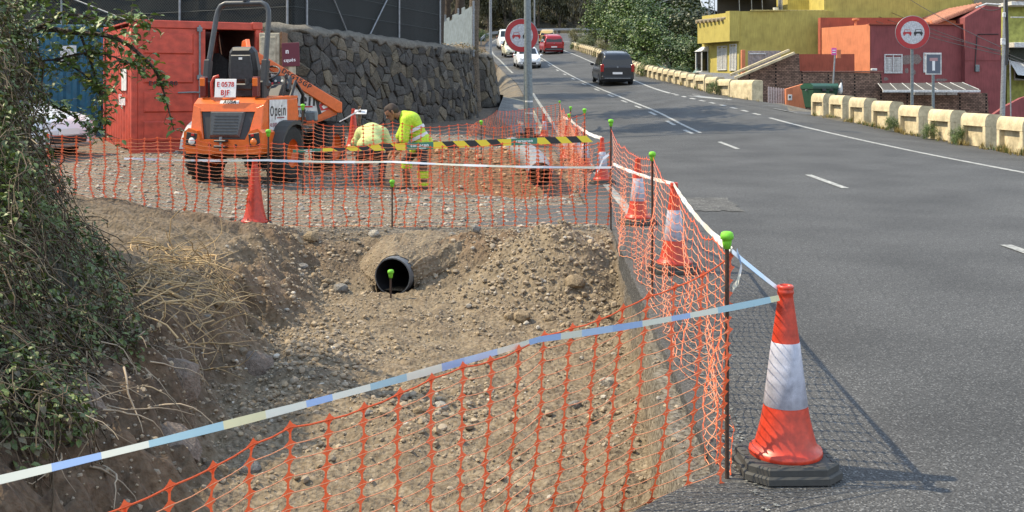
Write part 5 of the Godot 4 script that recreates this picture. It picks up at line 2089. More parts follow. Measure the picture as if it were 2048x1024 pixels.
		for s in [Vector3(-0.3, 0.08, 0.3), Vector3(0.3, 0.08, 0.3), Vector3(-0.3, 0.08, -0.3), Vector3(0.3, 0.08, -0.3)]:
			obj("wheel", Geo.new().lathe([Vector2(0, -0.025), Vector2(0.08, -0.025), Vector2(0.08, 0.025), Vector2(0, 0.025)], 10, Transform3D(Basis(Vector3.BACK, PI / 2), s)), M.black, t)
		obj("handle", Geo.new().box(Vector3(0.1, 0.98, 0.53), Vector3(0.22, 0.12, 0.06), Basis(), 0.02), M.black, t)
		for s in [-1.0, 1.0]:
			obj("lifting_pin", Geo.new().tube([Vector3(s * 0.42, 0.98, 0), Vector3(s * 0.52, 0.98, 0)], 0.03, 8), M.steel, t)
	t = thing("street_sign_post", "leaning post with small pink sign behind the rubbish containers", "sign", P(1665, 190, 51.5))
	obj("post", Geo.new().tube([P(1664, 200, 51.5), P(1670, 108, 51.5)], 0.04, 6), M.steel, t, true)
	obj("panel", Geo.new().box(P(1668, 103, 51.4), Vector3(0.24, 0.34, 0.03), Basis(), 0.005), mat(lin(0.6, 0.08, 0.3), 0.5), t, true)
	for k in 2:
		obj("white_mark", Geo.new().box(P(1668, 100.5 + k * 4.5, 51.37), Vector3(0.15, 0.045, 0.01)), M.white_ink, t, true)
	obj("junction_box", Geo.new().box(P(1677, 108, 51.7), Vector3(0.2, 0.42, 0.14), Basis(), 0.01), orange, t, true)
	t = thing("hanging_bag", "white plastic bag hanging on a bent stake by the brick wall", "bag", P(1684, 190, 51.0))
	obj("stake", Geo.new().tube([P(1684, 196, 51.0), P(1685, 166, 51.0), P(1681, 158, 51.0)], 0.025, 6), M.dark_metal, t, true)
	obj("bag", Geo.new().lathe([Vector2(0.0, -0.32), Vector2(0.1, -0.3), Vector2(0.13, -0.16), Vector2(0.08, 0.06), Vector2(0.03, 0.22), Vector2(0.0, 0.24)], 9, Transform3D(Basis(Vector3.BACK, -0.15), P(1681, 175, 50.9)), false), M.white, t, true)
	# utility pole with wires
	t = thing("utility_pole", "slim pale grey utility pole with cables in front of the maroon house", "pole", P(2005, 250, 46.0))
	obj("pole", Geo.new().tube([P(2004, 260, 46.0), P(2013, -60, 46.0)], [0.11, 0.08], 10), M.steel, t, true)
	obj("pole_box", Geo.new().box(P(2006, 83, 45.8), Vector3(0.16, 0.28, 0.14), Basis(), 0.01), M.white, t, true)
	obj("insulator", Geo.new().box(P(2008, 30, 45.8), Vector3(0.12, 0.22, 0.12), Basis(), 0.02), M.white, t, true)
	obj("cable_bundle", Geo.new().tube([P(2012, -20, 45.85), P(2015, 90, 45.9), P(2013, 130, 45.9)], 0.06, 6), M.black, t, true)
	for q in [[[1640, -14, 75.0], [2011, 104, 46.0], 0.6], [[1700, -16, 72.0], [2011, 108, 46.0], 0.5], [[1560, -30, 80.0], [2011, 112, 46.0], 0.7], [[1790, -20, 60.0], [2011, 98, 46.0], 0.3], [[2011, 106, 46.0], [2200, 165, 40.0], 0.2], [[2011, 112, 46.0], [2200, 172, 40.0], 0.2], [[2011, 12, 46.0], [1936, -10, 57.0], 0.9]]:
		var a := P(q[0][0], q[0][1], q[0][2])
		var c := P(q[1][0], q[1][1], q[1][2])
		var pts := []
		for k in 13:
			var f := k / 12.0
			pts.append(a.lerp(c, f) + Vector3.DOWN * q[2] * 4.0 * f * (1.0 - f) * 0.5)
		obj("wire", Geo.new().tube(pts, 0.016, 4), M.black, t, true)
	t = thing("thin_pole", "thin pale pole by the yard wall at the right-hand edge", "pole", P(2022, 250, 49.0))
	obj("pole", Geo.new().tube([P(2022, 250, 49.0), P(2020, 120, 49.0)], 0.03, 6), M.steel, t, true)
	# lattice mast
	t = thing("lattice_mast", "slim steel lattice mast rising behind the yellow house", "mast", P(1422, 60, 88.0))
	var c0 := P(1422, 60, 88.0)
	for k in 3:
		var an := TAU * k / 3
		obj("leg", Geo.new().tube([c0 + Vector3(cos(an) * 0.32, 0, sin(an) * 0.32), c0 + Vector3(cos(an) * 0.25, 6.0, sin(an) * 0.25)], 0.035, 5), M.galv, t, true)
	for k in 14:
		for j in 3:
			var a1 := TAU * j / 3
			var a2 := TAU * (j + 1 + k % 2 * 1) / 3
			if k % 2:
				a2 = TAU * (j + 2) / 3
			obj("lattice_bar", Geo.new().tube([c0 + Vector3(cos(a1) * 0.31, k * 0.42, sin(a1) * 0.31), c0 + Vector3(cos(a2) * 0.3, (k + 1) * 0.42, sin(a2) * 0.3)], 0.02, 4), M.galv, t, true)

# ---------------------------------------------------------------- signs and poles by the road
func car_icon(g: Geo, at: Vector3, s: float) -> void:
	# the back of a car: cabin outline, body, wheels
	var z := at.z
	for q in [[-0.3, 0.3, -0.36, 0.02, 0.06], [0.3, 0.3, 0.36, 0.02, 0.06]]:
		var a := Vector3(q[0] * s, q[1] * s, 0)
		var b := Vector3(q[2] * s, q[3] * s, 0)
		var n: Vector3 = (b - a).normalized().cross(Vector3.BACK) * q[4] * s * 0.5
		g.prism([Vector2(at.x + a.x - n.x, at.y + a.y - n.y), Vector2(at.x + b.x - n.x, at.y + b.y - n.y), Vector2(at.x + b.x + n.x, at.y + b.y + n.y), Vector2(at.x + a.x + n.x, at.y + a.y + n.y)], z, z + 0.002)
	g.box(at + Vector3(0, 0.31 * s, 0.001), Vector3(0.66 * s, 0.06 * s, 0.002))
	g.prism([Vector2(at.x - 0.5 * s, at.y - 0.02 * s), Vector2(at.x - 0.5 * s, at.y - 0.26 * s), Vector2(at.x - 0.18 * s, at.y - 0.26 * s), Vector2(at.x - 0.18 * s, at.y - 0.17 * s), Vector2(at.x + 0.18 * s, at.y - 0.17 * s), Vector2(at.x + 0.18 * s, at.y - 0.26 * s), Vector2(at.x + 0.5 * s, at.y - 0.26 * s), Vector2(at.x + 0.5 * s, at.y - 0.02 * s), Vector2(at.x + 0.4 * s, at.y + 0.06 * s), Vector2(at.x - 0.4 * s, at.y + 0.06 * s)], z, z + 0.0022)
	for k in [-1.0, 1.0]:
		g.box(at + Vector3(k * 0.36 * s, -0.33 * s, 0.001), Vector3(0.16 * s, 0.16 * s, 0.002))


func no_passing_sign(called: String, label: String, at: Vector3, r: float, foot: float, turn: float, post_x: float) -> void:
	var t := thing(called, label, "road sign", Vector3(at.x, foot, at.z), turn, "round no overtaking signs")
	var y := at.y - foot
	var face := Transform3D(Basis(Vector3.RIGHT, PI / 2), Vector3(0, y, 0.0))
	var back := Geo.new().lathe([Vector2(0.0, -0.02), Vector2(r * 1.0, -0.02), Vector2(r * 1.015, 0.0), Vector2(r, 0.012), Vector2(0.0, 0.012)], 48, face)
	var plate := obj("plate", back, M.steel, t)
	obj("red_border", Geo.new().lathe([Vector2(r * 0.69, 0.013), Vector2(r * 0.985, 0.013), Vector2(r * 0.985, 0.016), Vector2(r * 0.69, 0.016)], 48, face), M.sign_red, plate)
	obj("white_field", Geo.new().lathe([Vector2(r * 0.69, 0.0125), Vector2(r * 0.69, 0.0145), Vector2(0.0, 0.0145)], 48, face), M.sign_white, plate)
	var red := Geo.new()
	car_icon(red, Vector3(-0.31 * r, y + 0.01 * r, 0.015), r * 0.5)
	obj("red_car_symbol", red, M.sign_red, plate)
	var bl := Geo.new()
	car_icon(bl, Vector3(0.33 * r, y + 0.02 * r, 0.015), r * 0.52)
	obj("black_car_symbol", bl, M.black_ink, plate)
	obj("post", Geo.new().box(Vector3(post_x, (y + r * 0.8) / 2 - 0.2, -0.06), Vector3(0.09, y + r * 0.8 + 0.4, 0.06), Basis(), 0.008), M.galv, t)


func roadside() -> void:
	no_passing_sign("no_overtaking_sign", "round no overtaking sign half hidden behind the grey lamp post", P(1043, 71, 33.9), 0.525, 0.1, 0.06, 0.12)
	no_passing_sign("no_overtaking_sign", "round no overtaking sign on a pole behind the parapet before the maroon house", P(1825, 65, 36.5), 0.565, -1.0, -0.1, 0.0)
	# dead end sign
	var t := thing("dead_end_sign", "square blue dead end sign, its T turned, on a post behind the parapet", "road sign", Vector3(P(1867, 128, 37.5).x, -1.0, -37.5), -0.1)
	var c := Vector3(0, P(0, 128, 37.5).y + 1.0, 0)
	obj("plate", Geo.new().box(c, Vector3(0.54, 0.74, 0.02), Basis(), 0.005), M.white, t)
	obj("blue_field", Geo.new().box(c + Vector3(0, 0, 0.012), Vector3(0.46, 0.66, 0.004)), mat(lin(0.09, 0.105, 0.14), 0.5), t)
	obj("white_stem", Geo.new().box(c + Vector3(0, -0.06, 0.016), Vector3(0.09, 0.34, 0.004)), M.white_ink, t)
	obj("red_bar", Geo.new().box(c + Vector3(0, 0.16, 0.016), Vector3(0.27, 0.11, 0.004)), mat(lin(0.4, 0.22, 0.23), 0.5), t)
	obj("post", Geo.new().box(Vector3(0, c.y / 2, -0.04), Vector3(0.09, c.y + 0.6, 0.05), Basis(), 0.006), M.galv, t)
	# the thick lamp post in front of the sign
	t = thing("lamp_post", "thick grey lamp post standing in front of the round sign", "lamp post", Vector3(0.52, 0.08, -33.0))
	var g := Geo.new().tube([Vector3(0.02, -0.3, 0), Vector3(0.0, 1.2, 0), Vector3(-0.03, 2.6, 0), Vector3(-0.1, 8.5, 0)], [0.135, 0.12, 0.112, 0.08], 20)
	obj("pole", g, M.galv, t)
	obj("arm", Geo.new().tube([Vector3(-0.1, 8.4, 0), Vector3(0.1, 8.9, 0), Vector3(0.9, 9.1, 0), Vector3(1.7, 9.15, 0)], 0.04, 8), M.galv, t)
	obj("lamp_head", Geo.new().box(Vector3(2.0, 9.15, 0), Vector3(0.7, 0.12, 0.28), Basis(), 0.04), M.galv, t)
	obj("strap", Geo.new().lathe([Vector2(0.118, 0.0), Vector2(0.125, 0.0), Vector2(0.125, 0.045), Vector2(0.118, 0.045)], 20, Transform3D(Basis(), Vector3(0, 1.07, 0))), M.white, t)
	obj("strap", Geo.new().lathe([Vector2(0.12, 0.0), Vector2(0.127, 0.0), Vector2(0.127, 0.03), Vector2(0.12, 0.03)], 20, Transform3D(Basis(), Vector3(0.005, 0.72, 0))), M.white, t)
	obj("dark_foot", Geo.new().tube([Vector3(0.02, -0.3, 0), Vector3(0.015, 0.3, 0)], [0.16, 0.14], 20), M.black, t)
	# thin ones up the road
	for q in [[981.0, 112.0, 47.0, 0.075, "slim pale lamp post on the pavement beside the low stone wall"], [1069.0, 62.0, 118.0, 0.1, "distant lamp post up the road above the red car"], [1320.0, 30.0, 100.0, 0.09, "thin pole among the trees to the right of the road"]]:
		var base := P(q[0], q[1], q[2])
		base.y = minf(base.y, land(base.x, q[2])[0])
		t = thing("lamp_post", q[4], "lamp post", base)
		obj("pole", Geo.new().tube([Vector3(0, -0.4, 0), Vector3(0, 9.0, 0)], [q[3], q[3] * 0.7], 10), M.steel, t)
		obj("arm", Geo.new().tube([Vector3(0, 8.9, 0), Vector3(1.4, 9.4, 0)], 0.035, 6), M.steel, t)
		obj("lamp_head", Geo.new().box(Vector3(1.6, 9.4, 0), Vector3(0.6, 0.1, 0.25), Basis(), 0.03), M.steel, t)
	# guard rail at the bend
	t = thing("guard_rail", "pale guard rail along the far bend of the road", "guard rail", Vector3(-4.0, 6.9, -126.0))
	var pts := []
	for d in [118.0, 126.0, 134.0, 142.0, 150.0, 158.0, 166.0, 175.0]:
		var r := along(ROAD, d)
		pts.append(Vector3(r[1] - 1.0, r[2] + 0.75, -d - 1.5))
	g = Geo.new()
	for i in pts.size() - 1:
		g.box((pts[i] + pts[i + 1]) / 2, Vector3(pts[i].distance_to(pts[i + 1]), 0.32, 0.06), frame_at(Vector3.ZERO, pts[i + 1] - pts[i]).basis)
		obj("post", Geo.new().box(pts[i] + Vector3(0, -0.4, -0.06), Vector3(0.12, 1.1, 0.08)), M.galv, t, true)
	obj("rail", g, M.steel, t, true)


# ---------------------------------------------------------------- cars
func make_car(label: String, at: Vector3, yaw: float, paint: Color, size: Vector3, kind: String, pitch := 0.0) -> Node3D:
	# local: nose towards -z, right is +x
	var t := thing({"mpv": "passenger_van", "hatch": "hatchback_car", "pickup": "pickup_truck"}[kind], label, {"mpv": "van", "hatch": "car", "pickup": "pickup"}[kind], at)
	t.basis = Basis(Vector3.UP, yaw) * Basis(Vector3.RIGHT, pitch)
	var L := size.z
	var W := size.x / 2
	var H := size.y
	var body := StandardMaterial3D.new()
	body.albedo_color = paint
	body.roughness = 0.3
	body.metallic = 0.2
	body.clearcoat_enabled = true
	body.clearcoat = 0.25
	body.clearcoat_roughness = 0.12
	var belt := H * (0.56 if kind == "mpv" else 0.60)
	# stations: z share, bottom, belt, top, half-width at belt, half-width at top
	var st := [
		[-0.50, 0.30, 0.52 * belt, 0.58 * belt, 0.78, 0.7],
		[-0.485, 0.22, 0.68 * belt, 0.76 * belt, 0.90, 0.84],
		[-0.44, 0.19, 0.80 * belt, 0.88 * belt, 0.97, 0.9],
		[-0.30, 0.18, 0.93 * belt, 1.0 * belt, 1.0, 0.9],
		[-0.235, 0.18, belt, 1.06 * belt, 1.0, 0.86],
		[-0.08, 0.18, belt, 0.955 * H, 1.0, 0.74],
		[0.02, 0.18, belt, H, 1.0, 0.72],
		[0.25, 0.18, belt * 1.02, 0.995 * H, 1.0, 0.72],
		[0.43, 0.19, belt * 1.02, 0.95 * H, 0.98, 0.74],
		[0.475, 0.2, belt * 1.0, 0.86 * H, 0.97, 0.78],
		[0.49, 0.24, belt * 0.98, belt * 1.1, 0.96, 0.9],
		[0.50, 0.30, belt * 0.9, belt * 0.95, 0.92, 0.88]]
	if kind == "hatch":
		st[8] = [0.36, 0.19, belt * 1.02, 0.93 * H, 0.97, 0.72]
		st[9] = [0.46, 0.2, belt * 1.0, 0.76 * H, 0.95, 0.78]
	if kind == "pickup":
		st[7] = [0.2, 0.18, belt, 0.99 * H, 1.0, 0.74]
		st[8] = [0.24, 0.19, belt, 0.9 * H, 1.0, 0.8]
		st[9] = [0.26, 0.2, belt, belt * 1.04, 1.0, 0.95]
	var rings := []
	for s in st:
		var z: float = s[0] * L
		var w: float = s[4] * W
		var wt: float = s[5] * W
		var hi: float = s[3]
		var be: float = minf(s[2], hi - 0.02)
		var lo: float = s[1]
		var ring := [Vector3(w * 0.9, lo, z), Vector3(w, lo + 0.16, z), Vector3(w * 1.0, lerpf(lo, be, 0.62), z), Vector3(w * 0.965, be, z), Vector3(lerpf(w, wt, 0.86), lerpf(be, hi, 0.86), z), Vector3(wt * 0.86, hi, z), Vector3(0, hi + 0.012, z)]
		for k in [5, 4, 3, 2, 1, 0]:
			ring.append(Vector3(-ring[k].x, ring[k].y, z))
		rings.append(ring)
	obj("body", Geo.new().loft(rings), body, t)
	var skin := func(i: int, f: float, lo: float, side: float) -> Vector3:
		# a point on the glass band of the body between stations i and i+1
		var a: Vector3 = rings[i][3].lerp(rings[i][4], lo)
		var b: Vector3 = rings[i + 1][3].lerp(rings[i + 1][4], lo)
		var p := a.lerp(b, f) + Vector3(0.008, 0.002, 0)
		return Vector3(p.x * side, p.y, p.z)
	for side in [1.0, -1.0]:
		for q in [[4, 0.45, 5, 0.98, "side_window"], [6, 0.04, 6, 0.96, "side_window"], [7, 0.06, 7, 0.9, "side_window"]]:
			if kind == "pickup" and q[0] == 7:
				continue
			var g := Geo.new()
			var a: Vector3 = skin.call(q[0], q[1], 0.06, side)
			var b: Vector3 = skin.call(q[2], q[3], 0.06, side)
			var cc: Vector3 = skin.call(q[2], q[3], 0.93, side)
			var d: Vector3 = skin.call(q[0], minf(1.0, q[1] + (0.52 if q[0] == 4 else 0.0)), 0.93, side)
			if side > 0:
				g.quad(b, a, d, cc)
			else:
				g.quad(a, b, cc, d)
			obj(q[4], g, M.glass, t)
		obj("mirror", Geo.new().box(Vector3(side * (W + 0.09), belt + 0.03, -0.2 * L), Vector3(0.2, 0.14, 0.1), Basis(), 0.04), body if kind == "hatch" else M.black, t)
	# windscreen and rear window
	var ws := Geo.new()
	var f0: Vector3 = rings[4][5].lerp(rings[5][5], 0.1)
	var f1: Vector3 = rings[4][5].lerp(rings[5][5], 0.92)
	ws.quad(Vector3(f0.x, f0.y + 0.012, f0.z - 0.006), Vector3(-f0.x, f0.y + 0.012, f0.z - 0.006), Vector3(-f1.x, f1.y + 0.012, f1.z - 0.006), Vector3(f1.x, f1.y + 0.012, f1.z - 0.006))
	obj("windscreen", ws, M.glass, t)
	var ri := 9
	var rw := Geo.new()
	var top_p := Vector3(0.66 * W, 0.90 * H, st[8][0] * L + 0.035)
	var low_p := Vector3(0.78 * W, belt * 1.1, st[10][0] * L + 0.008)
	if kind == "hatch":
		top_p = Vector3(0.64 * W, 0.90 * H, st[8][0] * L + 0.05)
	if kind != "pickup":
		var mid_p := Vector3(0.76 * W, lerpf(0.86 * H, belt * 1.1, 0.25), st[9][0] * L + 0.016)
		if kind == "hatch":
			mid_p = Vector3(0.72 * W, 0.76 * H, st[9][0] * L + 0.014)
		rw.quad(Vector3(-mid_p.x, mid_p.y, mid_p.z), Vector3(mid_p.x, mid_p.y, mid_p.z), Vector3(top_p.x, top_p.y, top_p.z), Vector3(-top_p.x, top_p.y, top_p.z))
		rw.quad(Vector3(-low_p.x, low_p.y, low_p.z), Vector3(low_p.x, low_p.y, low_p.z), Vector3(mid_p.x, mid_p.y, mid_p.z), Vector3(-mid_p.x, mid_p.y, mid_p.z))
	else:
		rw.quad(Vector3(-0.6 * W, belt * 1.08, 0.265 * L), Vector3(0.6 * W, belt * 1.08, 0.265 * L), Vector3(0.58 * W, 0.9 * H, 0.25 * L), Vector3(-0.58 * W, 0.9 * H, 0.25 * L))
	obj("rear_window", rw, M.glass, t)
	# bumpers, lights, plates
	var dark: Material = M.black
	obj("rear_bumper", Geo.new().box(Vector3(0, 0.42, L / 2 - 0.02), Vector3(W * 1.86, 0.24, 0.12), Basis(), 0.05), dark if kind == "mpv" else body, t)
	obj("bumper_strip", Geo.new().box(Vector3(0, 0.40, L / 2 + 0.045), Vector3(W * 1.5, 0.035, 0.01)), M.steel, t)
	obj("grille", Geo.new().box(Vector3(0, 0.36, -L / 2 + 0.02), Vector3(W * 1.1, 0.15, 0.08), Basis(), 0.03), dark, t)
	obj("plate", Geo.new().box(Vector3(0, belt * 0.66, L / 2 + 0.008), Vector3(0.52, 0.11, 0.015)), M.plate, t)
	obj("plate", Geo.new().box(Vector3(0, 0.5, -L / 2 - 0.012), Vector3(0.52, 0.11, 0.015)), M.plate, t)
	obj("badge", Geo.new().lathe([Vector2(0.0, 0.0), Vector2(0.05, 0.0), Vector2(0.04, 0.02), Vector2(0.0, 0.025)], 10, Transform3D(Basis(Vector3.RIGHT, PI / 2), Vector3(0, belt * 0.98, L / 2 - 0.005))), M.steel, t)
	for s in [-1.0, 1.0]:
		obj("tail_light", Geo.new().box(Vector3(s * W * 0.88, belt * 0.92, L / 2 - 0.05), Vector3(W * 0.2, belt * 0.42, 0.12), Basis(), 0.03), mat(lin(0.28, 0.012, 0.01), 0.2), t)
		var hl := Geo.new().prism([Vector2(-0.2, -0.05), Vector2(0.16, -0.08), Vector2(0.22, 0.05), Vector2(0.0, 0.11)], -0.05, 0.05, Transform3D(Basis(Vector3.UP, PI - s * 0.5).scaled(Vector3(1, 1, 1)), Vector3(s * W * 0.72, 0.72 * belt, -L * 0.478)), 0.015)
		obj("headlight", hl, mat(lin(0.6, 0.62, 0.65), 0.12), t)
		for z in [-0.31, 0.31]:
			var hub := Transform3D(Basis(Vector3.BACK, -PI / 2 * s), Vector3(s * (W - 0.11), 0.32, z * L))
			var wh := obj("wheel", Geo.new().lathe([Vector2(0.0, -0.1), Vector2(0.29, -0.1), Vector2(0.325, -0.06), Vector2(0.325, 0.08), Vector2(0.29, 0.115), Vector2(0.2, 0.115)], 20, hub), M.tyre, t)
			obj("rim", Geo.new().lathe([Vector2(0.21, 0.112), Vector2(0.18, 0.1), Vector2(0.05, 0.105), Vector2(0.0, 0.11)], 14, hub), M.steel, wh)
	obj("underside", Geo.new().box(Vector3(0, 0.25, 0), Vector3(W * 1.7, 0.12, L * 0.86)), dark, t)
	if kind == "mpv":
		for s in [-1.0, 1.0]:
			obj("roof_rail", Geo.new().tube([Vector3(s * W * 0.62, H + 0.02, -0.05 * L), Vector3(s * W * 0.62, H + 0.06, 0.0), Vector3(s * W * 0.62, H + 0.06, 0.33 * L), Vector3(s * W * 0.62, H, 0.4 * L)], 0.022, 6), dark, t)
	return t


func on_road(px: float, d: float) -> Vector3:
	var x := (px - 1024.0) / F * d
	return Vector3(x, road_y(along(ROAD, d), x) + 0.01, -d)


func cars() -> void:
	make_car("dark grey family van driving away beside the far parapet", on_road(1224, 59.5), 0.04, lin(0.014, 0.015, 0.018), Vector3(1.84, 1.8, 4.4), "mpv", 0.06)
	make_car("red family van driving away up the hill", on_road(1102, 98.0), 0.09, lin(0.33, 0.012, 0.018), Vector3(1.82, 1.72, 4.4), "mpv", 0.07)
	make_car("white hatchback coming towards the works behind the lamp post", on_road(1053.5, 80.0), PI + 0.08, lin(0.66, 0.68, 0.70), Vector3(1.78, 1.5, 4.2), "hatch", -0.06)
	make_car("cream car following the white hatchback, mostly hidden by the round sign", on_road(1025, 96.0), PI + 0.1, lin(0.6, 0.57, 0.42), Vector3(1.75, 1.5, 4.0), "hatch", -0.07)
	make_car("tall white vehicle coming down the hill to the left of the round sign", on_road(1013, 112.0), PI + 0.06, lin(0.68, 0.69, 0.7), Vector3(1.9, 1.95, 4.8), "mpv", -0.08)
	make_car("ochre and white pickup going up the hill beyond the red van", on_road(1095, 118.0), -0.05, lin(0.42, 0.28, 0.08), Vector3(1.8, 1.65, 4.6), "hatch", 0.07)


# ---------------------------------------------------------------- containers
func containers() -> void:
	var o := Vector3(-7.19, 0.30, -20.3)
	var along_ := Vector3(0.868, 0, -0.496)
	var yaw := atan2(-along_.z, along_.x)
	var t := thing("red_container", "red steel shipping container with its right-hand door standing open", "container", o, yaw)
	# local: x along the front, z towards the viewer, front at z 0; 2.5 wide, 2.59 high, 3 deep
	var W := 2.5
	var H := 2.59
	var D := 3.2
	var g := Geo.new()
	for x in [0.06, W - 0.06]:
		g.box(Vector3(x, H / 2, -0.06), Vector3(0.12, H, 0.12), Basis(), 0.015)
		g.box(Vector3(x, H / 2, -D + 0.06), Vector3(0.12, H, 0.12), Basis(), 0.015)
	obj("corner_posts", g, M.container, t)
	obj("top_beam", Geo.new().box(Vector3(W / 2, H - 0.075, -0.052), Vector3(W - 0.24, 0.15, 0.1), Basis(), 0.012), M.container, t)
	obj("sill_beam", Geo.new().box(Vector3(W / 2, 0.075, -0.052), Vector3(W - 0.24, 0.15, 0.1), Basis(), 0.012), M.container, t)
	for x in [0.0, W]:
		for y in [0.06, H - 0.06]:
			obj("corner_casting", Geo.new().box(Vector3(x + (0.085 if x == 0.0 else -0.085), y, -0.07), Vector3(0.2, 0.14, 0.2), Basis(), 0.01), M.container, t)
	# corrugated left side
	g = Geo.new()
	var zz := [0.0, 0.07, 0.14, 0.21, 0.28]
	var n := int((D - 0.24) / 0.28)
	for k in n:
		var z := -0.12 - k * 0.28
		var pr := [[0.0, 0.02], [-0.07, 0.02], [-0.14, 0.055], [-0.21, 0.055], [-0.28, 0.02]]
		for i in 4:
			g.quad(Vector3(pr[i + 1][1], 0.12, z + pr[i + 1][0]), Vector3(pr[i][1], 0.12, z + pr[i][0]), Vector3(pr[i][1], H - 0.12, z + pr[i][0]), Vector3(pr[i + 1][1], H - 0.12, z + pr[i + 1][0]))
	obj("side_panel", g, M.container, t)
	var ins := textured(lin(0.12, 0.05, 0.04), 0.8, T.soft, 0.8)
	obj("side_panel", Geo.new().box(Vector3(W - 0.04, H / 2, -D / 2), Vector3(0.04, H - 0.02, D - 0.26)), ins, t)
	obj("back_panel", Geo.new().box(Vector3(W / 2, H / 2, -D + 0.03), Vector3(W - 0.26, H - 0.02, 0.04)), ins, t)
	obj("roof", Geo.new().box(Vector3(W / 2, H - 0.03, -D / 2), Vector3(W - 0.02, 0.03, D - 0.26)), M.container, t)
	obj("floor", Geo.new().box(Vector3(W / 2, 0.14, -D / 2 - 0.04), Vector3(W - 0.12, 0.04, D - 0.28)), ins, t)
	# closed left-hand door, with pressed panels
	var dw := 1.27
	g = Geo.new()
	g.box(Vector3(0.12 + dw / 2, H / 2, -0.03), Vector3(dw, H - 0.31, 0.035), Basis(), 0.006)
	var door := obj("door", g, M.container, t)
	for k in 4:
		var y := 0.46 + k * 0.56
		var pts := [Vector2(-dw / 2 + 0.08, -0.2), Vector2(dw / 2 - 0.25, -0.2), Vector2(dw / 2 - 0.25, 0.2), Vector2(-dw / 2 + 0.08, 0.2)]
		obj("pressed_panel", Geo.new().prism(pts, 0.0, 0.03, Transform3D(Basis(), Vector3(0.12 + dw / 2 + 0.02, y, -0.0125)), 0.026), M.container, door)
	var bar := Geo.new()
	var bx := 0.12 + dw - 0.12
	bar.tube([Vector3(bx, 0.1, 0.035), Vector3(bx, H - 0.08, 0.035)], 0.02, 8)
	for y in [0.16, 0.7, 1.5, H - 0.16]:
		bar.box(Vector3(bx, y, 0.02), Vector3(0.1, 0.09, 0.06), Basis(), 0.01)
	obj("lock_rod", bar, M.galv, door)
	obj("lock_handle", Geo.new().tube([Vector3(bx, 1.2, 0.06), Vector3(bx - 0.1, 1.21, 0.07), Vector3(bx - 0.42, 1.2, 0.05)], 0.017, 6), M.galv, door)
	var ink := Geo.new()
	words(ink, "EGM280", 0.085, Transform3D(Basis(), Vector3(0.12 + 0.46, 1.38, 0.022)), 0.003, 1.2)
	obj("lettering", ink, M.black_ink, door)
	ink = Geo.new()
	words(ink, "kipn", 0.2, Transform3D(Basis(Vector3.UP, -PI / 2), Vector3(-0.004, 1.05, -0.95)), 0.006, 1.2)
	obj("lettering", ink, M.white_ink, t)
	obj("sticker", Geo.new().box(Vector3(0.0, 1.45, -0.75), Vector3(0.012, 0.42, 0.5)), M.white, t)
	# the open door swung back along the far side
	obj("open_door", Geo.new().box(Vector3(W + 0.03, H / 2, -0.62), Vector3(0.04, H - 0.31, 1.18), Basis(), 0.006), M.container, t)
	# what is inside: a helmet on a hook, coats, a drum
	var R := Basis(Vector3.UP, yaw)
	var at := func(x: float, y: float, z: float) -> Vector3: return o + R * Vector3(x, y, z)
	var h := thing("hard_hat", "blue hard hat hanging inside the open red container", "helmet", at.call(2.2, 1.98, -0.35))
	var prof := []
	for k in 8:
		var a := PI / 2 * k / 7.0
		prof.append(Vector2(0.125 * cos(a), 0.13 * sin(a)))
	var blue := mat(lin(0.012, 0.05, 0.42), 0.35)
	obj("shell", Geo.new().lathe(prof, 20, Transform3D(Basis(Vector3.RIGHT, 1.1), Vector3.ZERO), false), blue, h)
	obj("brim", Geo.new().lathe([Vector2(0.12, -0.005), Vector2(0.165, -0.012), Vector2(0.16, 0.004), Vector2(0.12, 0.012)], 20, Transform3D(Basis(Vector3.RIGHT, 1.1), Vector3.ZERO)), blue, h)
	h = thing("hanging_coat", "dark coat hanging inside the open red container", "coat", at.call(1.85, 1.5, -0.9))
	obj("coat", Geo.new().loft([[Vector3(0.05, 0.5, 0.05), Vector3(0.05, 0.5, -0.05), Vector3(-0.05, 0.5, -0.05), Vector3(-0.05, 0.5, 0.05)], [Vector3(0.22, 0.35, 0.09), Vector3(0.22, 0.35, -0.09), Vector3(-0.22, 0.35, -0.09), Vector3(-0.22, 0.35, 0.09)], [Vector3(0.24, -0.5, 0.12), Vector3(0.2, -0.5, -0.1), Vector3(-0.22, -0.5, -0.1), Vector3(-0.2, -0.5, 0.12)]]), textured(lin(0.03, 0.032, 0.035), 0.95, T.fbm, 2.0), h)
	h = thing("oil_drum", "dark drum standing inside the open red container", "drum", at.call(1.75, 0.16, -0.7))
	obj("drum", Geo.new().lathe([Vector2(0.0, 0.0), Vector2(0.28, 0.0), Vector2(0.29, 0.3), Vector2(0.3, 0.3), Vector2(0.29, 0.32), Vector2(0.29, 0.58), Vector2(0.3, 0.6), Vector2(0.28, 0.88), Vector2(0.0, 0.87)], 20), M.dark_metal, h)
	# beige cabinet door and maroon notice beside the open doorway
	h = thing("beige_cabinet", "beige wooden cabinet between the open container and the stone wall", "cabinet", Vector3(-4.95, 0.57, -21.2))
	var beige := textured(lin(0.5, 0.45, 0.33), 0.7, T.soft, 1.2)
	obj("side", Geo.new().box(Vector3(0.2, 1.05, -0.1), Vector3(0.4, 2.1, 0.5), Basis(), 0.01), beige, h)
	for y in [0.55, 1.6]:
		obj("front_panel", Geo.new().box(Vector3(0.18, y, 0.16), Vector3(0.3, 0.85, 0.03), Basis(), 0.01), beige, h)
	obj("edge_board", Geo.new().box(Vector3(0.43, 1.05, -0.1), Vector3(0.04, 2.14, 0.54), Basis(), 0.006), textured(lin(0.25, 0.13, 0.06), 0.8, T.fbm, 2.0), h)
	h = thing("maroon_notice", "maroon notice board with white handwriting against the stone wall", "notice board", Vector3(-4.27, 1.72, -20.9))
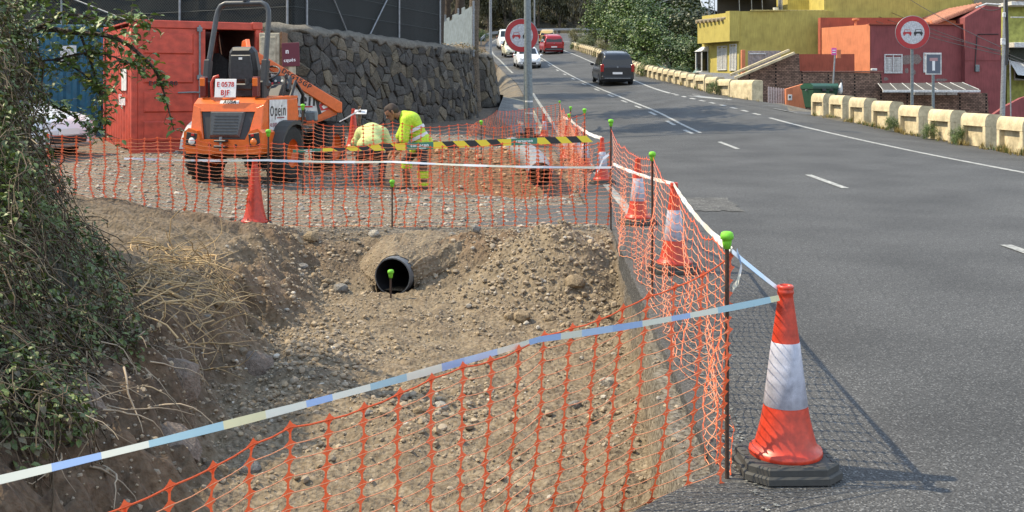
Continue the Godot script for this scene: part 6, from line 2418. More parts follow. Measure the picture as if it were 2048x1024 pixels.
	obj("board", Geo.new().box(Vector3(-0.03, 0.52, 0), Vector3(0.34, 0.46, 0.03), Basis(Vector3.BACK, 0.03), 0.006), mat(lin(0.1, 0.012, 0.025), 0.6), h)
	obj("pale_foot", Geo.new().box(Vector3(0.0, 0.16, -0.02), Vector3(0.12, 0.3, 0.03), Basis(), 0.006), beige, h)
	obj("post", Geo.new().box(Vector3(-0.05, -0.45, -0.03), Vector3(0.05, 1.5, 0.03), Basis(), 0.006), beige, h)
	ink = Geo.new()
	words(ink, "n", 0.085, Transform3D(Basis(), Vector3(-0.1, 0.58, 0.018)), 0.003)
	words(ink, "cqués", 0.06, Transform3D(Basis(Vector3.BACK, 0.08), Vector3(-0.05, 0.41, 0.018)), 0.003)
	obj("lettering", ink, M.white_ink, h)
	# blue container further back
	t = thing("blue_container", "blue steel container standing left of and behind the red one", "container", Vector3(-12.3, 0.45, -24.0), 0.12)
	g = Geo.new()
	for k in 12:
		var x := k * 0.3
		var pr := [[0.0, 0.0], [0.08, 0.0], [0.14, -0.04], [0.24, -0.04], [0.3, 0.0]]
		for i in 4:
			g.quad(Vector3(x + pr[i][0], 0.16, pr[i][1]), Vector3(x + pr[i + 1][0], 0.16, pr[i + 1][1]), Vector3(x + pr[i + 1][0], 2.45, pr[i + 1][1]), Vector3(x + pr[i][0], 2.45, pr[i][1]))
	obj("side_panel", g, M.blue_box, t)
	for q in [[1.8, 0.08, 3.6, 0.16], [1.8, 2.5, 3.6, 0.14]]:
		obj("beam", Geo.new().box(Vector3(q[0], q[1], -0.04), Vector3(q[2], q[3], 0.12), Basis(), 0.01), M.blue_box, t)
	obj("corner_post", Geo.new().box(Vector3(3.64, 1.3, -0.05), Vector3(0.14, 2.6, 0.16), Basis(), 0.012), M.blue_box, t)
	obj("body", Geo.new().box(Vector3(1.8, 1.3, -1.25), Vector3(3.6, 2.55, 2.3)), M.blue_box, t)
	obj("label_sheet", Geo.new().box(Vector3(2.3, 1.9, 0.01), Vector3(0.35, 0.4, 0.01)), M.white, t)
	obj("label_sheet", Geo.new().box(Vector3(1.4, 2.15, 0.01), Vector3(0.5, 0.3, 0.01)), M.white, t)
	# the nose of a white car parked before it
	var c := make_car("white car parked by the blue container, mostly behind the hedge", Vector3(-10.0, 0.3, -20.2), -1.2, lin(0.7, 0.71, 0.73), Vector3(1.75, 1.48, 4.1), "hatch")
	c.rotation.y = -1.9


# ---------------------------------------------------------------- the orange site dumper
func lug_tyre(r: float, w: float, hub: Transform3D, parent: Node3D, rim_mat: Material) -> void:
	var h := w / 2
	var tyre := obj("wheel", Geo.new().lathe([Vector2(r * 0.5, -h * 0.9), Vector2(r * 0.78, -h), Vector2(r * 0.93, -h * 0.92), Vector2(r * 0.955, -h * 0.6), Vector2(r * 0.955, h * 0.6), Vector2(r * 0.93, h * 0.92), Vector2(r * 0.78, h), Vector2(r * 0.5, h * 0.9)], 32, hub, false), M.tyre, parent)
	var g := Geo.new()
	for k in 18:
		for s in [-1.0, 1.0]:
			var a: float = TAU * (k + (0.5 if s > 0 else 0.0)) / 18
			var b := Basis(Vector3.UP, a)
			g.box(hub * (b * Vector3(r * 0.965, s * h * 0.48, 0)), Vector3(r * 0.10, h * 1.0, r * 0.13), hub.basis * b * Basis(Vector3.RIGHT, s * 0.65), 0.008)
	obj("tread_lugs", g, M.tyre, tyre).set_meta("kind", "stuff")
	g = Geo.new().lathe([Vector2(r * 0.52, h * 0.86), Vector2(r * 0.5, h * 0.6), Vector2(r * 0.42, h * 0.25), Vector2(r * 0.2, h * 0.2), Vector2(r * 0.18, h * 0.45), Vector2(0, h * 0.5)], 24, hub)
	g.lathe([Vector2(0, -h * 0.3), Vector2(r * 0.45, -h * 0.3), Vector2(r * 0.52, -h * 0.86)], 24, hub)
	obj("rim", g, rim_mat, tyre)


func dumper() -> void:
	var o := Vector3(-3.94, 0.0, -16.6)
	o.y = ground_y(o.x, o.z) - 0.01
	var t := thing("site_dumper", "orange and black site dumper with roll bar and raised skip, seen from behind", "dumper", o, -0.21)
	t.scale = Vector3(0.93, 1.0, 1.0)
	var orange: Material = M.orange
	# rear chassis: the hood over the engine. local +z is the back of the machine
	var side := [Vector2(1.02, 0.62), Vector2(0.90, 1.16), Vector2(0.78, 1.24), Vector2(-0.28, 1.27), Vector2(-0.34, 0.95), Vector2(-0.2, 0.62)]
	var tf := Transform3D(Basis(Vector3.BACK, Vector3.UP, Vector3.LEFT), Vector3.ZERO)
	obj("hood_core", Geo.new().prism(side, -0.44, 0.44, tf), M.black, t)
	for s in [-1.0, 1.0]:
		var g := Geo.new()
		g.prism(side, 0.44, 0.60, Transform3D(tf.basis if s < 0 else Basis(Vector3.BACK, Vector3.UP, Vector3.LEFT), Vector3.ZERO), 0.035) if s < 0 else g.prism([Vector2(-1.02, 0.62), Vector2(-0.90, 1.16), Vector2(-0.78, 1.24), Vector2(0.28, 1.27), Vector2(0.34, 0.95), Vector2(0.2, 0.62)], 0.44, 0.60, Transform3D(Basis(Vector3.FORWARD, Vector3.UP, Vector3.RIGHT), Vector3.ZERO), 0.035)
		obj("hood_side", g, orange, t)
	obj("hood_top", Geo.new().prism([Vector2(0.965, 1.06), Vector2(0.93, 1.17), Vector2(0.80, 1.255), Vector2(-0.28, 1.285), Vector2(-0.28, 1.25), Vector2(0.76, 1.21), Vector2(0.88, 1.06)], -0.595, 0.595, tf, 0.012), orange, t)
	# grille, set in a frame whose mouth narrows downwards
	var tilt := frame_at(Vector3(0, 0.62, 1.02), Vector3.RIGHT, Vector3(0, 0.54, -0.12).normalized())
	obj("grille", Geo.new().prism([Vector2(-0.47, 0.50), Vector2(-0.36, 0.03), Vector2(0.36, 0.03), Vector2(0.47, 0.50)], -0.02, 0.02, tilt, 0.01), M.black, t)
	obj("grille_cover", Geo.new().prism([Vector2(-0.30, 0.45), Vector2(-0.27, 0.06), Vector2(0.24, 0.06), Vector2(0.30, 0.45)], 0.0, 0.06, tilt, 0.03), M.dark_metal, t)
	for k in 7:
		obj("grille_bar", Geo.new().box(tilt * Vector3(0, 0.1 + k * 0.045, 0.062), Vector3(0.40, 0.012, 0.008), tilt.basis), M.black, t)
	for q in [[-0.44, 0.48], [0.44, 0.48], [-0.34, 0.02], [0.34, 0.02]]:
		obj("bolt", Geo.new().lathe([Vector2(0.014, 0.0), Vector2(0.014, 0.01), Vector2(0.0, 0.012)], 8, tilt * Transform3D(Basis(Vector3.RIGHT, PI / 2), Vector3(q[0], q[1], 0.02))), M.steel, t)
	for s in [-1.0, 1.0]:
		obj("grille_frame", Geo.new().prism([Vector2(s * 0.60, 0.55), Vector2(s * 0.47, 0.50), Vector2(s * 0.365, 0.03), Vector2(s * 0.60, 0.06)], -0.03, 0.045, tilt, 0.014), orange, t)
	# tail: counterweight bumper with lamps and hitch
	obj("tail_bumper", Geo.new().prism([Vector2(-0.62, 0.45), Vector2(0.62, 0.45), Vector2(0.66, 0.55), Vector2(0.66, 0.76), Vector2(0.58, 0.82), Vector2(0.44, 0.78), Vector2(0.37, 0.655), Vector2(-0.37, 0.655), Vector2(-0.44, 0.78), Vector2(-0.58, 0.82), Vector2(-0.66, 0.76), Vector2(-0.66, 0.55)], 0.70, 1.12, Transform3D(), 0.035), orange, t)
	for s in [-1.0, 1.0]:
		var lp := obj("lamp_pocket", Geo.new().box(Vector3(s * 0.53, 0.66, 1.11), Vector3(0.19, 0.2, 0.03), Basis(Vector3.BACK, s * 0.15), 0.01), M.black, t)
		obj("lamp_lens", Geo.new().lathe([Vector2(0.0, 0.03), Vector2(0.03, 0.028), Vector2(0.052, 0.012), Vector2(0.055, 0.0)], 16, Transform3D(Basis(Vector3.RIGHT, PI / 2), Vector3(s * 0.52, 0.63, 1.125)), false), mat(lin(0.6, 0.6, 0.58), 0.2) if s < 0 else mat(lin(0.6, 0.14, 0.02), 0.25), lp)
		obj("reflector", Geo.new().box(Vector3(s * 0.50, 0.725, 1.13), Vector3(0.05, 0.035, 0.015), Basis(), 0.004), mat(lin(0.4, 0.01, 0.01), 0.25), lp)
	var hitch := obj("tow_hitch", Geo.new().box(Vector3(0, 0.56, 1.15), Vector3(0.2, 0.035, 0.16), Basis(), 0.01), M.black, t)
	obj("hitch_plate", Geo.new().box(Vector3(0, 0.64, 1.15), Vector3(0.2, 0.03, 0.14), Basis(), 0.01), M.black, hitch)
	obj("hitch_pin", Geo.new().tube([Vector3(0.0, 0.5, 1.18), Vector3(0.0, 0.7, 1.18)], 0.022, 8), M.steel, hitch)
	for s in [-1.0, 1.0]:
		obj("bolt_hole", Geo.new().lathe([Vector2(0.026, 0.0), Vector2(0.026, 0.006), Vector2(0.0, 0.006)], 12, Transform3D(Basis(Vector3.RIGHT, PI / 2), Vector3(s * 0.22, 0.57, 1.12))), M.black, t)
	# plate, maker's badge
	var plate := obj("number_plate", Geo.new().box(Vector3(-0.05, 1.40, 0.94), Vector3(0.36, 0.27, 0.012), Basis(Vector3.RIGHT, -0.1), 0.004), M.plate, t)
	var ink := Geo.new()
	var pf := Transform3D(Basis(Vector3.RIGHT, -0.1), Vector3(-0.05, 1.40, 0.948))
	words(ink, "E 0578", 0.072, pf * Transform3D(Basis(), Vector3(0, 0.055, 0.001)), 0.003, 1.0)
	words(ink, "BJF", 0.076, pf * Transform3D(Basis(), Vector3(0, -0.065, 0.001)), 0.003, 1.0)
	obj("plate_lettering", ink, M.red_ink, plate)
	var badge := obj("badge", Geo.new().box(Vector3(0.0, 1.195, 0.905), Vector3(0.32, 0.06, 0.012), Basis(Vector3.RIGHT, -0.55), 0.004), M.white, t)
	ink = Geo.new()
	words(ink, "AUSA", 0.05, Transform3D(Basis(Vector3.RIGHT, -0.55), Vector3(0.01, 1.199, 0.914)), 0.003, 1.25)
	obj("badge_lettering", ink, M.black_ink, badge)
	# sticker on the right flank
	var fl := frame_at(Vector3(0.612, 0.98, 0.45), Vector3.FORWARD)
	var st := obj("flank_sticker", Geo.new().box(fl * Vector3(-0.02, 0.02, 0.0), Vector3(0.62, 0.46, 0.006), fl.basis), M.white, t)
	ink = Geo.new()
	words(ink, "Opein", 0.15, fl * Transform3D(Basis(), Vector3(-0.04, 0.08, 0.004)), 0.003, 0.95)
	obj("sticker_lettering", ink, M.black_ink, st)
	ink = Geo.new()
	words(ink, "ALQUILA ONLINE", 0.055, fl * Transform3D(Basis(), Vector3(-0.02, -0.12, 0.004)), 0.003, 0.95)
	ink.box(fl * Vector3(0.05, -0.02, 0.004), Vector3(0.26, 0.018, 0.003), fl.basis)
	obj("sticker_lettering", ink, mat(lin(0.2, 0.03, 0.04), 0.5), st)
	# mudguards and wheels
	for s in [-1.0, 1.0]:
		var g := Geo.new()
		var prof := []
		for k in 9:
			var a := PI * (0.05 + 0.72 * k / 8.0)
			prof.append([cos(a) * 0.52, 0.42 + sin(a) * 0.50])
		for k in 8:
			var x0: float = s * 0.44
			var x1: float = s * (0.84 if s > 0 else 0.92)
			var p0 := Vector3(x0, prof[k][1], 0.30 + prof[k][0])
			var p1 := Vector3(x1, prof[k][1], 0.30 + prof[k][0])
			var q0 := Vector3(x0, prof[k + 1][1], 0.30 + prof[k + 1][0])
			var q1 := Vector3(x1, prof[k + 1][1], 0.30 + prof[k + 1][0])
			if s > 0:
				g.quad(p0, p1, q1, q0)
			else:
				g.quad(p1, p0, q0, q1)
			g.quad(p1, p1 + Vector3.DOWN * 0.06, q1 + Vector3.DOWN * 0.06, q1)
		obj("mudguard", g, M.rubber if s > 0 else M.steel, t)
	for q in [[-0.74, 0.30], [0.63, 0.30], [-0.66, -1.42], [0.66, -1.42]]:
		var s := signf(q[0])
		var hub := Transform3D(Basis(Vector3.BACK, -PI / 2 * s), Vector3(q[0], 0.42, q[1]))
		lug_tyre(0.43, 0.34, hub, t, orange)
	obj("rear_axle", Geo.new().box(Vector3(0, 0.42, 0.30), Vector3(0.9, 0.16, 0.2), Basis(), 0.04), M.black, t)
	obj("front_axle", Geo.new().box(Vector3(0, 0.42, -1.42), Vector3(0.95, 0.18, 0.22), Basis(), 0.04), M.black, t)
	obj("chassis", Geo.new().box(Vector3(0, 0.56, -0.55), Vector3(0.55, 0.2, 2.3), Basis(), 0.03), M.black, t)
	obj("pivot", Geo.new().lathe([Vector2(0.0, 0.3), Vector2(0.16, 0.3), Vector2(0.16, 0.75), Vector2(0.0, 0.75)], 14, Transform3D(Basis(), Vector3(0, 0.05, -0.6))), M.dark_metal, t)
	# driver's place
	obj("deck", Geo.new().box(Vector3(0, 0.86, -0.58), Vector3(1.0, 0.05, 0.55), Basis(), 0.01), M.black, t)
	var seat := obj("seat", Geo.new().box(Vector3(0.0, 1.46, 0.18), Vector3(0.5, 0.14, 0.5), Basis(), 0.05), M.black, t)
	var bk := [Vector2(-0.25, 0.0), Vector2(0.25, 0.0), Vector2(0.26, 0.2), Vector2(0.22, 0.48), Vector2(0.16, 0.55), Vector2(-0.16, 0.55), Vector2(-0.22, 0.48), Vector2(-0.26, 0.2)]
	obj("seat_back", Geo.new().prism(bk, -0.07, 0.07, Transform3D(Basis(Vector3.RIGHT, 0.12), Vector3(0.0, 1.47, 0.42)), 0.045), M.black, seat)
	obj("seat_shell", Geo.new().prism([Vector2(-0.2, 0.06), Vector2(0.2, 0.06), Vector2(0.2, 0.2), Vector2(0.17, 0.44), Vector2(-0.17, 0.44), Vector2(-0.2, 0.2)], 0.07, 0.09, Transform3D(Basis(Vector3.RIGHT, 0.12), Vector3(0.0, 1.47, 0.42)), 0.012), M.dark_metal, seat)
	obj("seat_label", Geo.new().box(Vector3(0.0, 1.86, 0.555), Vector3(0.06, 0.07, 0.006), Basis(Vector3.RIGHT, -0.12)), M.white, seat)
	obj("seat_base", Geo.new().box(Vector3(0.0, 1.33, 0.18), Vector3(0.42, 0.14, 0.42), Basis(), 0.02), M.dark_metal, seat)
	for s in [-1.0, 1.0]:
		obj("belt_reel", Geo.new().lathe([Vector2(0, -0.05), Vector2(0.05, -0.05), Vector2(0.05, 0.05), Vector2(0, 0.05)], 10, Transform3D(Basis(), Vector3(s * 0.24 - 0.02, 1.5, 0.72))), M.black, t)
	obj("belt_bar", Geo.new().box(Vector3(0, 1.42, 0.72), Vector3(0.62, 0.1, 0.08), Basis(), 0.02), M.black, t)
	obj("red_handle", Geo.new().tube([Vector3(-0.32, 1.26, 0.86), Vector3(-0.33, 1.48, 0.86), Vector3(-0.30, 1.56, 0.84), Vector3(-0.24, 1.58, 0.8)], 0.024, 8), M.cone_red, t)
	obj("steering_column", Geo.new().box(Vector3(0.0, 1.15, -0.6), Vector3(0.45, 0.7, 0.14), Basis(Vector3.RIGHT, 0.2), 0.03), M.black, t)
	var ring := []
	for k in 17:
		var a := TAU * k / 16
		ring.append(Vector3(0.0, 1.64, -0.42) + Basis(Vector3.RIGHT, 0.6) * Vector3(cos(a) * 0.19, 0, sin(a) * 0.19))
	var wheel := obj("steering_wheel", Geo.new().tube(ring, 0.016, 8, false), M.black, t)
	obj("spoke", Geo.new().tube([ring[0], ring[8]], 0.014, 6), M.black, wheel)
	obj("hub", Geo.new().tube([Vector3(0.0, 1.64, -0.42), Vector3(0.0, 1.5, -0.52)], 0.03, 8), M.black, wheel)
	var dash := obj("dashboard", Geo.new().box(Vector3(0.16, 1.47, -0.55), Vector3(0.36, 0.26, 0.1), Basis(Vector3.RIGHT, -0.5), 0.02), M.dark_metal, t)
	for k in 5:
		obj("dial", Geo.new().lathe([Vector2(0.022, 0.0), Vector2(0.022, 0.012), Vector2(0.0, 0.014)], 10, Transform3D(Basis(Vector3.RIGHT, PI / 2 - 0.5), Vector3(0.04 + k * 0.06, 1.47 + 0.04 * (k % 2), -0.485))), M.white if k % 2 else M.red_ink, dash)
	obj("side_console", Geo.new().prism([Vector2(-0.75, 0.72), Vector2(-0.05, 0.72), Vector2(0.02, 1.05), Vector2(-0.3, 1.45), Vector2(-0.6, 1.5), Vector2(-0.78, 1.25)], -0.30, -0.08, tf, 0.04), M.black, t)
	obj("hose", Geo.new().tube([Vector3(0.5, 1.25, -0.2), Vector3(0.52, 1.5, -0.35), Vector3(0.54, 1.3, -0.6), Vector3(0.5, 0.85, -0.7)], 0.03, 8), M.black, t)
	obj("lever", Geo.new().tube([Vector3(0.42, 1.25, -0.1), Vector3(0.45, 1.55, -0.15)], 0.018, 6), M.black, t)
	obj("lever_knob", Geo.new().box(Vector3(0.45, 1.58, -0.15), Vector3(0.06, 0.1, 0.06), Basis(), 0.025), M.black, t)
	# roll bar
	var path := []
	for q in [[-0.57, 1.20, 0.62], [-0.585, 1.62, 0.55], [-0.50, 2.45, 0.42], [-0.475, 2.57, 0.40], [-0.43, 2.645, 0.39], [-0.35, 2.68, 0.385], [0.28, 2.68, 0.385], [0.36, 2.645, 0.39], [0.405, 2.57, 0.40], [0.42, 2.45, 0.42], [0.42, 1.62, 0.55], [0.37, 1.20, 0.62]]:
		path.append(Vector3(q[0], q[1], q[2]))
	var rops := obj("roll_bar", Geo.new().tube(path, 0.042, 12), M.dark_metal, t)
	for s in [-1.0, 1.0]:
		obj("roll_bar_clamp", Geo.new().box(Vector3(-0.08 + s * 0.5, 1.62, 0.55), Vector3(0.11, 0.42, 0.12), Basis(Vector3.RIGHT, -0.16), 0.02), M.black, rops)
		obj("bracket", Geo.new().box(Vector3(-0.09 + s * 0.48, 1.36, 0.62), Vector3(0.15, 0.3, 0.14), Basis(), 0.02), M.black, rops)
		var tl := obj("tail_lamp", Geo.new().box(Vector3(-0.05 + s * 0.45, 1.42, 0.80), Vector3(0.1, 0.3, 0.09), Basis(), 0.012), mat(lin(0.11, 0.01, 0.008), 0.25), t)
		obj("amber_lens", Geo.new().box(Vector3(-0.05 + s * 0.45, 1.49, 0.848), Vector3(0.085, 0.12, 0.02), Basis(), 0.006), mat(lin(0.6, 0.12, 0.01), 0.25), tl)
	obj("work_lamp", Geo.new().lathe([Vector2(0.0, 0.0), Vector2(0.05, 0.0), Vector2(0.05, 0.06), Vector2(0.02, 0.12), Vector2(0.0, 0.12)], 10, Transform3D(Basis(), Vector3(0.0, 2.71, 0.385))), M.black, rops)
	# skip: on a turntable, swung round to the right; its own axes have the origin at the turntable
	var sk := [Vector2(-0.60, 0.86), Vector2(-0.64, 1.84), Vector2(0.70, 1.07), Vector2(0.67, 0.98), Vector2(0.35, 0.86), Vector2(0.0, 0.80)]
	var stf := Transform3D(Basis(Vector3.FORWARD, Vector3.UP, Vector3.RIGHT), Vector3.ZERO)
	var skip := Geo.new()
	for s in [-1.0, 1.0]:
		skip.prism(sk, s * 0.60 - 0.02, s * 0.60 + 0.02, stf)
	for i in [[3, 4], [4, 5], [5, 0], [0, 1]]:
		var a: Vector2 = sk[i[0]]
		var b: Vector2 = sk[i[1]]
		var d := (b - a).normalized()
		var n := Vector2(d.y, -d.x) * 0.03
		skip.prism([a - n, b - n, b + n, a + n], -0.58, 0.58, stf)
	var so := obj("skip", skip, orange, t)
	so.transform = Transform3D(Basis(Vector3.UP, -1.0).scaled(Vector3.ONE * 1.12), Vector3(-0.13, -0.1, -1.45))
	for s in [-1.0, 1.0]:
		var rail := Geo.new()
		rail.prism([Vector2(-0.66, 1.78), Vector2(-0.66, 1.92), Vector2(0.74, 1.13), Vector2(0.74, 0.98), Vector2(0.66, 0.98)], s * 0.63 - 0.055, s * 0.63 + 0.055, stf, 0.012)
		obj("skip_rail", rail, orange, so)
	obj("skip_back", Geo.new().prism([Vector2(-0.62, 1.3), Vector2(0.62, 1.3), Vector2(0.62, 1.86), Vector2(0.3, 2.05), Vector2(-0.3, 2.05), Vector2(-0.62, 1.86)], 0.63, 0.69, Transform3D(), 0.012), orange, so)
	var sf := frame_at(Vector3(0.622, 1.17, 0.0), Vector3.FORWARD)
	var stick := obj("skip_sticker", Geo.new().prism([Vector2(-0.52, -0.25), Vector2(0.3, -0.25), Vector2(0.62, -0.1), Vector2(-0.52, 0.52)], -0.002, 0.005, sf), M.white, so)
	ink = Geo.new()
	words(ink, "Opein", 0.165, sf * Transform3D(Basis(Vector3.BACK, -0.05), Vector3(0.1, 0.0, 0.006)), 0.003, 0.95)
	ink.prism([Vector2(0.33, 0.02), Vector2(0.35, -0.08), Vector2(0.38, -0.22), Vector2(0.43, -0.2), Vector2(0.38, -0.06), Vector2(0.37, 0.0)], 0.005, 0.008, sf)
	obj("sticker_lettering", ink, M.black_ink, stick)
	ink = Geo.new()
	ink.box(sf * Vector3(0.1, -0.1, 0.007), Vector3(0.38, 0.022, 0.003), sf.basis)
	ink.prism([Vector2(0.39, -0.08), Vector2(0.42, -0.05), Vector2(0.5, -0.07), Vector2(0.6, -0.105), Vector2(0.52, -0.15), Vector2(0.42, -0.16)], 0.0052, 0.009, sf)
	obj("red_emblem", ink, mat(lin(0.45, 0.02, 0.025), 0.5), stick)
	obj("emblem_core", Geo.new().prism([Vector2(0.43, -0.1), Vector2(0.46, -0.075), Vector2(0.54, -0.105), Vector2(0.46, -0.135)], 0.009, 0.011, sf), M.white_ink, stick)
	ink = Geo.new()
	words(ink, "alquiler", 0.06, sf * Transform3D(Basis(Vector3.BACK, -0.05), Vector3(0.12, -0.17, 0.006)), 0.003, 0.95)
	obj("sticker_lettering", ink, M.black_ink, stick)
	ink = Geo.new()
	words(ink, "DSG15GP", 0.07, frame_at(Vector3(0.688, 1.475, -0.04), Vector3.FORWARD) * Transform3D(Basis(Vector3.BACK, -atan2(0.79, 1.4)), Vector3.ZERO), 0.003, 1.2)
	obj("skip_lettering", ink, M.black_ink, so)
	obj("turntable", Geo.new().lathe([Vector2(0.0, 0.62), Vector2(0.34, 0.62), Vector2(0.34, 0.72), Vector2(0.3, 0.8), Vector2(0.0, 0.8)], 20), M.black, so)
	obj("tipping_ram", Geo.new().tube([Vector3(0, 0.7, -0.75), Vector3(0, 1.0, -1.3)], 0.05, 8), M.steel, t)
	obj("front_frame", Geo.new().box(Vector3(0, 0.64, -1.35), Vector3(0.8, 0.16, 1.1), Basis(), 0.03), M.black, t)
	obj("front_lamp_bracket", Geo.new().box(Vector3(0.62, 0.95, -0.78), Vector3(0.2, 0.16, 0.1), Basis(), 0.02), M.galv, t)


# ---------------------------------------------------------------- people: one skin over tapered bones
# bone: [from, to, radius, radius, colour]
func skin_mesh(bones: Array, cell: float, blend: float) -> Geo:
	var lo := Vector3.ONE * 1e9
	var hi := -lo
	for b in bones:
		var r: float = maxf(b[2], b[3]) + blend + cell * 2.0
		for e in 2:
			lo = lo.min(b[e] - Vector3.ONE * r)
			hi = hi.max(b[e] + Vector3.ONE * r)
	var nx := int((hi.x - lo.x) / cell) + 2
	var ny := int((hi.y - lo.y) / cell) + 2
	var nz := int((hi.z - lo.z) / cell) + 2
	var f := PackedFloat32Array()
	f.resize(nx * ny * nz)
	f.fill(1.0)
	var near := PackedFloat32Array()
	near.resize(nx * ny * nz)
	near.fill(1.0)
	var who := PackedInt32Array()
	who.resize(nx * ny * nz)
	for bi in bones.size():
		var b: Array = bones[bi]
		var a: Vector3 = b[0]
		var c: Vector3 = b[1]
		var ra: float = b[2]
		var rb: float = b[3]
		var m: float = maxf(ra, rb) + blend + cell * 1.5
		var l := ((a.min(c) - Vector3.ONE * m - lo) / cell).floor().max(Vector3.ZERO)
		var h := ((a.max(c) + Vector3.ONE * m - lo) / cell).ceil().min(Vector3(nx - 1, ny - 1, nz - 1))
		var ac := c - a
		var inv := 1.0 / maxf(ac.length_squared(), 1e-9)
		for k in range(int(l.z), int(h.z) + 1):
			for j in range(int(l.y), int(h.y) + 1):
				var row := (k * ny + j) * nx
				for i in range(int(l.x), int(h.x) + 1):
					var p := lo + Vector3(i, j, k) * cell
					var t := clampf((p - a).dot(ac) * inv, 0.0, 1.0)
					var d := p.distance_to(a + ac * t) - lerpf(ra, rb, t)
					var o := f[row + i]
					var q := maxf(blend - absf(o - d), 0.0) / blend
					f[row + i] = minf(o, d) - q * q * blend * 0.25
					if d < near[row + i]:
						near[row + i] = d
						who[row + i] = bi
	var g := Geo.new()
	var at := {}
	var sx := [0, 1, 0, 1, 0, 1, 0, 1]
	var sy := [0, 0, 1, 1, 0, 0, 1, 1]
	var sz := [0, 0, 0, 0, 1, 1, 1, 1]
	var edges := [[0, 1], [2, 3], [4, 5], [6, 7], [0, 2], [1, 3], [4, 6], [5, 7], [0, 4], [1, 5], [2, 6], [3, 7]]
	for k in nz - 1:
		for j in ny - 1:
			for i in nx - 1:
				var base := (k * ny + j) * nx + i
				if f[base] > cell * 2.0:
					continue
				var inside := 0
				var vals := []
				for e in 8:
					var v := f[base + sx[e] + sy[e] * nx + sz[e] * nx * ny]
					vals.append(v)
					if v < 0:
						inside += 1
				if inside == 0 or inside == 8:
					continue
				var sum := Vector3.ZERO
				var cnt := 0
				for e in edges:
					var v0: float = vals[e[0]]
					var v1: float = vals[e[1]]
					if (v0 < 0) != (v1 < 0):
						var t := v0 / (v0 - v1)
						sum += Vector3(sx[e[0]], sy[e[0]], sz[e[0]]).lerp(Vector3(sx[e[1]], sy[e[1]], sz[e[1]]), t)
						cnt += 1
				var grad := Vector3(vals[1] + vals[3] + vals[5] + vals[7] - vals[0] - vals[2] - vals[4] - vals[6], vals[2] + vals[3] + vals[6] + vals[7] - vals[0] - vals[1] - vals[4] - vals[5], vals[4] + vals[5] + vals[6] + vals[7] - vals[0] - vals[1] - vals[2] - vals[3])
				g.col = bones[who[base]][4]
				at[base] = g.add(lo + (Vector3(i, j, k) + sum / cnt) * cell, grad.normalized())
	for base in at:
		var v0 := f[base]
		var strides := [1, nx, nx * ny]
		for ax in 3:
			var v1 := f[base + strides[ax]]
			if (v0 < 0) == (v1 < 0):
				continue
			var u: int = strides[(ax + 1) % 3]
			var w: int = strides[(ax + 2) % 3]
			if not (at.has(base - u) and at.has(base - w) and at.has(base - u - w)):
				continue
			var q := [at[base], at[base - u], at[base - u - w], at[base - w]]
			if v0 < 0:
				g.face(q[0], q[1], q[2])
				g.face(q[0], q[2], q[3])
			else:
				g.face(q[0], q[2], q[1])
				g.face(q[0], q[3], q[2])
	return g


func hand_bones(wrist: Vector3, dir: Vector3, side: Vector3, curl: Vector3, c: Color) -> Array:
	var d := dir.normalized()
	var s := side.normalized()
	var out := [[wrist, wrist + d * 0.05, 0.026, 0.028, c]]
	var palm := wrist + d * 0.085
	out.append([wrist + d * 0.04 - s * 0.02, palm - s * 0.027, 0.02, 0.018, c])
	out.append([wrist + d * 0.04 + s * 0.02, palm + s * 0.027, 0.02, 0.018, c])
	var lens := [0.068, 0.082, 0.076, 0.058]
	for k in 4:
		var root := palm + s * (k - 1.5) * 0.0205
		var l: float = lens[k]
		var m1 := root + (d * 0.85 + curl * 0.5).normalized() * l * 0.5
		var m2 := m1 + (d * 0.4 + curl * 0.9).normalized() * l * 0.5
		out.append([root - d * 0.015, m1, 0.0105, 0.0095, c])
		out.append([m1, m2, 0.0095, 0.008, c])
	var t0 := wrist + d * 0.03 - s * 0.025
	out.append([t0, t0 - s * 0.035 + d * 0.03, 0.013, 0.011, c])
	out.append([t0 - s * 0.035 + d * 0.03, t0 - s * 0.04 + d * 0.058 + curl * 0.015, 0.011, 0.009, c])
	return out


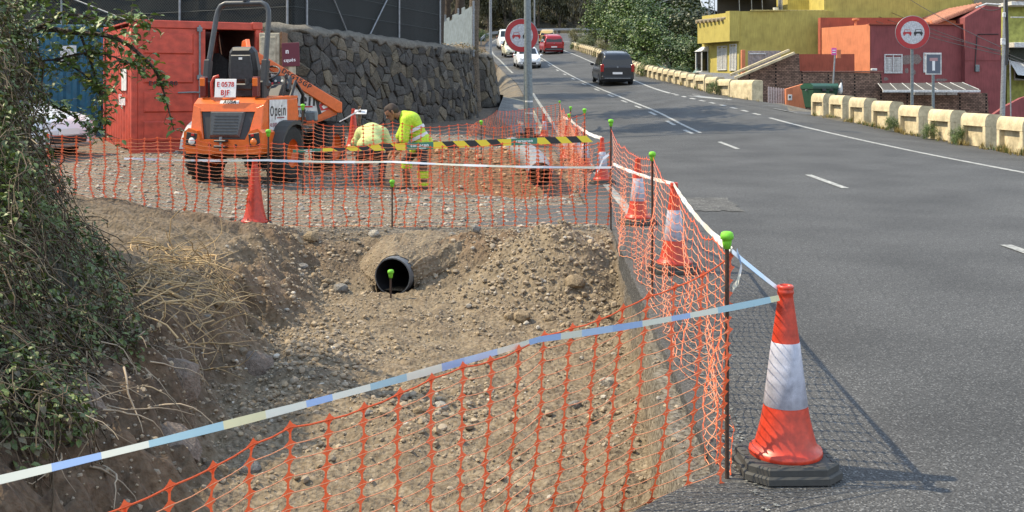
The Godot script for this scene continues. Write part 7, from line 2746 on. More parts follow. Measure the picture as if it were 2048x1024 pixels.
func workers() -> void:
	var skin := Color(0.34, 0.17, 0.10)
	var navy := Color(0.028, 0.026, 0.03)
	var brown := Color(0.16, 0.09, 0.055)
	var boot := Color(0.09, 0.07, 0.055)
	var cloth := textured(Color.WHITE, 0.85, T.soft, 3.0)
	var hiviz := textured(lin(0.50, 0.72, 0.02), 0.7, T.soft, 4.0)
	var pale := textured(lin(0.62, 0.70, 0.28), 0.8, T.soft, 4.0)
	var silver := mat(lin(0.5, 0.5, 0.52), 0.35)
	# --- the man in the bright jacket: stooped, facing left, one leg forward
	var d := 16.4
	var base := Vector3((846.0 - 1024.0) / F * d, 0, -d)
	base.y = ground_y(base.x, base.z) + 0.01
	var t := thing("person", "man stooping in bright yellow jacket with a grey reflective band, dark trousers", "person", base, 0.0, "road workers")
	# side view: x to the right, head to the left; z towards the viewer
	var hip := Vector3(-0.04, 0.74, -0.05)
	var chest := Vector3(-0.20, 1.06, -0.06)
	var neck := Vector3(-0.35, 1.16, -0.06)
	var head := Vector3(-0.475, 1.205, -0.03)
	var b := [
		[hip + Vector3(0.03, -0.02, 0.085), hip + Vector3(0.03, -0.02, -0.085), 0.115, 0.115, navy],
		[hip, chest, 0.125, 0.145, navy], [chest + Vector3(0, 0.02, 0.11), chest + Vector3(0, 0.02, -0.11), 0.09, 0.09, navy],
		[chest, neck, 0.12, 0.06, navy], [neck, head, 0.055, 0.06, skin],
		[hip + Vector3(0.03, -0.04, 0.09), Vector3(0.0, 0.40, 0.13), 0.095, 0.066, navy], [Vector3(0.0, 0.40, 0.13), Vector3(0.03, 0.09, 0.13), 0.066, 0.052, brown],
		[hip + Vector3(-0.02, -0.04, -0.1), Vector3(-0.27, 0.46, -0.12), 0.095, 0.068, navy], [Vector3(-0.27, 0.46, -0.12), Vector3(-0.26, 0.10, -0.12), 0.066, 0.05, brown],
		[Vector3(0.04, 0.05, 0.13), Vector3(-0.12, 0.035, 0.13), 0.055, 0.042, boot], [Vector3(-0.25, 0.05, -0.12), Vector3(-0.40, 0.035, -0.13), 0.055, 0.042, boot],
		[chest + Vector3(-0.06, 0.04, 0.18), Vector3(-0.27, 0.74, 0.2), 0.055, 0.042, skin], [Vector3(-0.27, 0.74, 0.2), Vector3(-0.42, 0.56, 0.12), 0.042, 0.03, skin],
		[chest + Vector3(-0.06, 0.04, -0.2), Vector3(-0.38, 0.78, -0.22), 0.055, 0.042, skin], [Vector3(-0.38, 0.78, -0.22), Vector3(-0.5, 0.58, -0.14), 0.042, 0.03, skin]]
	var body := skin_mesh(b, 0.018, 0.05)
	for hb in [hand_bones(Vector3(-0.42, 0.56, 0.12), Vector3(-0.5, -0.8, -0.2), Vector3(0, 0, 1), Vector3(0.6, -0.6, 0), skin), hand_bones(Vector3(-0.5, 0.58, -0.14), Vector3(-0.4, -0.8, 0.3), Vector3(0, 0, -1), Vector3(0.6, -0.6, 0), skin)]:
		merge(body, skin_mesh(hb, 0.006, 0.008))
	# head: skull, jaw, nose, brow, ears; he looks down to the left
	var look := Vector3(-0.80, -0.58, 0.12).normalized()
	merge(body, head_mesh(head, look, skin))
	obj("body", body, cloth, t)
	obj("hair", hair_mesh(head, look, Color(0.045, 0.03, 0.022)), cloth, t)
	var jk := [
		[hip + Vector3(0.04, 0.0, 0.06), hip + Vector3(0.04, 0.0, -0.06), 0.145, 0.145, Color.WHITE],
		[hip, chest, 0.145, 0.16, Color.WHITE], [chest + Vector3(0, 0.02, 0.12), chest + Vector3(0, 0.02, -0.12), 0.115, 0.115, Color.WHITE],
		[chest, neck + Vector3(0.05, -0.01, 0), 0.14, 0.085, Color.WHITE],
		[chest + Vector3(-0.05, 0.03, 0.18), Vector3(-0.27, 0.80, 0.205), 0.083, 0.075, Color.WHITE],
		[chest + Vector3(-0.05, 0.03, -0.2), Vector3(-0.37, 0.83, -0.225), 0.083, 0.075, Color.WHITE],
		[hip + Vector3(-0.10, 0.02, 0.03), hip + Vector3(-0.12, -0.12, 0.08), 0.06, 0.045, Color.WHITE]]
	var jacket := obj("jacket", skin_mesh(jk, 0.016, 0.05), hiviz, t)
	# grey band round the waist and over the back
	for q in [[0.26, 0.166], [0.62, 0.176]]:
		var c := hip.lerp(chest, q[0])
		var ax := (chest - hip).normalized()
		var fr := Transform3D(Basis(ax.cross(Vector3.BACK).normalized(), ax, Vector3.BACK), c)
		obj("reflective_band", Geo.new().lathe([Vector2(q[1] - 0.01, -0.026), Vector2(q[1] + 0.004, -0.024), Vector2(q[1] + 0.004, 0.024), Vector2(q[1] - 0.01, 0.026)], 24, fr * Transform3D(Basis().scaled(Vector3(0.96, 1, 1.26 if q[0] > 0.5 else 1.22)), Vector3.ZERO)), silver, jacket)
	# bright bands round the trouser legs
	for q in [[Vector3(0.012, 0.27, 0.13), 0.085, 0.10], [Vector3(0.025, 0.13, 0.13), 0.075, 0.05], [Vector3(-0.265, 0.40, -0.12), 0.088, 0.10]]:
		obj("leg_band", Geo.new().lathe([Vector2(q[1] - 0.02, -q[2] / 2), Vector2(q[1], -q[2] / 2), Vector2(q[1], q[2] / 2), Vector2(q[1] - 0.02, q[2] / 2)], 18, Transform3D(Basis(), q[0])), hiviz, t)
	# --- the man in the pale shirt: bent over, back to us
	d = 17.1
	base = Vector3((742.0 - 1024.0) / F * d, 0, -d)
	base.y = ground_y(base.x, base.z) + 0.01
	t = thing("person", "man bent low with his back turned, pale yellow shirt and dark trousers", "person", base, 0.0, "road workers")
	hip = Vector3(0.0, 0.54, 0.14)
	chest = Vector3(-0.01, 0.80, -0.17)
	neck = Vector3(-0.03, 0.75, -0.36)
	head = Vector3(-0.04, 0.65, -0.46)
	b = [
		[hip + Vector3(0.10, -0.02, 0.0), hip + Vector3(-0.10, -0.02, 0.0), 0.125, 0.125, navy],
		[hip, chest, 0.13, 0.15, navy], [chest + Vector3(0.13, 0, 0), chest + Vector3(-0.13, 0, 0), 0.09, 0.09, skin],
		[chest, neck, 0.12, 0.06, skin], [neck, head, 0.055, 0.06, skin],
		[hip + Vector3(0.1, -0.06, 0), Vector3(0.18, 0.40, -0.16), 0.1, 0.07, navy], [Vector3(0.18, 0.40, -0.16), Vector3(0.17, 0.09, 0.04), 0.068, 0.05, navy],
		[hip + Vector3(-0.1, -0.06, 0), Vector3(-0.19, 0.40, -0.18), 0.1, 0.07, navy], [Vector3(-0.19, 0.40, -0.18), Vector3(-0.18, 0.09, 0.02), 0.068, 0.05, navy],
		[Vector3(0.17, 0.05, 0.05), Vector3(0.19, 0.035, -0.14), 0.055, 0.042, boot], [Vector3(-0.18, 0.05, 0.03), Vector3(-0.2, 0.035, -0.16), 0.055, 0.042, boot],
		[chest + Vector3(0.2, -0.02, -0.04), Vector3(0.27, 0.54, -0.2), 0.055, 0.042, skin], [Vector3(0.27, 0.54, -0.2), Vector3(0.16, 0.31, -0.38), 0.042, 0.03, skin],
		[chest + Vector3(-0.2, -0.02, -0.04), Vector3(-0.29, 0.55, -0.22), 0.055, 0.042, skin], [Vector3(-0.29, 0.55, -0.22), Vector3(-0.16, 0.33, -0.4), 0.042, 0.03, skin]]
	body = skin_mesh(b, 0.018, 0.05)
	for hb in [hand_bones(Vector3(0.16, 0.31, -0.38), Vector3(-0.3, -0.8, -0.5), Vector3(1, 0, 0), Vector3(-0.5, -0.5, 0.2), skin), hand_bones(Vector3(-0.16, 0.33, -0.4), Vector3(0.3, -0.8, -0.5), Vector3(-1, 0, 0), Vector3(0.5, -0.5, 0.2), skin)]:
		merge(body, skin_mesh(hb, 0.006, 0.008))
	look = Vector3(0, -0.92, -0.4).normalized()
	merge(body, head_mesh(head, look, skin))
	obj("body", body, cloth, t)
	obj("hair", hair_mesh(head, look, Color(0.03, 0.022, 0.018)), cloth, t)
	jk = [
		[hip + Vector3(0.07, 0.07, -0.02), hip + Vector3(-0.07, 0.07, -0.02), 0.142, 0.142, Color.WHITE],
		[hip + Vector3(0, 0.1, -0.02), chest, 0.15, 0.165, Color.WHITE], [chest + Vector3(0.14, 0, 0), chest + Vector3(-0.14, 0, 0), 0.115, 0.115, Color.WHITE],
		[chest, neck, 0.14, 0.08, Color.WHITE],
		[chest + Vector3(0.19, -0.02, -0.03), Vector3(0.265, 0.62, -0.17), 0.082, 0.075, Color.WHITE],
		[chest + Vector3(-0.19, -0.02, -0.03), Vector3(-0.28, 0.63, -0.17), 0.082, 0.075, Color.WHITE]]
	obj("shirt", skin_mesh(jk, 0.016, 0.05), pale, t)


func merge(g: Geo, o: Geo) -> void:
	var base := g.v.size()
	g.v.append_array(o.v)
	g.n.append_array(o.n)
	g.c.append_array(o.c)
	g.uv.append_array(o.uv)
	for k in o.ix:
		g.ix.append(base + k)


func head_mesh(at: Vector3, look: Vector3, skin: Color) -> Geo:
	var fwd := look.normalized()
	var side := fwd.cross(Vector3.UP).normalized()
	var up := side.cross(fwd)
	var p := func(x: float, y: float, z: float) -> Vector3: return at + side * x + up * y + fwd * z
	var dark := Color(0.03, 0.02, 0.018)
	var lip := Color(0.28, 0.11, 0.08)
	var b := [
		[p.call(0, 0.03, -0.02), p.call(0, 0.035, 0.02), 0.084, 0.08, skin], [p.call(0, -0.03, 0.03), p.call(0, -0.075, 0.055), 0.06, 0.036, skin],
		[p.call(0, 0.0, 0.085), p.call(0, -0.025, 0.108), 0.011, 0.016, skin], [p.call(-0.035, 0.022, 0.08), p.call(0.035, 0.022, 0.08), 0.014, 0.014, skin],
		[p.call(-0.085, -0.02, -0.005), p.call(-0.09, 0.025, -0.012), 0.014, 0.017, skin], [p.call(0.085, -0.02, -0.005), p.call(0.09, 0.025, -0.012), 0.014, 0.017, skin],
		[p.call(-0.032, 0.004, 0.081), p.call(-0.031, 0.004, 0.081), 0.011, 0.011, dark], [p.call(0.032, 0.004, 0.081), p.call(0.031, 0.004, 0.081), 0.011, 0.011, dark],
		[p.call(-0.022, -0.05, 0.086), p.call(0.022, -0.05, 0.086), 0.008, 0.008, lip], [p.call(0, -0.08, 0.075), p.call(0, -0.082, 0.07), 0.018, 0.018, skin]]
	return skin_mesh(b, 0.007, 0.02)


func hair_mesh(at: Vector3, look: Vector3, c: Color) -> Geo:
	var fwd := look.normalized()
	var side := fwd.cross(Vector3.UP).normalized()
	var up := side.cross(fwd)
	var p := func(x: float, y: float, z: float) -> Vector3: return at + side * x + up * y + fwd * z
	return skin_mesh([[p.call(0, 0.055, -0.03), p.call(0, 0.065, 0.02), 0.083, 0.072, c], [p.call(0, 0.0, -0.055), p.call(0, -0.03, -0.06), 0.07, 0.055, c], [p.call(-0.05, 0.03, -0.02), p.call(0.05, 0.03, -0.02), 0.052, 0.052, c]], 0.01, 0.03)


# ---------------------------------------------------------------- growing things
func leaf_mesh(wide := 0.5, fold := 0.12) -> ArrayMesh:
	# one leaf of length 1 along +z, folded along its rib and drooping at the tip
	var g := Geo.new()
	var rib := [Vector3(0, 0, 0), Vector3(0, 0.04, 0.35), Vector3(0, 0.02, 0.7), Vector3(0, -0.08, 1.0)]
	var w := [0.0, wide * 0.5, wide * 0.38, 0.0]
	for s in [-1.0, 1.0]:
		for i in 3:
			var a: Vector3 = rib[i]
			var b: Vector3 = rib[i + 1]
			var c := b + Vector3(s * w[i + 1], fold * w[i + 1] * 2.0, -0.02)
			var d := a + Vector3(s * w[i], fold * w[i] * 2.0, -0.02)
			if s > 0:
				if w[i] > 0:
					g.tri(a, c, d)
				if w[i + 1] > 0:
					g.tri(a, b, c)
				elif w[i] > 0:
					g.tri(a, b, d)
			else:
				if w[i] > 0:
					g.tri(a, d, c)
				if w[i + 1] > 0:
					g.tri(a, c, b)
				elif w[i] > 0:
					g.tri(a, d, b)
	return g.mesh()


func hedge_top(d: float) -> float:
	return lerpf(0.85, 2.35, smoothstep(5.9, 7.3, d))


func hedge_x(d: float, y: float) -> float:
	return - 0.28 * maxf(0.0, y - 1.0) - 0.22 * smoothstep(6.4, 7.4, d) - 3.08 + (7.5 - d) * 0.12 + 0.66 * smoothstep(1.0, 0.0, y) + n1.get_noise_2d(d * 1.2, y * 1.2) * 0.22 + n2.get_noise_2d(d, y) * 0.1 - maxf(0.0, d - 7.9) * 1.2


func hedge() -> void:
	var r := RandomNumberGenerator.new()
	r.seed = 31
	var t := thing("overgrown_hedge", "dark overgrown hedge of creepers and dead hanging stems beside the pit", "hedge", Vector3(-3.6, 0.2, -6.5))
	var off := -t.position
	# the packed inside of old wood and shade
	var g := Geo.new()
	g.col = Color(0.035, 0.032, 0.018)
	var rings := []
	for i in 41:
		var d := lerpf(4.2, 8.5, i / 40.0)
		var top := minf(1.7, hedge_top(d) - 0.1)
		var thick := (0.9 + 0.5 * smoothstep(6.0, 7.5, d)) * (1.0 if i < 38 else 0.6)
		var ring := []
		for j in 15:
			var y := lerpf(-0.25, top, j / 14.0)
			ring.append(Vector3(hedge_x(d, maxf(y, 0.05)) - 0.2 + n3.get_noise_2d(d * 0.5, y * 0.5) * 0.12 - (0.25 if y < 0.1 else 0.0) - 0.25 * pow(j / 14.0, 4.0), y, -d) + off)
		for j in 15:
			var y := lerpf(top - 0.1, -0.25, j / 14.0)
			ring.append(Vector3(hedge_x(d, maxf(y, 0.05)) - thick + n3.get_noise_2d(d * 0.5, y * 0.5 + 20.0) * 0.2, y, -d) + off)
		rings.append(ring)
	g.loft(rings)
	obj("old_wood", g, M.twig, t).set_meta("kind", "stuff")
	# hanging stems
	g = Geo.new()
	for k in 2300:
		var d := r.randf_range(4.4, 8.5)
		var y := 0.1 + (hedge_top(d) - 0.1) * pow(r.randf(), 0.8)
		var x := hedge_x(d, y) + r.randf_range(-0.15, 0.06)
		var p := Vector3(x, y, -d)
		var dir := Vector3(r.randf_range(-0.1, 0.5), r.randf_range(-1.0, 0.15), r.randf_range(-0.6, 0.6)).normalized()
		if r.randf() < 0.3:
			dir = Vector3(r.randf_range(-0.3, 0.8), r.randf_range(-0.6, 0.6), r.randf_range(-1, 1)).normalized()
		var pts := [p + off]
		var step := r.randf_range(0.05, 0.13)
		for i in 5:
			dir = (dir + Vector3(r.randf_range(-0.3, 0.3), r.randf_range(-0.45, 0.1), r.randf_range(-0.3, 0.3))).normalized()
			p += dir * step
			p.x = minf(p.x, hedge_x(-p.z, maxf(p.y, 0.0)) + 0.12)
			p.y = maxf(p.y, ground_y(p.x, p.z) + 0.01)
			pts.append(p + off)
		var tone := r.randf_range(0.35, 1.3)
		var c := Color(0.085, 0.06, 0.034) if r.randf() < 0.8 else Color(0.2, 0.155, 0.095)
		g.col = Color(c.r * tone, c.g * tone, c.b * tone)
		g.tube(pts, r.randf_range(0.0016, 0.0042), 3, false)
	obj("dead_stems", g, M.twig, t).set_meta("kind", "stuff")
	# creeper leaves
	var where := []
	var cols := []
	for k in 26000:
		var d := r.randf_range(4.4, 8.55)
		var y := hedge_top(d) * r.randf()
		var thick := n2.get_noise_2d(d * 0.5 + 9.0, y * 0.5)
		if r.randf() > 0.55 + thick * 1.0 + (0.35 if y > 1.2 else 0.0):
			continue
		var x := hedge_x(d, y) + r.randf_range(-0.16, 0.08)
		var s := r.randf_range(0.02, 0.05)
		var b := Basis.from_euler(Vector3(r.randf_range(-0.4, 1.3), r.randf_range(0.2, 2.9), r.randf_range(-0.7, 0.7)))
		where.append(Transform3D(b.scaled(Vector3.ONE * s), Vector3(x, y, -d) + off))
		var q := r.randf()
		var c := Color(0.048, 0.075, 0.018).lerp(Color(0.11, 0.155, 0.035), r.randf())
		if q > 0.93:
			c = Color(0.16, 0.15, 0.04)
		elif q < 0.22:
			c = Color(0.10, 0.085, 0.045)
		cols.append(c)
	# leaves over the top and the far side
	for k in 20000:
		var d := r.randf_range(4.15, 8.6)
		var u := r.randf()
		var deep := 0.95 + 0.5 * smoothstep(6.0, 7.5, d)
		var core_top := minf(1.7, hedge_top(d) - 0.1)
		var y := core_top + r.randf_range(-0.05, 0.12) if u < 0.4 else (core_top + 0.05) * r.randf()
		var x := hedge_x(d, y) - (r.randf() * deep if u < 0.4 else deep + r.randf_range(-0.12, 0.2))
		var b := Basis.from_euler(Vector3(r.randf_range(-0.4, 1.0), r.randf_range(-3, 3), r.randf_range(-0.7, 0.7)))
		where.append(Transform3D(b.scaled(Vector3.ONE * r.randf_range(0.025, 0.055)), Vector3(x, y, -d) + off))
		cols.append(Color(0.05, 0.075, 0.02).lerp(Color(0.11, 0.15, 0.035), r.randf()))
	many("creeper_leaves", leaf_mesh(0.62), where, cols, M.leaf, t)
	# large leaves poking out above the roots
	for q in [[222, 548, 7.0, 0.16], [188, 505, 7.1, 0.14], [243, 560, 6.9, 0.14], [205, 520, 7.05, 0.12]]:
		var o := inst("broad_leaf", leaf_mesh(0.45), mat(lin(0.055, 0.095, 0.045), 0.5), t)
		o.transform = Transform3D(Basis.from_euler(Vector3(0.7, q[0] * 0.05, 0.4)).scaled(Vector3.ONE * q[3]), P(q[0], q[1], q[2]) + off)


func overhang() -> void:
	var r := RandomNumberGenerator.new()
	r.seed = 47
	var t := thing("leafy_tree", "tree reaching over from the left edge with sunlit green leaves above the hedge", "tree", Vector3(-4.6, 0.3, -6.6))
	var off := -t.position
	var limbs := [
		[[-160, 320, 6.6], [-60, 120, 6.4], [60, 62, 6.2], [160, 66, 6.1], [235, 78, 6.0], [300, 128, 5.9], [322, 168, 5.9], [338, 222, 5.9], [348, 262, 5.9]],
		[[60, 62, 6.2], [140, 30, 6.0], [200, 40, 5.9], [262, 40, 5.8], [300, 60, 5.8]],
		[[-60, 120, 6.4], [40, 130, 6.3], [110, 120, 6.2], [170, 150, 6.1], [205, 190, 6.0], [228, 185, 6.0]],
		[[-60, 120, 6.4], [20, 20, 6.6], [90, -10, 6.6], [160, -30, 6.5]],
		[[110, 120, 6.2], [180, 105, 6.1], [240, 118, 6.0], [290, 140, 6.0]],
		[[40, 130, 6.3], [90, 200, 6.5], [150, 235, 6.6], [185, 270, 6.6]],
		[[-100, 180, 6.6], [10, 210, 6.6], [70, 260, 6.7], [100, 330, 6.7]],
		[[160, 66, 6.1], [190, 150, 6.2], [205, 230, 6.2], [190, 270, 6.2]]]
	var where := []
	var cols := []
	for li in limbs.size():
		var pts := []
		var rad := []
		var src: Array = limbs[li]
		for i in src.size():
			pts.append(P(src[i][0], src[i][1], src[i][2] + 1.9) + off)
		var fine := []
		for i in pts.size() - 1:
			for k in 6:
				var a: Vector3 = pts[maxi(i - 1, 0)]
				var e: Vector3 = pts[mini(i + 2, pts.size() - 1)]
				fine.append(pts[i].cubic_interpolate(pts[i + 1], a, e, k / 6.0))
		fine.append(pts[pts.size() - 1])
		for i in fine.size():
			rad.append(lerpf(0.028 if li == 0 or li == 3 else 0.012, 0.0025, float(i) / (fine.size() - 1)))
		obj("limb", Geo.new().tube(fine, rad, 7), M.bark, t)
		var twigs := Geo.new()
		twigs.col = Color(0.1, 0.075, 0.05)
		for i in range(2, fine.size()):
			var dense := 3 if i < fine.size() * 0.82 else 1
			for k in dense:
				if li == 0 and i > fine.size() * 0.62 and k % 2 == 0 and r.randf() < 0.5:
					continue
				var dir := Vector3(r.randf_range(-0.7, 1.0), r.randf_range(-0.8, 0.9), r.randf_range(-1, 1)).normalized()
				var l := r.randf_range(0.06, 0.2) * (0.5 if li == 0 and i > fine.size() * 0.6 else 1.0)
				var p: Vector3 = fine[i]
				var tip := p + dir * l + Vector3.DOWN * l * 0.25
				twigs.tube([p, p.lerp(tip, 0.5) + Vector3.UP * 0.01, tip], 0.0022, 3, false)
				var count := 4 if l > 0.1 else 3
				for j in count:
					var s := r.randf_range(0.045, 0.078)
					var b := Basis.from_euler(Vector3(r.randf_range(-0.3, 0.9), r.randf_range(-3, 3), r.randf_range(-0.5, 0.5)))
					where.append(Transform3D(b.scaled(Vector3.ONE * s), p.lerp(tip, (j + 1.0) / count) + Vector3(r.randf_range(-0.02, 0.02), r.randf_range(-0.02, 0.02), r.randf_range(-0.02, 0.02))))
					var c := Color(0.075, 0.125, 0.025).lerp(Color(0.14, 0.20, 0.05), r.randf())
					if r.randf() < 0.05:
						c = Color(0.33, 0.27, 0.04)
					cols.append(c)
		obj("twigs", twigs, M.twig, t).set_meta("kind", "stuff")
	# the denser crown at the very edge
	for k in 3200:
		var px := 125.0 - 190.0 * pow(r.randf(), 0.8)
		var py := r.randf_range(-60, 235)
		if px > 20 and r.randf() < (px - 20) / 170.0:
			continue
		if n2.get_noise_2d(px * 0.012, py * 0.012) < -0.12:
			continue
		var s := r.randf_range(0.04, 0.068)
		var b := Basis.from_euler(Vector3(r.randf_range(-0.3, 0.9), r.randf_range(-3, 3), r.randf_range(-0.5, 0.5)))
		where.append(Transform3D(b.scaled(Vector3.ONE * s), P(px, py, r.randf_range(7.8, 9.2)) + off))
		cols.append(Color(0.055, 0.09, 0.02).lerp(Color(0.12, 0.17, 0.04), r.randf()))
	many("leaves", leaf_mesh(0.6), where, cols, M.leaf, t)


# crown of many small leaf clumps in lobes; about 1 m in radius, to be scaled
func crown_mesh(seed_: int, clumps: int, dark: Color, light: Color, leaf: float, droop := 0.0) -> ArrayMesh:
	var r := RandomNumberGenerator.new()
	r.seed = seed_
	var g := Geo.new()
	var lobes := []
	for k in 9:
		var dir := Vector3(r.randf_range(-1, 1), r.randf_range(-0.7, 1.0), r.randf_range(-1, 1)).normalized()
		lobes.append([dir * r.randf_range(0.25, 0.62), r.randf_range(0.3, 0.5)])
	for k in clumps:
		var l: Array = lobes[k % lobes.size()]
		var dir := Vector3(r.randf_range(-1, 1), r.randf_range(-1, 1), r.randf_range(-1, 1)).normalized()
		var c: Vector3 = l[0] + dir * l[1] * pow(r.randf(), 0.4)
		var tint := dark.lerp(light, r.randf())
		var m := 7
		for i in m:
			var p := c + Vector3(r.randf_range(-1, 1), r.randf_range(-1, 1), r.randf_range(-1, 1)) * leaf * 1.9
			p.y -= r.randf() * droop
			var n := (dir + Vector3(r.randf_range(-0.9, 0.9), r.randf_range(-0.2, 1.2), r.randf_range(-0.9, 0.9))).normalized()
			var u := n.cross(Vector3(r.randf_range(-1, 1), r.randf_range(-1, 1), r.randf_range(-1, 1))).normalized()
			var w := n.cross(u)
			if droop > 0.0:
				w = Vector3(w.x * 0.3, -1.6, w.z * 0.3)
			var s := leaf * r.randf_range(0.6, 1.15)
			var t := r.randf_range(0.75, 1.2)
			g.col = Color(tint.r * t, tint.g * t, tint.b * t)
			g.quad(p - u * s * 0.5, p + w * s * 0.55 - u * s * 0.12, p + u * s * 0.5 + w * s * 0.2, p - w * s * 0.55 + u * s * 0.1)
	return g.mesh()


func trunk_geo(h: float, rad: float, lean: Vector3, seed_: int, limbs := 6, reach := 1.6) -> Geo:
	var r := RandomNumberGenerator.new()
	r.seed = seed_
	var g := Geo.new()
	var pts := []
	var rr := []
	for k in 8:
		var f := k / 7.0
		pts.append(Vector3(lean.x * f * f + 0.12 * sin(f * 4.0 + seed_), h * f - 0.3, lean.z * f * f))
		rr.append(lerpf(rad * 1.15, rad * 0.55, f))
	g.tube(pts, rr, 10)
	for k in limbs:
		var a := r.randf_range(0, TAU)
		var s: Vector3 = pts[4 + k % 4]
		var e := s + Vector3(cos(a), r.randf_range(0.5, 1.1), sin(a)) * reach
		g.tube([s, s.lerp(e, 0.5) + Vector3.UP * 0.1, e], [rad * 0.4, rad * 0.28, rad * 0.1], 6)
	return g


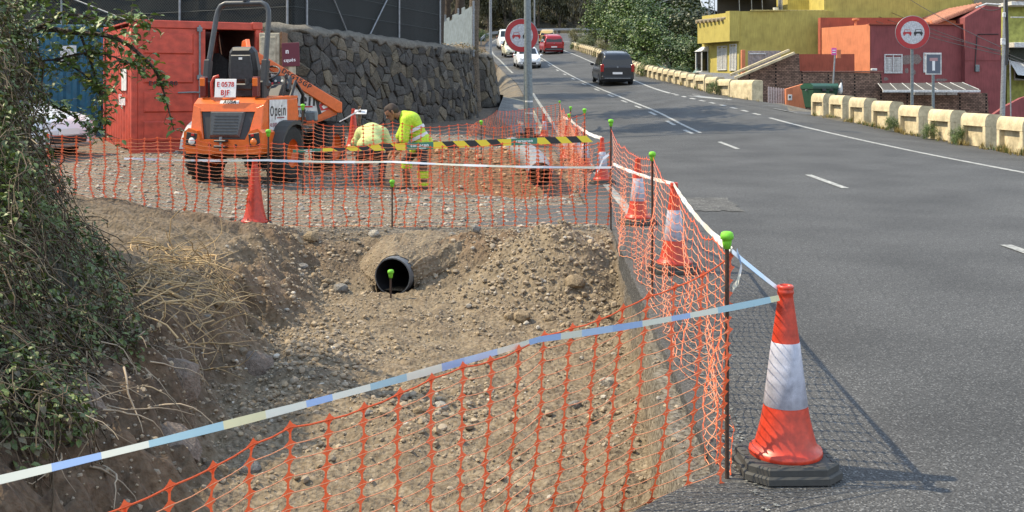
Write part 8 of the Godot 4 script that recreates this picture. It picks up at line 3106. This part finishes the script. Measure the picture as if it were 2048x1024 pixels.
func greenery() -> void:
	hedge()
	overhang()
	var crowns := {}
	crowns.dark = [crown_mesh(1, 430, Color(0.022, 0.032, 0.012), Color(0.06, 0.078, 0.026), 0.075), crown_mesh(2, 430, Color(0.022, 0.03, 0.012), Color(0.055, 0.07, 0.024), 0.08)]
	crowns.bright = [crown_mesh(3, 620, Color(0.024, 0.048, 0.012), Color(0.125, 0.19, 0.045), 0.058), crown_mesh(4, 620, Color(0.022, 0.042, 0.013), Color(0.08, 0.13, 0.034), 0.06), crown_mesh(5, 620, Color(0.03, 0.06, 0.015), Color(0.15, 0.205, 0.05), 0.055)]
	crowns.hang = [crown_mesh(6, 420, Color(0.035, 0.034, 0.02), Color(0.095, 0.085, 0.045), 0.07, 0.25), crown_mesh(7, 420, Color(0.03, 0.034, 0.016), Color(0.08, 0.08, 0.035), 0.07, 0.25)]
	crowns.dry = [crown_mesh(8, 420, Color(0.10, 0.085, 0.035), Color(0.2, 0.19, 0.07), 0.06), crown_mesh(9, 420, Color(0.05, 0.07, 0.02), Color(0.15, 0.16, 0.05), 0.06)]
	var r := RandomNumberGenerator.new()
	r.seed = 91
	var gr := "trees of the wooded hill"
	# trunks that stand on the terrace and beyond, crowns above the picture
	var pale_bark := textured(lin(0.27, 0.21, 0.15), 0.95, T.fbm, 1.2, T.soft, 0.5, T.fbm_h, 3.0)
	for q in [
		[-2.42, 36.0, 2.7, 7.0, 0.22, "dark", 3.0, M.bark, "dark straight tree trunk at the corner of the terrace above the stone wall"],
		[-1.42, 41.5, 2.5, 8.0, 0.25, "dark", 3.2, pale_bark, "pale brown tree trunk beside the corrugated metal fence"],
		[-4.4, 52.0, 2.3, 7.5, 0.25, "hang", 3.0, M.bark, "dark tree behind the corrugated metal fence"],
		[-3.0, 61.0, 2.6, 9.0, 0.3, "dark", 3.0, M.bark, "tall dark tree on the bank whose shade falls over the white hatchback's lane"],
		[-5.2, 66.0, 3.0, 8.0, 0.3, "hang", 3.4, M.bark, "dark tree further up the bank above the pavement"],
		[-5.0, 84.0, 4.0, 9.0, 0.3, "dark", 3.6, M.bark, "dark tree on the bank level with the cars coming down"],
		[-6.5, 104.0, 5.4, 9.0, 0.35, "hang", 3.8, M.bark, "brown green tree at the top of the left-hand bank"],
		[-10.0, 120.0, 6.8, 10.0, 0.35, "dark", 4.5, M.bark, "dark spreading tree at the outside of the bend"],
		[-9.0, 72.0, 3.4, 8.0, 0.3, "dark", 4.0, M.bark, "broad dark tree set back on the left-hand bank"]]:
		var base := Vector3(q[0], q[2] - 0.4, -q[1])
		base.y = minf(q[2], land(base.x, q[1])[0]) - 0.2
		var t := thing("tree", q[8], "tree", base, 0.0, "trees beside the road")
		obj("trunk", trunk_geo(q[3], q[4], Vector3(0.2, 0, 0), int(q[1])), q[7], t)
		var c := inst("crown", crowns[q[5]][int(q[1]) % 2], M.leaf, t)
		c.transform = Transform3D(Basis(Vector3.UP, q[1]).scaled(Vector3(q[6], q[6] * 0.85, q[6])), Vector3(0.2, q[3] + q[6] * 0.25, 0))
	# scrub on the left bank, low
	for q in [[-3.4, 47.5, 1.0, "dry"], [-3.6, 56.0, 1.3, "dark"], [-3.2, 70.0, 1.4, "dark"], [-4.2, 92.0, 1.6, "dry"], [-5.6, 112.0, 1.8, "bright"], [-4.0, 128.0, 1.3, "bright"], [-2.0, 137.0, 1.3, "dry"], [-5.0, 80.0, 1.5, "dark"], [-7.0, 98.0, 2.0, "dark"], [-9.0, 130.0, 2.4, "dark"]]:
		var base := Vector3(q[0], land(q[0], q[1])[0], -q[1])
		var c := inst("bush", crowns[q[3]][int(q[1]) % 2], M.leaf)
		c.transform = Transform3D(Basis(Vector3.UP, q[1]).scaled(Vector3(q[2] * 1.2, q[2] * 0.8, q[2])), base + Vector3.UP * q[2] * 0.4)
		tag(c, "low bush on the left-hand road bank %s" % {47.5: "nearest the low stone wall", 56.0: "by the tall dark tree", 70.0: "above the pavement", 92.0: "with dry leaves halfway up", 112.0: "near the top, bright green", 128.0: "at the bend, bright green", 137.0: "beside the guard rail, dry", 80.0: "dark, level with the cream car", 98.0: "dark, below the brown green tree", 130.0: "dark, behind the bright green one"}[q[1]], "bush", "bushes of the road bank")
	# right-hand shrubs behind the parapet
	var rg := "shrubs behind the far parapet"
	for q in [
		[1292, 96, 77.0, 2.7, "bright", 0, "large round laurel-like shrub with glossy sunlit leaves behind the dark van"],
		[1345, 112, 71.0, 2.1, "bright", 1, "dark green shrub between the laurel and the yellow house"],
		[1238, 72, 92.0, 2.5, "bright", 2, "leafy shrub behind the parapet above the dark van's roof"],
		[1392, 118, 69.0, 2.0, "bright", 1, "dark bush at the corner of the yellow house"],
		[1322, 52, 88.0, 3.0, "bright", 1, "tall green bush behind the large round laurel"],
		[1386, 62, 84.0, 2.8, "dark", 0, "dark tree crown to the left of the lattice mast"],
		[1264, 30, 108.0, 3.6, "bright", 0, "tall light green tree above the shrubs"],
		[1345, 14, 118.0, 4.4, "dark", 1, "tall dark tree behind the thin pole"],
		[1205, 98, 88.0, 1.1, "dry", 0, "low dry bush on the slope by the red van"],
		[1172, 84, 100.0, 1.2, "dry", 1, "low pale green bush by the end of the far parapet"],
		[1300, 138, 65.5, 1.0, "bright", 2, "low leafy bush just behind the parapet right of the dark van"],
		[1358, 152, 60.0, 0.8, "bright", 1, "small dark bush against the parapet below the yellow house"],
		[1240, 112, 80.0, 1.1, "bright", 2, "small bright bush behind the dark van's roof rail"],
		[1215, 40, 112.0, 3.0, "bright", 2, "light green tree at the inside of the bend"],
		[1410, 25, 105.0, 3.6, "dark", 0, "dark tree directly behind the lattice mast"],
		[1150, 68, 122.0, 1.3, "dry", 0, "pale scrub on the slope below the guard rail"],
		[1185, 74, 112.0, 1.6, "dry", 1, "green brown scrub on the slope under the light green tree"]]:
		var c0 := P(q[0], q[1], q[2])
		var s: float = q[3]
		var gy: float = land(c0.x, q[2])[0]
		var t := thing("shrub", q[6], "shrub", Vector3(c0.x, minf(gy, c0.y - s), c0.z), 0.0, rg)
		var kind: Array = crowns[q[4]]
		var c := inst("crown", kind[q[5] % kind.size()], M.leaf, t)
		c.transform = Transform3D(Basis(Vector3.UP, q[0] * 1.0).scaled(Vector3(s * 1.12, s, s * 1.1)), Vector3(0, c0.y - t.position.y, 0))
		obj("stem", trunk_geo(c0.y - t.position.y, 0.07 * s, Vector3.ZERO, int(q[0]), 4, s * 0.5), M.bark, t)
	# the wooded hill that closes the view
	var k := 0
	var bark2 := textured(lin(0.16, 0.13, 0.10), 0.95, T.fbm, 0.8, T.soft, 0.3)
	var sides := ["behind the guard rail", "on the crest of the hill", "half way up the hill", "above the bend"]
	for row in 4:
		for j in 15:
			var d := 176.0 + row * 11.0 + r.randf_range(-3, 3)
			var px := 930.0 + j * 40.0 + r.randf_range(-14, 14) + (18 if row % 2 else 0)
			var x := (px - 1024.0) / F * d
			if x > 10.0 and row == 0:
				d += (x - 10.0) * 0.9
				x = (px - 1024.0) / F * d
			var h := r.randf_range(6.0, 10.0)
			var s := r.randf_range(2.6, 4.0)
			var kind: String = ["hang", "dark", "hang", "dark", "hang"][r.randi() % 5]
			var base := Vector3(x, land(x, d)[0] - 0.4, -d)
			var t := thing("hill_tree", "%s tree %s, %s from the left in its row" % [{"hang": "brown green", "dark": "dark green"}[kind], sides[row], ordinal(j + 1)], "tree", base, 0.0, gr)
			obj("trunk", trunk_geo(h, 0.24, Vector3(r.randf_range(-0.6, 0.6), 0, 0), k, 5, 2.0), bark2, t)
			var c := inst("crown", crowns[kind][k % 2], M.leaf, t)
			c.transform = Transform3D(Basis(Vector3.UP, k * 1.3).scaled(Vector3(s, s * (1.25 if kind == "hang" else 0.9), s)), Vector3(0, h * 0.86, 0))
			k += 1
	var where := []
	var cols := []
	for j in 900:
		var d := r.randf_range(168.0, 226.0)
		var x := r.randf_range(-30.0, 60.0)
		if d < 178.0 + maxf(0.0, x * 0.5):
			continue
		var s := r.randf_range(0.5, 1.3)
		where.append(Transform3D(Basis(Vector3.UP, r.randf() * 6).scaled(Vector3(s * 1.3, s, s * 1.3)), Vector3(x, land(x, d)[0] + s * 0.4, -d)))
		var c := r.randf_range(0.7, 1.3)
		cols.append(Color(c, c, c * 0.9))
	tag(many("undergrowth", crown_mesh(12, 70, Color(0.04, 0.04, 0.018), Color(0.11, 0.10, 0.045), 0.16), where, cols, M.leaf), "dark undergrowth beneath the trees of the hill", "undergrowth")
	# dry weeds at the foot of the parapets
	var tuft := Geo.new()
	for j in 11:
		var a := r.randf() * TAU
		var lean := r.randf_range(0.15, 0.6)
		var h := r.randf_range(0.5, 1.0)
		var side := Vector3(-sin(a), 0, cos(a)) * 0.035
		var m := Vector3(cos(a) * lean * 0.4, h * 0.6, sin(a) * lean * 0.4)
		var tip := Vector3(cos(a) * lean, h, sin(a) * lean)
		tuft.quad(-side, side, m + side * 0.7, m - side * 0.7)
		tuft.tri(m - side * 0.7, m + side * 0.7, tip)
	where = []
	cols = []
	for j in 520:
		var far_ := j % 4 == 0
		var d := r.randf_range(19.0, 41.0) if not far_ else r.randf_range(44.0, 100.0)
		var a := along(WALL_FAR if far_ else WALL_NEAR, d)
		if n1.get_noise_2d(d * 0.9, 4.0) < -0.1:
			continue
		var x: float = a[1] - absf(r.randfn(0.0, 0.13)) - 0.02
		var s := r.randf_range(0.10, 0.30)
		where.append(Transform3D(Basis(Vector3.UP, r.randf() * 6).scaled(Vector3(s, s * r.randf_range(0.7, 1.2), s)), Vector3(x, a[2] - 0.02, -d)))
		var t := r.randf_range(0.6, 1.2)
		cols.append(Color(0.36 * t, 0.27 * t, 0.10 * t) if r.randf() < 0.75 else Color(0.09 * t, 0.13 * t, 0.03 * t))
	tag(many("dry_weeds", tuft.mesh(), where, cols, M.leaf), "dry weeds along the foot of the cream parapets", "weeds")
	for q in [[30.4, "leafy green weed at the foot of the parapet right of the round sign"], [28.7, "green weed between two parapet blocks near the dead end sign's right"], [33.0, "small green weed at the foot of the parapet below the round sign"], [49.3, "yellow green weed at the far parapet before the yellow house"], [104.0, "bright weed at the far end of the parapet"]]:
		var far_: bool = q[0] > 43.0
		var a := along(WALL_FAR if far_ else WALL_NEAR, q[0])
		var o := inst("weed", crowns.bright[2], M.leaf)
		var s := 0.30 if not far_ else 0.4
		o.transform = Transform3D(Basis(Vector3.UP, q[0]).scaled(Vector3(s, s * 1.2, s)), Vector3(a[1] - 0.16, a[2] + s * 0.7, -q[0]))
		tag(o, q[1], "weed", "green weeds at the parapets")
	# spiky agaves behind the far parapet
	for q in [[1338, 136, 62.5, "blue green agave behind the parapet, left one of the pair"], [1376, 146, 59.5, "blue green agave behind the parapet, right one of the pair"]]:
		var c0 := P(q[0], q[1] + 14, q[2])
		var t := thing("agave", q[3], "agave", c0, 0.0, "agaves behind the parapet")
		for j in 26:
			var a := r.randf() * TAU
			var up := r.randf_range(0.25, 1.2)
			var dir := Vector3(cos(a), up, sin(a)).normalized()
			var side := dir.cross(Vector3.UP).normalized() * 0.055
			var g := Geo.new()
			var m := dir * 0.55
			var tip := dir * r.randf_range(0.9, 1.25) + Vector3.DOWN * 0.12
			g.quad(-side * 0.7, side * 0.7, m + side + Vector3.UP * 0.02, m - side + Vector3.UP * 0.02)
			g.tri(m - side, m + side, tip)
			obj("blade", g, mat(lin(0.10, 0.17, 0.13), 0.5), t)
	# dead leaves on the terrace edge and the low wall
	where = []
	cols = []
	for j in 1400:
		var d := r.randf_range(33.0, 52.0)
		var x := -1.25 - r.randf() * 1.3 + 0.012 * (d - 34.0)
		var y := maxf(land(x, d)[0], 2.78 if d < 42.0 else 2.98)
		var s := r.randf_range(0.06, 0.16)
		where.append(Transform3D(Basis.from_euler(Vector3(r.randf_range(-0.5, 0.5), r.randf() * 6, r.randf_range(-0.5, 0.5))).scaled(Vector3.ONE * s), Vector3(x, y + 0.1 + r.randf() * 0.1, -d)))
		var t := r.randf_range(0.6, 1.3)
		cols.append(Color(0.26 * t, 0.19 * t, 0.11 * t))
	tag(many("dead_leaves", leaf_mesh(0.4), where, cols, M.leaf), "dead leaves heaped along the top of the stone walls", "leaves")
